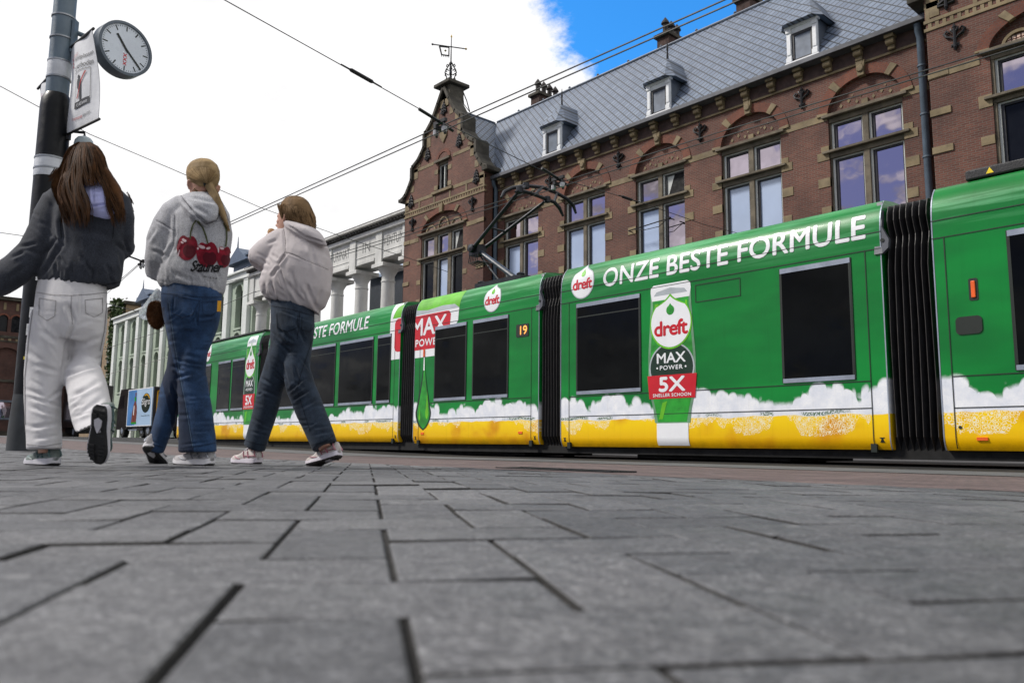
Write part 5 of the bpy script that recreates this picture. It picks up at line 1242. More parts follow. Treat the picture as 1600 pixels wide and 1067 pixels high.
def clamp(p, label):
    mb = MB(); t = thing('wire_clamp', label, 'clamp', p)
    mb.obox(p, Vector((1,0,0)), Vector((0,1,0)), UP, .16, .03, .03); mb.obox(p+Vector((0,0,-.12)), Vector((0,1,0)), Vector((1,0,0)), UP, .12, .03, .03)
    mb.tube([p+Vector((0,-.45,.10)), p+Vector((0,-.1,.02)), p+Vector((0,.28,-.08))], .028, 6)
    for s in (-1, 1): mb.tube([p+Vector((.1*s,0,0)), p+Vector((.12*s,.0,-.12)), p+Vector((.12*s,.02,-.24))], .026, 6)
    mb.build('bracket', M_IRON, t)
    mb = MB()
    for s in (-1, 1): mb.lathe(p+Vector((.12*s,.0,-.16)), [(0,-.06),(.05,-.04),(.05,.04),(0,.06)], 8)
    mb.build('porcelain', mat('porcelain', srgb(180,180,184), .3) if 'porcelain' not in MATS else MATS['porcelain'], t)
clamp(on_x(688,191,-10.55), 'wire clamp where the span wire meets the thick wires, before the gable')
clamp(on_x(872,279,-10.75), 'wire clamp hanging before the brick arches above the pantograph')
clamp(on_y(222,408,NY), 'small wire clamp against the sky left of the grey hoodie')
# ================================================================== PEOPLE
def cloth(name, col, rough=.85, var=.12, vs=4., weave=260., tone=None, sheen=.25, fleck=0.):
    m, g, b = principled(name); v = g.obj()
    c = g.mix(g.ramp(g.noise(v, vs, 5, .6), .3, .7), tuple(x*(1-var) for x in col), tuple(min(1, x*(1+var)) for x in col))
    if fleck: c = g.mix(g.ramp(g.noise(v, 170, 3, .8), .38, .62), g.mix(1., c, (1-fleck,)*3, 'MULTIPLY'), g.mix(1., c, (1+fleck,)*3, 'MULTIPLY'))
    if tone:
        a = g.node('ShaderNodeAttribute', attribute_name='tone'); c = g.mix(a.outputs['Fac'], c, (*tone, 1))
    g.put(b.inputs['Base Color'], c); b.inputs['Roughness'].default_value = rough; b.inputs['Specular IOR Level'].default_value = .2
    b.inputs['Sheen Weight'].default_value = sheen*.25; b.inputs['Sheen Roughness'].default_value = .5
    h = g.m('ADD', g.m('MULTIPLY', g.noise(v, weave, 2), .4), g.m('MULTIPLY', g.noise(v, 55, 4, .6), .6)); g.put(b.inputs['Normal'], g.bump(h, .35, .006)); return m
def hair_mat(name, c1, c2):
    m, g, b = principled(name); v = g.obj()
    c = g.mix(g.ramp(g.island(), 0, 1, 0, 1, False), c1, c2)
    c = g.mix(g.ramp(g.noise(v, 14, 4), .35, .7), g.mix(1., c, (.6,.6,.6), 'MULTIPLY'), c)
    g.put(b.inputs['Base Color'], c); b.inputs['Roughness'].default_value = .62; b.inputs['Specular IOR Level'].default_value = .06
    g.put(b.inputs['Normal'], g.bump(g.noise(g.scale(v, (1,1,.06)), 240, 3), .4, .004)); return m
M_SKIN = mat('skin', (.50,.27,.19), .5, var=.08, vscale=9, bump=.15, bscale=120)
M_EYEW = mat('eye_white', (.75,.74,.72), .2); M_IRIS = mat('iris', (.05,.07,.08), .2)
def proj(P):
    d = P-Vector((0,0,CAMH)); z = d.dot(_f); return CX+F*d.dot(_x)/z, CY-F*d.dot(_y)/z
class Fig:
    def __init__(s, D): s.D = D
    def W(s, px, py, do=0.): return at_depth(px, py, s.D+do)
    def loft(s, mb, R, n=24, p=2.0, cap=True):
        """R: (cx, cy, half-width px, depth offset m, depth radius m[, image tilt]) along the limb"""
        rings = []
        for i, r in enumerate(R):
            a, b = R[max(i-1, 0)], R[min(i+1, len(R)-1)]
            tx, ty = b[0]-a[0], b[1]-a[1]; L = math.hypot(tx, ty) or 1; nx, ny = ty/L, -tx/L
            if len(r) > 5 and r[5] is not None: nx, ny = cos(r[5]), sin(r[5])
            if nx < 0: nx, ny = -nx, -ny
            C = s.W(r[0], r[1], r[3]); h = s.W(r[0]+r[2]*nx, r[1]+r[2]*ny, r[3])-C
            q = ray(r[0], r[1]); dv = Vector((q.x, q.y, 0)).normalized()
            # lean the ring so that it stays square to the limb in depth too
            T = s.W(b[0], b[1], b[3])-s.W(a[0], a[1], a[3])
            if T.length > 1e-6 and len(r) <= 5:
                T.normalize(); dv = (dv-T*dv.dot(T)); dv = dv.normalized() if dv.length > .2 else Vector((q.x, q.y, 0)).normalized()
            ring = []
            for k in range(n):
                t = 2*pi*k/n; c_, s_ = cos(t), sin(t)
                ring.append(C + h*math.copysign(abs(c_)**(2/p), c_) + dv*r[4]*math.copysign(abs(s_)**(2/p), s_))
            rings.append(ring)
        mb.rings(rings, cap); return mb
def remesh(mb, voxel, smooth=4, keep=False):
    me = bpy.data.meshes.new('tmp'); me.from_pydata([tuple(v) for v in mb.v], [], mb.f)
    bm = bmesh.new(); bm.from_mesh(me); bmesh.ops.recalc_face_normals(bm, faces=bm.faces); bm.to_mesh(me); bm.free()
    o = bpy.data.objects.new('tmp', me); COL.objects.link(o)
    r = o.modifiers.new('r', 'REMESH'); r.mode = 'VOXEL'; r.voxel_size = voxel; r.use_smooth_shade = True
    if smooth: k = o.modifiers.new('s', 'SMOOTH'); k.factor = .5; k.iterations = smooth
    dg = bpy.context.evaluated_depsgraph_get(); out = bpy.data.meshes.new_from_object(o.evaluated_get(dg))
    bpy.data.objects.remove(o); bpy.data.meshes.remove(me); return out
def seg_d(p, a, b):
    ax, ay = a; bx, by = b; dx, dy = bx-ax, by-ay; L = dx*dx+dy*dy or 1
    t = max(0, min(1, ((p[0]-ax)*dx+(p[1]-ay)*dy)/L)); ex, ey = p[0]-ax-t*dx, p[1]-ay-t*dy
    side_ = 1 if dx*(p[1]-ay)-dy*(p[0]-ax) > 0 else -1
    return math.hypot(ex, ey), t, side_
def finish(me, name, mats, parent, folds=(), amp=.004, fsc=(9,9,5), tone=None, seed=0, rib=None):
    """fold the cloth: soft random drape plus creases (polylines in photo pixels: a, b, width, depth in m)"""
    bm = bmesh.new(); bm.from_mesh(me); bm.normal_update(); off = Vector((seed*7.3, seed*3.1, 0)); newco = []
    for v in bm.verts:
        c = v.co; n = v.normal
        q = Vector((c.x*fsc[0], c.y*fsc[1], c.z*fsc[2]))+off
        w = noise.noise(q*.6)*.9 + (1-abs(noise.noise(q+Vector((3,9,1))))*2.2)*.55 + noise.noise(q*2.3)*.28
        d = amp*w
        if folds:
            facing = max(0., min(1., n.dot((Vector((0,0,CAMH))-c).normalized())*2.2+.25))
            if facing > 0:
                P = proj(c)
                for a, b, wd, dep in folds:
                    wd *= .78; dep *= .9
                    mx = wd*3.2
                    if P[0] < min(a[0],b[0])-mx or P[0] > max(a[0],b[0])+mx or P[1] < min(a[1],b[1])-mx or P[1] > max(a[1],b[1])+mx: continue
                    ds, t, sd = seg_d(P, a, b); fade = min(1, 4*t+.15)*min(1, 4*(1-t)+.15)
                    d += facing*fade*dep*(-math.exp(-(ds/wd)**2) + .75*math.exp(-((ds-1.7*wd)/wd)**2)*(1. if sd > 0 else .4))
        if rib:
            P = proj(c); a, b, wd = rib
            ds, t, sd = seg_d(P, a, b)
            if ds < wd: d += .0035*sin(t*150)
        newco.append(c+n*d)
    for v, c in zip(bm.verts, newco): v.co = c
    bm.to_mesh(me); bm.free()
    for m in (mats if isinstance(mats, (list, tuple)) else [mats]): me.materials.append(m)
    for p in me.polygons: p.use_smooth = True
    if tone:
        at = me.attributes.new('tone', 'FLOAT', 'POINT')
        for i, v in enumerate(me.vertices): at.data[i].value = tone(proj(v.co), v)
    o = bpy.data.objects.new(name, me); link(o, parent); return o
def head(mb, base, f, up, H=.225):
    """base: point at the chin level on the neck axis; f: facing direction"""
    s = f.cross(up).normalized(); R = []
    rows = [(-.02,.055,.050,-.012),(.0,.050,.072,.010),(.10,.058,.085,.012),(.25,.066,.094,.006),(.40,.072,.098,.0),(.55,.0755,.100,-.004),(.70,.075,.099,-.008),(.82,.067,.090,-.012),(.92,.050,.068,-.014),(.98,.028,.038,-.014),(1.0,.008,.01,-.014)]
    for z, w, d, o in rows:
        ring = []
        for k in range(28):
            t = 2*pi*k/28; ring.append(base+up*(H*z)+s*(w*cos(t))+f*(o+d*sin(t)*(1.0 if sin(t) < 0 else .96)))
        R.append(ring)
    mb.rings(R)
    P = lambda a, b, c: base+s*a+f*b+up*(H*c)
    mb.tube([P(0,.088,.50), P(0,.098,.42), P(0,.112,.345), P(0,.100,.315), P(0,.085,.30)], [.007,.010,.0135,.013,.006], 10)     # nose
    for q in (-1, 1):
        mb.tube([P(q*.010,.097,.325), P(q*.016,.090,.325)], [.008,.006], 8)
        mb.tube([P(q*.012,.086,.56), P(q*.035,.080,.575), P(q*.055,.060,.55)], [.008,.009,.007], 8)                              # brow
        mb.tube([P(q*.035,.070,.40), P(q*.048,.055,.38)], [.02,.016], 8)                                                         # cheek
        mb.tube([P(q*.073,.005,.33), P(q*.080,-.008,.42), P(q*.082,-.016,.52), P(q*.078,-.002,.55)], [.007,.011,.012,.008], 8)   # ear
    mb.tube([P(-.024,.083,.205), P(-.010,.094,.215), P(0,.095,.21), P(.010,.094,.215), P(.024,.083,.205)], [.004,.007,.006,.007,.004], 8)
    mb.tube([P(-.020,.084,.18), P(0,.094,.172), P(.020,.084,.18)], [.004,.008,.004], 8)
    mb.tube([P(-.012,.078,.06), P(.012,.078,.06)], .016, 8)
    return P
def eyes(P, f, parent):
    for q in (-1, 1):
        mb = MB(); mb.lathe(P(q*.031,.070,.49), [(0,-.012),(.010,-.007),(.0125,0),(.010,.008),(.006,.0115)], 14, f); mb.cur = 1; mb.lathe(P(q*.031,.070,.49)+f*.0112, [(.0058,0),(.003,.001),(0,.0012)], 12, f)
        mb.build('eye', [M_EYEW, M_IRIS], parent, smooth=True)
def hand(mb, wrist, d, nrm, side_=1, curl=.5, S_=1.):
    """palm, four bent fingers of different length and a thumb leaving the side of the palm"""
    d = d.normalized(); s = d.cross(nrm).normalized()*side_; nrm = s.cross(d).normalized()*side_
    palm = wrist+d*.045*S_
    R = []
    for t, w, h in ((-.01,.026,.018),(.015,.033,.017),(.05,.041,.016),(.085,.042,.013),(.093,.038,.009)):
        R.append([wrist+d*t*S_+s*w*S_*cos(2*pi*k/16)+nrm*h*S_*sin(2*pi*k/16) for k in range(16)])
    mb.rings(R)
    for i, (o, L) in enumerate(((-.0315,.072),(-.0105,.081),(.0105,.076),(.0315,.060))):
        p = wrist+d*.088*S_+s*o*S_; a = 0.; pts = [p-d*.02*S_]; dd = d
        for q, fr in enumerate((.45,.30,.25)):
            a += curl*(.55+.25*q)*(1+.08*i); dd = d*cos(a)-nrm*sin(a); p = p+dd*L*fr*S_; pts.append(p)
        mb.tube(pts[:1]+[wrist+d*.088*S_+s*o*S_]+pts[1:], [.0085*S_,.0085*S_,.008*S_,.0075*S_,.006*S_], 10)
    p = wrist+d*.025*S_-s*.030*S_
    mb.tube([p, p+(d*.5-s*.75-nrm*.3).normalized()*.036*S_, p+(d*.72-s*.62-nrm*.4).normalized()*.066*S_, p+(d*.95-s*.42-nrm*.5).normalized()*.088*S_], [.012*S_,.0105*S_,.009*S_,.0065*S_], 10)
def lerp_tab(tab, x):
    for (a, b), (c, d) in zip(tab, tab[1:]):
        if x <= c: return b+(d-b)*(x-a)/(c-a)
    return tab[-1][1]
OUTL = [(0,.016),(.03,.027),(.10,.034),(.22,.036),(.38,.034),(.55,.041),(.70,.047),(.80,.046),(.90,.037),(.96,.026),(1,.010)]
def shoe(parent, heel, L, U, mats, label=None, Ln=.275):
    """heel: bottom of the heel; L towards the toe, U up through the sole"""
    L = L.normalized(); U = (U-L*U.dot(L)).normalized(); Sd = L.cross(U)
    ts = [0,.015,.04,.08,.14,.22,.32,.42,.52,.62,.72,.80,.87,.93,.97,1.]
    spring = lambda t: .014*max(0, (t-.72)/.28)**2 + .006*max(0,(.08-t)/.08)
    top = lambda t: lerp_tab([(0,.034),(.3,.036),(.6,.026),(.85,.022),(1,.026)], t)
    P = lambda t, a, z: heel+L*Ln*t+Sd*a+U*(z+spring(t))
    up = MB(); R = []
    hgt = [(0,.070),(.02,.090),(.08,.098),(.16,.092),(.26,.088),(.36,.100),(.44,.098),(.56,.082),(.70,.062),(.85,.052),(.95,.044),(1,.034)]
    for t in ts:
        w = lerp_tab(OUTL, t)*.96; z0 = top(t)-.006; h = lerp_tab(hgt, t); ring = []
        for k in range(18):
            q = 2*pi*k/18; cx_, sz = cos(q), sin(q)
            x = w*math.copysign(abs(cx_)**.75, cx_)*(1-.42*max(0, sz)**2*(1 if t < .62 else .5)); z = z0+(h-z0)*max(0, sz)**.8 if sz > 0 else z0+.008*sz
            ring.append(P(t, x, z))
        R.append(ring)
    up.rings(R); sh = up.build('shoe', mats[0], parent, smooth=True)
    if label: sh['label'] = label
    m = MB(); R = []
    for t in ts:
        w = lerp_tab(OUTL, t); a = w+.003; b = w+.006; z1 = top(t)
        R.append([P(t,-b,.007),P(t,-b*1.0,z1*.55),P(t,-a,z1),P(t,-a*.5,z1+.002),P(t,0,z1+.002),P(t,a*.5,z1+.002),P(t,a,z1),P(t,b,z1*.55),P(t,b,.007),P(t,0,.006)])
    m.rings(R); m.build('midsole', mats[1], sh, smooth=True)
    o = MB(); R = []
    for t in ts:
        w = lerp_tab(OUTL, t)+.004; lug = .002*sin(t*60)
        R.append([P(t,-w,.008),P(t,-w*.8,.000+lug),P(t,0,.001+lug*.5 + (.008 if .34 < t < .50 else 0)),P(t,w*.8,.000+lug),P(t,w,.008),P(t,0,.009)])
    o.rings(R)
    for t in (.16,.68,.74,.80,.86,.91):
        for sgn in (-1, 1): w = lerp_tab(OUTL, t); o.obox(P(t, sgn*w*.55, -.001), Sd, L, U, w*.34, .006, .004)
    ou = o.build('outsole', mats[2], sh)
    ins = MB(); pts = [(.20,0),(.24,.018),(.34,.016),(.44,.004),(.46,0),(.44,-.004),(.34,-.016),(.24,-.018)]
    ins.add([P(t, a, -.004) for t, a in pts]+[P(t, a, .004) for t, a in pts], [tuple(range(8)), tuple(range(15,7,-1))]+[(i, (i+1) % 8, 8+(i+1) % 8, 8+i) for i in range(8)]); ins.build('sole_insert', mats[1], sh)
    st = MB()
    for sgn in (-1, 1):
        for (t0, z0), (t1, z1), wd in (((.05,.05),(.40,.052),.006),((.22,.038),(.34,.078),.006),((.40,.038),(.50,.078),.005),((.55,.030),(.78,.045),.006),((.02,.040),(.10,.085),.007)):
            pts = []
            for k in range(5):
                t = t0+(t1-t0)*k/4; z = z0+(z1-z0)*k/4; w = lerp_tab(OUTL, t)*.97; hz = lerp_tab(hgt, t); fr = max(0, min(1, (z-top(t))/(hz-top(t)))); x = w*(1-fr**2.4)**.45*(1-.30*fr*fr)+.0015
                pts.append(P(t, sgn*max(x, .012), z))
            st.tube(pts, wd, 6, sy=.5)
    st.build('overlay', mats[3], sh, smooth=True)
    la = MB()
    for t in (.40,.46,.52,.58,.64): z = lerp_tab(hgt, t); la.tube([P(t,-.022,z-.012),P(t+.01,0,z+.003),P(t,.022,z-.012)], .0035, 6)
    la.build('lace', mats[1], sh, smooth=True); return sh
def strands(mb, paths, r, rnd, seg=3):
    for P in paths:
        n = len(P); k = r*rnd.uniform(.7, 1.3); mb.tube(P, [k*(1.0 if i < n*.6 else 1.0-.75*(i/n-.6)/.4) for i in range(n)], seg)
def interp(tab, y):
    if y <= tab[0][0]: return tab[0][1:]
    for a, b in zip(tab, tab[1:]):
        if y <= b[0]:
            t = (y-a[0])/(b[0]-a[0]); return tuple(p+(q-p)*t for p, q in zip(a[1:], b[1:]))
    return tab[-1][1:]
def auto_creases(rnd, spec):
    out = []
    for x0, x1, y0, y1, n, ang, L, w, d in spec:
        for _ in range(n):
            x, y = rnd.uniform(x0,x1), rnd.uniform(y0,y1); a = radians(ang+rnd.gauss(0,14)); l = L*rnd.uniform(.5,1.2)
            out.append(((x-l*cos(a)/2, y-l*sin(a)/2), (x+l*cos(a)/2, y+l*sin(a)/2), w*rnd.uniform(.7,1.3), d*rnd.uniform(.5,1.2)))
    return out
WALK = Vector((-1, .03, 0)).normalized()

def surface_decal(me_obj, polys_px, name, m, parent, fg, off=.004):
    """lay a flat print on the cloth: each point goes straight into the garment's back"""
    dg = bpy.context.evaluated_depsgraph_get(); bt = bvhtree.BVHTree.FromObject(me_obj, dg); mb = MB()
    for vs, fs in cut_polys(polys_px, .45):
        out = []
        for x, y in vs:
            p = fg.W(x, y, -.6); q = ray(x, y).normalized(); hit = bt.ray_cast(p, q)
            out.append(hit[0]+hit[1]*off if hit[0] is not None else None)
        for f in fs:
            if all(out[i] is not None for i in f): mb.add([out[i] for i in f], [tuple(range(len(f)))])
    return mb.build(name, m, parent, recalc=False)
def seam_px(pts, w):
    out = []
    for (xa, ya), (xb, yb) in zip(pts, pts[1:]):
        L_ = math.hypot(xb-xa, yb-ya) or 1; nx, ny = -(yb-ya)/L_*w/2, (xb-xa)/L_*w/2
        out.append(poly([(xa+nx,ya+ny), (xb+nx,yb+ny), (xb-nx,yb-ny), (xa-nx,ya-ny)]))
    return out
def seams_on(o, fg, lines, m, w=1.1, off=.0025, name='seam_stitching'):
    surface_decal(o, [q for L in lines for q in seam_px(L, w)], name, m, o, fg, off)
# ------------------------------------------------------------------ first walker: charcoal jacket, white trousers
def person_a():
    fg = Fig(4.0); rnd = random.Random(11); f0 = fg.W(66, 727)
    root = thing('person', 'walking person with long brown hair, charcoal wool jacket and white wide trousers', 'person', (f0.x, f0.y, ground_z(f0.x, f0.y)))
    b = MB(); L = lambda R, **k: fg.loft(b, R, **k)
    hc = fg.W(133, 300); fdir = (WALK*.95+Vector((0,.15,0))).normalized(); Pf = head(b, hc, fdir, UP)
    L([(134,318,15,0,.055),(133,303,14,.0,.055),(132,290,14,0,.05)])
    L([(114,456,36,0,.09),(122,425,40,0,.10),(132,380,45,-.01,.11),(136,340,48,0,.10),(135,322,34,0,.08),(134,312,16,0,.055)])
    L([(90,330,9,0,.04),(68,362,9,0,.035),(42,400,8,-.02,.034),(10,432,8,-.02,.032),(-22,448,7,-.02,.03)])
    L([(184,330,9,0,.04),(192,360,8,.02,.035),(192,386,8,.04,.034),(180,384,8,.16,.033),(166,376,7,.28,.03)])
    L([(100,462,22,0,.09),(86,505,20,0,.08),(78,560,18,.03,.065),(72,610,15,.02,.055),(70,660,12,.0,.045),(70,708,11,.0,.042)])
    L([(132,462,22,0,.09),(138,505,18,.02,.08),(132,562,18,.05,.065),(138,600,14,-.10,.055),(145,628,10,-.24,.038),(147,640,8,-.29,.03)])
    hand(b, fg.W(-22,448,-.02), fg.W(-40,462,-.02)-fg.W(-22,448,-.02), -FW, 1, .4); hand(b, fg.W(166,376,.28), fg.W(158,370,.36)-fg.W(166,376,.28), UP, 1, .6)
    body = finish(remesh(b, .006, 2), 'body', M_SKIN, root, amp=0.); eyes(Pf, fdir, body)
    # trousers
    t = MB(); L = lambda R, **k: fg.loft(t, R, **k)
    L([(113,436,53,0,.135),(112,455,56,0,.15),(110,480,57,-.01,.16),(108,505,56,0,.15),(104,520,48,.01,.13)])
    L([(82,490,34,0,.13),(79,515,35,0,.125),(74,545,34,.01,.115),(68,585,32,.02,.105),(66,620,30,.015,.10),(67,655,29,.0,.10),(69,683,28.5,-.005,.105),(69,702,28.5,-.005,.115)])
    L([(140,480,29,0,.13),(139,515,28,.02,.125),(135,545,26,.05,.11),(131,570,25,.05,.10),(130,588,31,-.0,.095),(136,608,32,-.10,.10),(140,632,33,-.20,.10),(144,652,32.5,-.28,.10,radians(-22)),(146,663,31,-.34,.105,radians(-26))])
    C = lambda a, b, w, d: ((a[0]/3.333, 440+a[1]/3.333), (b[0]/3.333, 440+b[1]/3.333), w, d)
    cr = [C((335,490),(500,438),4,.016), C((355,120),(388,215),4,.013), C((385,215),(345,330),3.5,.010), C((340,330),(328,470),3.5,.010), C((135,560),(235,600),4,.008), C((150,600),(322,655),3.5,.009), C((235,625),(322,560),3.5,.008), C((150,650),(300,700),3.5,.007),
          C((215,250),(300,320),5,.008), C((440,170),(545,190),3,.004), C((190,110),(210,155),3,.004), C((370,600),(520,520),5,.009), C((400,700),(540,600),5,.007), C((180,430),(300,470),5,.007), C((140,360),(230,420),5,.006), C((410,330),(520,290),5,.006), C((160,760),(300,740),4,.007), C((170,820),(310,800),3.5,.006), C((420,50),(420,170),2.2,.006), C((205,150),(300,160),2.0,.003)]
    cr += auto_creases(rnd, [(48,100,570,690,6,14,30,2.8,.0035),(110,160,500,570,5,-25,34,3.5,.004),(112,168,590,650,6,-30,36,3.2,.004),(50,110,470,560,7,65,44,4,.004)])
    tr_ = finish(remesh(t, .0085, 6), 'trousers', cloth('white_twill', (.60,.59,.60), vs=6, var=.06, sheen=.1), root, cr, .0026, (10,10,3.5), seed=1)
    seams_on(tr_, fg, [[(58,457),(85,461),(112,462),(140,460),(168,457)],[(112,462),(111,485),(113,507)],[(62,466),(88,470),(86,494),(74,501),(61,492),(62,466)],[(133,469),(160,466),(160,488),(147,496),(134,489),(133,469)],[(167,470),(163,515),(156,548)],[(52,480),(45,530),(39,590),(40,690)],[(42,694),(70,697),(96,692)]], cloth('white_seam', (.30,.29,.29)), 1.0)
    # jacket
    j = MB(); L = lambda R, **k: fg.loft(j, R, **k)
    L([(125,449,62,0,.150,0),(124,440,66,0,.165,0),(126,425,67,0,.18,0),(132,395,62,0,.18,0),(136,360,63,-.01,.175,0),(138,335,65,-.01,.165,0),(138,315,62,0,.145,0),(136,302,46,0,.115,0),(134,294,26,.01,.085,0)])
    L([(118,303,16,0,.07),(100,308,21,0,.085),(86,318,24,0,.09),(77,337,25,0,.095),(68,362,26,0,.09),(52,394,26,-.02,.085),(26,420,27,-.03,.08),(-2,438,26,-.03,.075),(-26,452,20,-.03,.065)])
    L([(158,306,15,.0,.07),(176,311,19,.0,.085),(187,322,20,.0,.09),(191,342,18.5,.0,.095),(191,370,19,.01,.09),(189,392,18,.03,.085),(180,392,17,.14,.07),(168,384,15,.26,.06)])
    L([(134,306,34,.0,.10,0),(134,296,24,.0,.085,0)])
    C = lambda a, b, w, d: ((a[0]/3.557, 200+a[1]/3.557), (b[0]/3.557, 200+b[1]/3.557), w, d)
    cr = [C((330,480),(350,640),4,.013), C((350,640),(225,830),4,.012), C((100,660),(200,640),3.5,.010), C((60,720),(130,690),3.5,.008), C((250,700),(320,600),4,.010), C((690,640),(720,700),3.5,.010), C((700,690),(640,640),4,.009), C((240,330),(300,420),4,.007), C((400,760),(380,870),4,.007), C((520,790),(510,880),4,.008), C((600,760),(620,870),4,.007), C((300,820),(280,870),3.5,.006), C((150,760),(40,840),4,.006), C((430,560),(620,600),6,.005)]
    cr += auto_creases(rnd, [(62,188,405,446,16,80,26,3,.006),(20,90,330,430,6,40,30,4,.006)])
    jk = finish(remesh(j, .0085, 9), 'jacket', cloth('charcoal_wool', (.032,.036,.047), vs=9, var=.22, fleck=.25, sheen=.35), root, cr, .006, (6,6,4), seed=2)
    seams_on(jk, fg, [[(92,318),(94,345),(96,372)],[(172,318),(178,345),(176,372)],[(62,440),(90,445),(125,447),(160,446),(188,440)]], cloth('wool_seam', (.010,.011,.014)), 1.3)
    h = MB(); fg.loft(h, [(134,452,57,0,.142,0),(134-10,446,61,0,.150,0)], n=28) if False else fg.loft(h, [(118,453,54,0,.138,0),(119,446,57,0,.148,0)], n=40)
    # lavender hood lying over the collar
    hd = MB(); fg.loft(hd, [(150,282,18,-.085,.03,0),(152,292,24,-.10,.04,.1),(153,306,27,-.125,.045,.12),(154,320,27,-.14,.042,.1),(155,332,24,-.145,.036,.05),(157,341,17,-.14,.025,0),(158,346,9,-.13,.012,0)], p=2.4)
    fg.loft(hd, [(112,300,24,-.06,.06,0),(134,292,34,-.03,.10,0)]); 
    C = lambda a, b, w, d: ((a[0]/3.557, 200+a[1]/3.557), (b[0]/3.557, 200+b[1]/3.557), w, d)
    finish(remesh(hd, .006, 3), 'hood', cloth('lavender_fleece', (.50,.52,.84), vs=12), jk, [C((500,440),(600,420),2.2,.012), C((510,360),(590,340),3,.006), C((520,310),(515,420),2.5,.006)], .003, (14,14,14), seed=3)
    # shoes
    ms = [cloth('shoe_mesh_grey_green', (.16,.19,.18), vs=20, var=.3, sheen=0), mat('midsole_pale', (.52,.51,.55), .6, var=.1, vscale=20), mat('outsole_black', (.010,.010,.011), .75, bump=.3), mat('overlay_teal', (.09,.15,.15), .4, var=.3, vscale=20)]
    z0 = lambda p: Vector((p.x, p.y, ground_z(p.x, p.y)))
    hp = z0(fg.W(86,727,-.03)); shoe(root, hp, (-RT*.82+FW*.57), UP, ms, Ln=.262)
    # lifted foot: heel up, sole turned to the viewer
    heel = fg.W(155,634,-.50); toe = fg.W(150,717,-.43); U = -( -FW*.95 + UP*.06 + RT*-.10)
    shoe(root, heel, toe-heel, U, ms, Ln=.272)
    # hair
    tab = [(222,131,9,.03),(230,131,24,.085),(245,131,34,.125),(260,131,40,.15),(275,131,46,.165),(288,132,52,.18),(300,135,55,.195),(318,141,55,.215),(335,146,55,.225),(350,148,53,.23)]
    base = MB(); fg.loft(base, [(131,227,10,0,.03,0),(131,232,19,-.0,.06,0),(131,245,29,0,.09,0),(131,260,35,-.01,.105,0),(131,275,38,-.015,.105,0),(128,288,38,-.03,.10,0)])
    fg.loft(base, [(118,275,26,-.05,.09),(110,300,23,-.11,.06),(113,318,19,-.145,.045),(117,332,13,-.16,.03)]); fg.loft(base, [(160,276,14,-.04,.08),(178,300,11,-.10,.05),(185,318,9,-.12,.04),(189,330,6,-.13,.03)])
    hm = hair_mat('brown_hair', (.020,.010,.0045), (.112,.050,.020))
    hb = finish(remesh(base, .008, 2), 'hair', hm, root, (), .004, (30,30,3), seed=5)
    s = MB(); paths = []
    for _ in range(1150):
        left = rnd.random() < .60; u = rnd.uniform(-1, .12) if left else rnd.uniform(.42, 1)
        if rnd.random() < .16: u = rnd.uniform(-.1, .5)
        ye = rnd.gauss(338 if left else 334, 9); 
        if -.02 < u < .5: ye = rnd.uniform(270, 292); 
        wob = rnd.gauss(0,1.6); ph = rnd.uniform(0,6); out = rnd.uniform(-.012,.012); P = []
        for k in range(13):
            y = 222.5+(ye-222.5)*(k/12)**1.15; cx_, hw, dr = interp(tab, y)
            uu = u*(.94+.03*sin(ph)); x = cx_+uu*hw + wob*sin(k*.5+ph)*(k/12) + 2.3*sin(y/11.+math.floor(u*6.5)*2.1)*min(1, k/6)
            if y > 285: x += (-5 if left else 2.5)*((y-285)/60)*(1-abs(u))
            d = -(dr+out)*(max(.03, 1-uu*uu))**(.5 if y < 280 else .36)
            P.append(fg.W(x, y, d))
        paths.append(P)
    for _ in range(40):
        x, y = rnd.uniform(190,200), rnd.uniform(300,320); P = [fg.W(x+k*1.9+rnd.gauss(0,.3), y+k*3.6, -.02) for k in range(6)]; paths.append(P)
    for _ in range(25):
        x, y = rnd.uniform(84,92), rnd.uniform(262,272); P = [fg.W(x-k*1.9+rnd.gauss(0,.3), y+k*3.2-k*k*.12, -.02) for k in range(6)]; paths.append(P)
    strands(s, paths, .0021, rnd); s.build('strands', hm, hb, smooth=True)
    return root

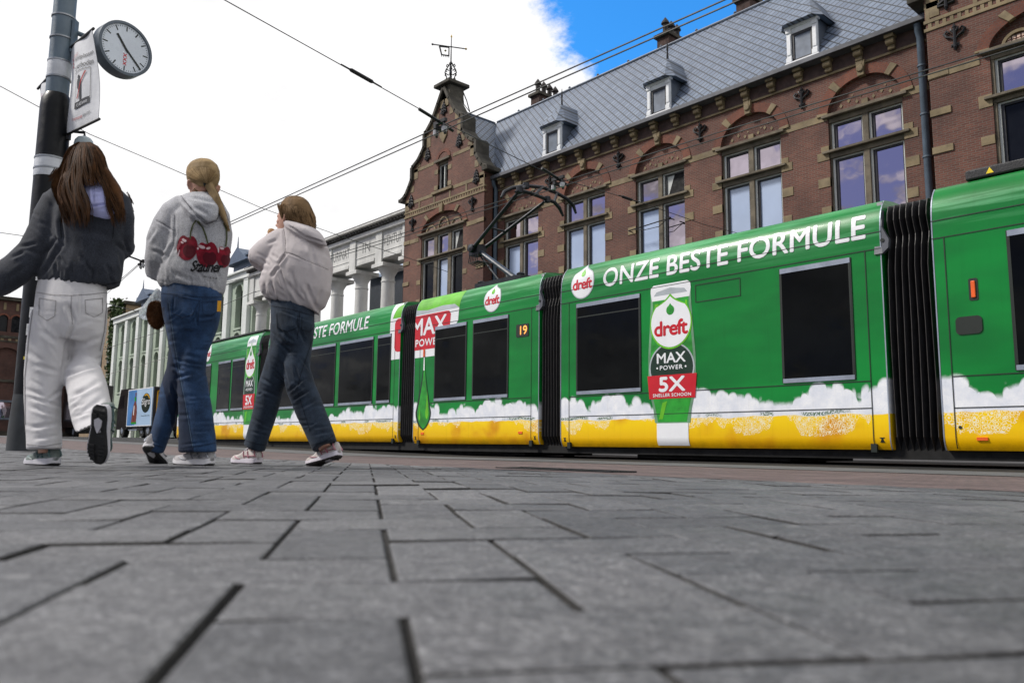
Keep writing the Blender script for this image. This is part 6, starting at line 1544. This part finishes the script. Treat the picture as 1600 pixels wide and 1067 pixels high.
# ------------------------------------------------------------------ second walker: grey cherry hoodie, blue jeans
def person_b():
    fg = Fig(4.4); rnd = random.Random(21); f0 = fg.W(305, 727)
    root = thing('person', 'walking person with a blonde ponytail, grey cherry print hoodie and blue jeans', 'person', (f0.x, f0.y, ground_z(f0.x, f0.y)))
    b = MB(); L = lambda R, **k: fg.loft(b, R, **k)
    fdir = (-RT*.55+FW*.83).normalized(); hc = fg.W(316,318); Pf = head(b, hc, fdir, UP, .215)
    L([(317,330,14,0,.055),(316,314,14,0,.053),(316,302,13,0,.05)])
    L([(300,462,42,0,.10),(300,430,42,0,.11),(302,390,46,0,.12),(306,350,48,0,.11),(312,325,32,0,.08),(316,314,15,0,.055)])
    L([(272,346,9,0,.04),(256,378,8,0,.035),(250,410,8,.03,.034),(256,428,8,.16,.033),(268,440,7,.27,.03)])
    L([(340,346,9,.02,.04),(344,380,8,.05,.035),(341,412,8,.08,.034),(325,430,8,.2,.033),(300,445,7,.30,.03)])
    L([(286,470,22,0,.09),(284,510,19,.0,.08),(287,560,13,.03,.055),(274,600,11,.08,.05),(259,650,9,.12,.04),(246,698,11,.14,.042)])
    L([(314,470,22,0,.09),(309,510,19,0,.08),(303,560,18,.0,.065),(304,610,15,-.0,.055),(306,660,12,-.02,.045),(308,704,11,-.03,.042)])
    hand(b, fg.W(268,440,.27), fg.W(280,446,.30)-fg.W(268,440,.27), -FW, 1, 1.0); hand(b, fg.W(300,445,.30), fg.W(282,452,.34)-fg.W(300,445,.30), UP, -1, .7)
    body = finish(remesh(b, .006, 2), 'body', M_SKIN, root, amp=0.); eyes(Pf, fdir, body)
    t = MB(); L = lambda R, **k: fg.loft(t, R, **k)
    L([(299,446,47,0,.125),(299,470,48,-.01,.14),(300,495,45,-.01,.14),(300,515,40,0,.125)])
    L([(281,480,27,.0,.12),(284,515,25,.0,.11),(287,548,24,.02,.10),(282,580,23,.05,.09),(270,612,21,.08,.085),(261,645,17,.11,.08),(250,680,15.5,.14,.08),(243,702,14,.15,.085)])
    L([(319,480,27,0,.12),(312,515,26,0,.11),(302,548,23,.0,.10),(299,580,22,.0,.09),(302,612,24,-.01,.085),(306,650,27,-.02,.085),(309,682,29,-.03,.09),(309,706,30,-.03,.10)])
    C = lambda a, b, w, d: ((200+a[0]/3.333, 440+a[1]/3.333), (200+b[0]/3.333, 440+b[1]/3.333), w, d)
    cr = [C((240,80),(235,170),2,.003), C((240,165),(330,190),2,.004), C((355,170),(330,220),3,.010), C((360,190),(450,180),3,.008), C((250,60),(370,90),2,.003), C((230,440),(300,470),3.5,.008), C((250,500),(330,480),3.5,.009), C((300,380),(380,400),3.5,.007), C((230,530),(260,640),3,.008), C((260,640),(250,760),3,.008), C((110,830),(180,850),2,.005), C((270,850),(450,830),2,.005), C((350,140),(365,240),2,.006)]
    cr += auto_creases(rnd, [(278,330,560,690,12,8,30,3,.0050),(240,280,600,690,9,25,26,3,.0045),(262,340,480,550,9,-20,30,3,.0045)])
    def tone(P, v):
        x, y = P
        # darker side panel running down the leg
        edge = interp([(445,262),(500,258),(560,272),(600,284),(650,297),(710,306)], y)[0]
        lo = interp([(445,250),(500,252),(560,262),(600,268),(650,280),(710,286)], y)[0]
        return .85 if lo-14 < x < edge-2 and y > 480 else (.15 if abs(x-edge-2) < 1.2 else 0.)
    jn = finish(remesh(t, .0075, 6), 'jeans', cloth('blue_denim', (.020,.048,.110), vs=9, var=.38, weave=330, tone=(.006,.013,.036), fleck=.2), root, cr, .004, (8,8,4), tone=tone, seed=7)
    T6 = lambda *P: [(200+x/3.333, 440+y/3.333) for x, y in P]
    MSt = cloth('denim_seam', (.012,.026,.060)); MSl = cloth('denim_fade', (.075,.125,.20))
    seams_on(jn, fg, [T6((172,62),(250,66),(340,78),(430,82),(488,80)), T6((238,72),(232,165),(285,188),(338,172),(372,100),(238,72)), T6((385,108),(392,168),(430,180),(470,150),(478,100),(385,108)), T6((376,90),(370,150),(362,230)), T6((208,110),(232,300),(262,470),(290,620),(330,860)), T6((272,865),(360,858),(455,838)), T6((102,838),(150,852),(182,862))], MSt, 1.0)
    seams_on(jn, fg, [T6((216,110),(240,300),(270,470),(298,620),(338,860))], MSl, .8)
    j = MB(); L = lambda R, **k: fg.loft(j, R, **k)
    L([(299,455,50,0,.130,radians(8)),(298,446,54,0,.145,radians(8)),(300,430,55,0,.165,radians(5)),(306,400,54,0,.165,0),(311,365,53,-.01,.16,0),(311,340,48,-.01,.145,0),(313,325,36,0,.12,0),(315,312,22,0,.085,0)])
    L([(300,318,15,0,.07),(286,324,20,0,.08),(273,334,23,0,.088),(262,352,24,0,.09),(252,378,25,0,.088),(247,404,21,.01,.085),(246,422,19,.06,.08),(246,432,17,.16,.07),(246,438,14,.26,.06)])
    L([(322,318,13,.0,.07),(334,326,17,.01,.08),(341,340,18,.02,.085),(345,365,18,.04,.085),(343,400,16,.07,.08),(334,425,16,.14,.07),(315,438,14,.24,.06)])
    # hood
    L([(310,305,27,-.02,.07,0),(311,313,30,-.075,.085,0),(314,326,28,-.135,.075,0),(318,339,22,-.17,.05,0),(321,349,11,-.175,.03,0)])
    C = lambda a, b, w, d: ((200+a[0]/4.105, 220+a[1]/4.105), (200+b[0]/4.105, 220+b[1]/4.105), w, d)
    cr = [C((340,375),(440,480),2.5,.012), C((440,480),(510,535),2.5,.012), C((510,535),(590,510),2.5,.012), C((590,510),(615,440),2.5,.009), C((300,470),(300,640),2.5,.009), C((300,640),(240,780),3.5,.010), C((180,510),(300,580),2.2,.005), C((250,740),(150,700),3.5,.009), C((290,720),(330,640),3.5,.007), C((420,420),(520,480),4,.009), C((390,360),(560,400),3.5,.008), C((200,900),(600,960),3,.005), C((300,850),(420,900),4,.006), C((120,650),(180,560),4,.006)]
    cr += auto_creases(rnd, [(250,345,425,450,12,75,18,2.6,.005),(230,262,350,420,6,60,24,3.2,.005)])
    hm = cloth('heather_grey_fleece', (.40,.405,.43), vs=14, var=.08, fleck=.22)
    ho = finish(remesh(j, .0075, 9), 'hoodie', hm, root, cr, .005, (8,8,6), seed=8)
    seams_on(ho, fg, [[(244,344),(256,350),(273,361)],[(273,335),(272,360),(272,385)],[(283,306),(296,322),(309,340),(322,350),(338,345),(345,328)],[(247,441),(275,449),(310,456),(346,458)]], cloth('hoodie_seam', (.16,.16,.18)), 1.0)
    # cherries, stalks and script on the back
    T = lambda x, y: (200+x/4.105, 220+y/4.105)
    def cherry(cx_, cy_, rx, ry, rot=0.):
        P = []
        for i in range(36):
            a = 2*pi*i/36; x = rx*cos(a); y = ry*sin(a)
            if y < 0: y += ry*.30*math.exp(-(x/(rx*.35))**2)
            P.append(T(cx_+x*cos(rot)-y*sin(rot), cy_+x*sin(rot)+y*cos(rot)))
        return poly(P[::-1])
    MCH = cloth('print_cherry_red', (.20,.008,.022), var=.35, vs=25); MST = cloth('print_stalk_green', (.075,.085,.035)); MSC = cloth('print_black', (.012,.012,.014)); MHI = cloth('print_pink_white', (.66,.50,.53)); MDK = cloth('print_dark_red', (.085,.004,.012))
    ch = [(382,682,66,86,.1),(508,725,68,88,-.05),(612,740,46,74,.05)]
    surface_decal(ho, [cherry(*c) for c in ch], 'cherry_print', MCH, ho, fg, .004)
    surface_decal(ho, [cherry(c[0]+c[2]*.22, c[1]+c[3]*.30, c[2]*.62, c[3]*.5, c[4]) for c in ch], 'cherry_shadow_print', MDK, ho, fg, .005)
    surface_decal(ho, [cherry(365,640,16,10,.5), cherry(352,655,9,6,.5), cherry(475,682,22,11,.35), cherry(515,690,14,8,-.3), cherry(450,692,6,9,0), cherry(598,690,13,8,.3), cherry(330,720,4,26,.2), cherry(578,700,4,20,.0)], 'cherry_gloss_print', MHI, ho, fg, .006)
    def stroke(pts, w):
        out = []
        for (xa, ya), (xb, yb) in zip(pts, pts[1:]):
            L_ = math.hypot(xb-xa, yb-ya) or 1; nx, ny = -(yb-ya)/L_*w/2, (xb-xa)/L_*w/2
            out.append(poly([T(xa+nx,ya+ny), T(xb+nx,yb+ny), T(xb-nx,yb-ny), T(xa-nx,ya-ny)]))
        return out
    surface_decal(ho, stroke([(403,632),(405,590),(418,545),(440,508)],10)+stroke([(512,660),(500,610),(480,555),(448,512)],10)+stroke([(622,680),(630,620),(628,570),(610,530)],9), 'stalk_print', MST, ho, fg, .006)
    vs, fs, asp = text_mesh('Stauner', .02, .9)
    w = [(405+u*195 + (v-.2)*22, 838-v*70-u*0+ (u*8)) for u, v in vs]; surface_decal(ho, [([T(*q) for q in w], fs)], 'script_print', MSC, ho, fg, .007)
    vs, fs, asp = text_mesh('original', .0, 1.25); w = [(490+u*80, 878+u*14-v*18) for u, v in vs]; surface_decal(ho, [([T(*q) for q in w], fs)], 'small_script_print', MSC, ho, fg, .006)
    ms = [cloth('shoe_mesh_silver', (.36,.35,.36), vs=20, var=.25, sheen=0), mat('midsole_white_silver', (.62,.61,.64), .55, var=.08, vscale=20), mat('outsole_dark_grey', (.03,.03,.032), .75), mat('overlay_silver', (.42,.43,.47), .3, metal=.5, vscale=20)]
    z0 = lambda p: Vector((p.x, p.y, ground_z(p.x, p.y)))
    shoe(root, z0(fg.W(331,727,-.06)), (-RT*.90+FW*.43), UP, ms, Ln=.272)
    h2 = fg.W(231,697,.06); t2 = z0(fg.W(249,721,.26)); shoe(root, h2-UP*.01, (t2-h2), UP, ms, Ln=.262)
    # hair pulled back into a low ponytail
    base = MB(); fg.loft(base, [(316,250.5,9,-.005,.035,0),(316,254,18,-.006,.075,0),(316.5,261,24,-.008,.105,0),(317,270,26.5,-.012,.118,0),(318,280,26,-.018,.115,0),(319,288,22,-.03,.10,0),(322,294,12,-.06,.06,0)])
    fg.loft(base, [(324,286,6,-.09,.03),(330,296,6.5,-.11,.028),(338,312,6.5,-.13,.026),(346,330,5.5,-.13,.022),(352,346,3.5,-.12,.014),(357,358,1.2,-.11,.006)])
    hmt = hair_mat('blonde_hair', (.21,.135,.065), (.50,.36,.19)); hb = finish(remesh(base, .007, 3), 'hair', hmt, root, (), .002, (30,30,10), seed=9)
    s = MB(); paths = []
    for _ in range(520):
        a = rnd.uniform(0, 2*pi); x0, y0 = 316+25*cos(a)*rnd.uniform(.5,1), 268-16*abs(sin(a))*rnd.uniform(.4,1.03)+ (8 if sin(a) < 0 else 0); P = []
        for k in range(9):
            q = k/8; x = x0+(324-x0)*q**1.2; y = y0+(287-y0)*q
            u = (x-317)/26.5; v = (y-275)/24.5; d = -.012-.118*sqrt(max(.0, 1-u*u-v*v*.9)) - .006-.012*q
            P.append(fg.W(x, y, d))
        paths.append(P)
    for _ in range(160):
        o = rnd.gauss(0,2.0); e = rnd.uniform(.75,1.08); ph = rnd.uniform(0,6); P = []
        for k in range(12):
            q = k/11*e; x, y = interp([(0,324,286),(.15,331,297),(.4,341,318),(.7,350,341),(1.1,359,364)], q); P.append(fg.W(x+o*(1.3-q*.6)+.8*sin(k*.6+ph)*q, y, -.10-.03*sin(pi*min(1,q*1.2))))
        paths.append(P)
    for _ in range(60):
        x = rnd.uniform(299,326); P = [fg.W(x+k*(1.6)*(1 if x > 308 else .9), 300-k*1.6+rnd.gauss(0,.3), -.075) for k in range(6)]; paths.append(P)
    strands(s, paths, .0016, rnd); s.build('strands', hmt, hb, smooth=True)
    tie = MB(); p = fg.W(325,287,-.10); tie.lathe(p, [(.018,-.012),(.026,-.006),(.026,.006),(.018,.012)], 12, (fg.W(331,297,-.12)-p)); tie.build('hair_tie', M_SEAM, hb, smooth=True)
    return root, fg

# ------------------------------------------------------------------ third walker: greige jacket, dark jeans, eating
def person_c():
    fg = Fig(4.85); rnd = random.Random(31); f0 = fg.W(450, 723)
    root = thing('person', 'walking person with loose light brown hair, pale greige jacket and dark jeans, eating', 'person', (f0.x, f0.y, ground_z(f0.x, f0.y)))
    b = MB(); L = lambda R, **k: fg.loft(b, R, **k)
    fdir = (-RT*.93+FW*.37).normalized(); hc = fg.W(455,368); Pf = head(b, hc, fdir, UP, .215)
    L([(460,384,13,0,.055),(458,370,12,0,.053),(456,358,12,0,.05)])
    L([(457,486,26,0,.085),(457,455,32,0,.10),(460,420,36,0,.11),(464,395,36,0,.10),(462,380,24,0,.08),(460,372,13,0,.055)])
    L([(440,392,9,0,.04),(424,408,6,.03,.03),(412,414,5,.08,.026),(413,400,5,.14,.024),(416,386,5.5,.20,.024)])
    L([(490,398,9,.0,.04),(499,425,8,.02,.035),(496,448,8,.08,.034),(480,450,8,.2,.033),(462,440,7,.28,.03)])
    L([(444,500,15,0,.085),(440,540,15,.02,.075),(430,585,17,.06,.06),(418,625,14,.12,.055),(406,670,11,.16,.045),(398,704,10,.18,.042)])
    L([(470,500,15,0,.085),(465,540,15,0,.075),(466,590,17,-.02,.06),(480,630,14,-.06,.055),(496,670,11,-.10,.045),(508,700,10,-.13,.042)])
    hand(b, fg.W(416,386,.20), fg.W(421,371,.17)-fg.W(416,386,.20), (FW*.4-RT).normalized(), 1, 1.0); hand(b, fg.W(462,440,.28), fg.W(446,436,.32)-fg.W(462,440,.28), UP, -1, .7)
    body = finish(remesh(b, .006, 2), 'body', M_SKIN, root, amp=0.); eyes(Pf, fdir, body)
    t = MB(); L = lambda R, **k: fg.loft(t, R, **k)
    L([(457,466,35,0,.12,radians(12)),(457,490,35,0,.135,radians(10)),(457,515,34,-.01,.135,0),(455,540,29,0,.12,0)])
    L([(441,505,19,.0,.12),(441,540,19,.02,.11),(434,572,21,.05,.10),(424,602,20,.09,.095),(418,630,19,.12,.09),(409,662,18,.15,.085),(398,699,17,.17,.09)])
    L([(471,505,21,0,.12),(466,540,22,.0,.11),(463,575,22,-.02,.10),(470,605,23,-.04,.095),(482,635,23,-.07,.09),(494,662,22,-.10,.088),(508,697,20,-.125,.095)])
    C = lambda a, b, w, d: ((200+a[0]/3.333, 440+a[1]/3.333), (200+b[0]/3.333, 440+b[1]/3.333), w, d)
    cr = [C((770,300),(850,380),3,.009), C((790,250),(870,320),3,.008), C((800,420),(840,560),3,.008), C((830,580),(920,500),3,.010), C((860,620),(950,560),3,.009), C((690,500),(760,540),3,.009), C((700,560),(790,600),3,.007), C((900,660),(990,610),3,.007), C((760,140),(960,210),2,.004), C((870,200),(930,330),3,.006), C((640,780),(720,800),2.5,.005), C((960,800),(1070,780),2.5,.005), C((860,430),(900,540),2.5,.006)]
    cr += auto_creases(rnd, [(425,485,510,600,12,50,28,2.8,.005),(395,430,600,690,8,20,24,2.6,.0045),(455,515,600,690,10,-15,26,2.6,.0045)])
    jn = finish(remesh(t, .0075, 6), 'jeans', cloth('dark_grey_denim', (.024,.036,.056), vs=10, var=.38, weave=330, fleck=.2), root, cr, .004, (8,8,4), seed=12)
    T6 = lambda *P: [(200+x/3.333, 440+y/3.333) for x, y in P]
    seams_on(jn, fg, [T6((742,125),(830,140),(965,178)), T6((775,165),(778,240),(830,262),(880,240),(885,178)), T6((905,185),(905,250),(945,262),(962,240)), T6((893,165),(890,230),(880,300)), T6((960,300),(900,480),(880,560),(950,780)), T6((612,825),(680,848),(715,848)), T6((955,850),(1020,835),(1082,790))], cloth('dark_denim_seam', (.008,.013,.022)), .9)
    j = MB(); L = lambda R, **k: fg.loft(j, R, **k)
    L([(456,478,42,0,.125,radians(16)),(458,468,52,0,.15,radians(14)),(461,450,57,0,.175,radians(10)),(464,425,53,-.01,.175,radians(6)),(468,400,48,-.01,.16,radians(10)),(469,385,42,0,.14,radians(14)),(468,372,33,0,.11,radians(16)),(466,362,26,0,.09,radians(18))])
    L([(454,368,16,.0,.07),(443,374,19,.0,.08),(432,383,22,.01,.088),(422,392,24,.02,.09),(411,405,26,.04,.09),(404,418,20,.07,.085),(408,410,17,.13,.065),(414,394,12,.18,.05),(418,382,8,.20,.04)])
    L([(482,380,16,.0,.08),(491,386,17,.0,.085),(498,396,17,.0,.085),(503,418,17,.02,.09),(501,442,17,.05,.085),(490,455,15,.12,.07),(470,448,13,.24,.06)])
    L([(470,478,30,0,.12,radians(20)),(484,484,18,0,.09,radians(30)),(495,490,7,0,.05,radians(40))])
    # fold-down collar
    L([(470,355,31,-.03,.09,radians(18)),(476,364,33,-.075,.085,radians(19)),(482,372,31,-.10,.06,radians(19)),(485,377,28,-.105,.03,radians(19))])
    C = lambda a, b, w, d: ((350+a[0]/4.447, 280+a[1]/4.447), (350+b[0]/4.447, 280+b[1]/4.447), w, d)
    cr = [C((440,318),(560,395),1.8,.012), C((560,395),(705,445),1.8,.012), C((420,505),(560,560),1.6,.005), C((560,560),(720,625),1.6,.005), C((415,340),(425,500),2.5,.007), C((370,600),(430,520),3,.012), C((385,620),(430,760),3,.011), C((390,600),(330,680),3,.011), C((430,700),(560,880),4,.008), C((560,720),(640,900),4,.009), C((470,640),(500,780),4,.007), C((330,520),(380,560),3,.007), C((300,450),(370,420),3.5,.006), C((680,760),(640,900),3.5,.008), C((330,700),(350,800),3,.008), C((280,720),(290,790),2.6,.008), C((600,440),(640,640),4,.006), C((220,600),(300,640),3.5,.006)]
    cr += auto_creases(rnd, [(412,500,448,482,14,65,20,2.6,.006),(395,430,390,430,5,50,22,3,.006)])
    jk = finish(remesh(j, .0075, 9), 'jacket', cloth('greige_cotton', (.52,.48,.485), vs=7, var=.08, weave=300, sheen=.1), root, cr, .005, (8,8,5), seed=13)
    T4 = lambda *P: [(350+x/4.447, 280+y/4.447) for x, y in P]
    seams_on(jk, fg, [T4((420,508),(480,520),(560,560),(640,595),(725,630)), T4((415,345),(428,430),(425,505),(375,600)), T4((250,795),(310,832),(420,850),(520,890),(600,925))], cloth('jacket_seam', (.22,.20,.20)), .9)
    ms = [cloth('shoe_mesh_cream', (.50,.46,.44), vs=20, var=.2, sheen=0), mat('midsole_lilac_white', (.62,.58,.64), .55, var=.08, vscale=20), mat('outsole_brown_black', (.035,.028,.028), .75), mat('overlay_pink', (.40,.16,.20), .4, var=.2, vscale=20)]
    z0 = lambda p: Vector((p.x, p.y, ground_z(p.x, p.y)))
    shoe(root, z0(fg.W(405,720,.12)), (-RT*.80+FW*.60), UP, ms, Ln=.262)
    h2 = fg.W(531,713,-.16); t2 = z0(fg.W(484,726,-.02)); shoe(root, h2-UP*.005, (t2-h2), UP*.95+RT*.15, ms, Ln=.272)
    base = MB(); fg.loft(base, [(460,308,8,-.005,.035,0),(460,311.5,16,-.006,.07,0),(461,318,22,-.008,.10,0),(462,327,25,-.012,.112,0),(464,338,25,-.015,.11,0),(468,349,22,-.02,.09,0),(472,357,17,-.03,.06,0)])
    hmt = hair_mat('light_brown_hair', (.10,.060,.031), (.34,.22,.115)); hb = finish(remesh(base, .007, 3), 'hair', hmt, root, (), .003, (30,30,8), seed=15)
    s = MB(); paths = []
    for _ in range(560):
        u = rnd.uniform(-.92, 1.); ye = rnd.gauss(354,4)+(u+.2)*3; ph = rnd.uniform(0,6); P = []
        for k in range(10):
            q = k/9; y = 307.5+(ye-307.5)*q; cx_, hw, dr = interp([(307,460,8,.04),(312,460,18,.085),(320,461,24,.115),(330,462,27,.128),(340,465,27,.122),(350,469,24,.095),(360,474,20,.08)], y)
            x = cx_+u*hw+.7*sin(k*.8+ph)*q + 1.5*sin(y/7.+math.floor(u*5)*2.3)*q
            P.append(fg.W(x, y, -dr*sqrt(max(.03,1-u*u))-rnd.uniform(0,.004)))
        paths.append(P)
    for _ in range(30): 
        x, y = rnd.uniform(478,486), rnd.uniform(338,346); paths.append([fg.W(x+k*1.9, y+k*2.3+rnd.gauss(0,.2), -.04) for k in range(6)])
    for _ in range(40):
        x, y = rnd.uniform(433,440), rnd.uniform(318,324); paths.append([fg.W(x+k*1.3, y+k*4+rnd.gauss(0,.3), -.055-.004*k) for k in range(6)])
    strands(s, paths, .0016, rnd); s.build('strands', hmt, hb, smooth=True)
    return root, fg
person_a(); _, FB = person_b(); _, FC = person_c()
# ------------------------------------------------------------------ things they carry
sn = MB(); p = FC.W(424,360.5,.16)
sn.lathe(p-UP*.03, [(.01,0),(.022,.006),(.026,.022),(.022,.038),(.008,.044)], 14, (-.3,.2,1))
tag(sn.build('bread_roll', mat('bread_crust', (.48,.27,.11), .7, var=.3, vscale=30, bump=.6, bscale=70), smooth=True), 'small piece of bread held to the mouth of the walker in the greige jacket', 'snack')
m, g, b_ = principled('clear_plastic'); b_.inputs['Base Color'].default_value = (.80,.87,.95,1); b_.inputs['Roughness'].default_value = .25; b_.inputs['Transmission Weight'].default_value = .55; b_.inputs['IOR'].default_value = 1.12; b_.inputs['Alpha'].default_value = .62
g.put(b_.inputs['Normal'], g.bump(g.noise(g.obj(), 30, 4, .6), .8, .02))
bag = MB(); FB.loft(bag, [(247,452,3,.22,.02),(243,466,8,.22,.05),(238,480,14,.22,.08),(233,492,17,.22,.09),(232,498,15,.22,.07)], n=28)
bo = finish(remesh(bag, .007, 2), 'plastic_bag', MATS['clear_plastic'], None, auto_creases(random.Random(5), [(222,248,456,498,14,70,26,2.2,.008)]), .007, (14,14,9), seed=20); tag(bo, 'crumpled clear plastic bag hanging beside the blue jeans', 'bag')
pb = MB(); rnd = random.Random(9); FB.loft(pb, [(243,474,6,.10,.04),(243,480,9,.10,.06),(243,490,11,.10,.07),(245,500,10,.10,.065),(248,508,6,.10,.04)], n=20)
me = remesh(pb, .007, 2); fur = MB(); bm = bmesh.new(); bm.from_mesh(me); bm.normal_update()
for v in bm.verts:
    for _ in range(4):
        n = (v.normal+Vector((rnd.gauss(0,.45),rnd.gauss(0,.45),rnd.gauss(0,.45)-.15))).normalized(); p = v.co+Vector((rnd.gauss(0,.003),rnd.gauss(0,.003),rnd.gauss(0,.003))); fur.tube([p, p+n*.008, p+n*.013-UP*.003], [.0016,.0012,.0003], 3, cap=False)
bm.free(); hmF = hair_mat('brown_plush', (.11,.045,.020), (.26,.12,.055))
po = finish(me, 'fluffy_bundle', hmF, None, amp=.004, fsc=(30,30,30)); tag(po, 'round brown fluffy plush hanging in front of the clear bag', 'plush')
fur.build('fur', hmF, po, recalc=False)
pn = MB(); a = FB.W(343,470,-.12); c = FB.W(342,487,-.11); pn.obox((a+c)/2, RT, FW, UP, .009, .004, (a-c).length/2)
tag(pn.build('yellow_card', mat('card_yellow', srgb(232,168,28), .45)), 'narrow yellow card sticking out of the back pocket of the blue jeans', 'card')
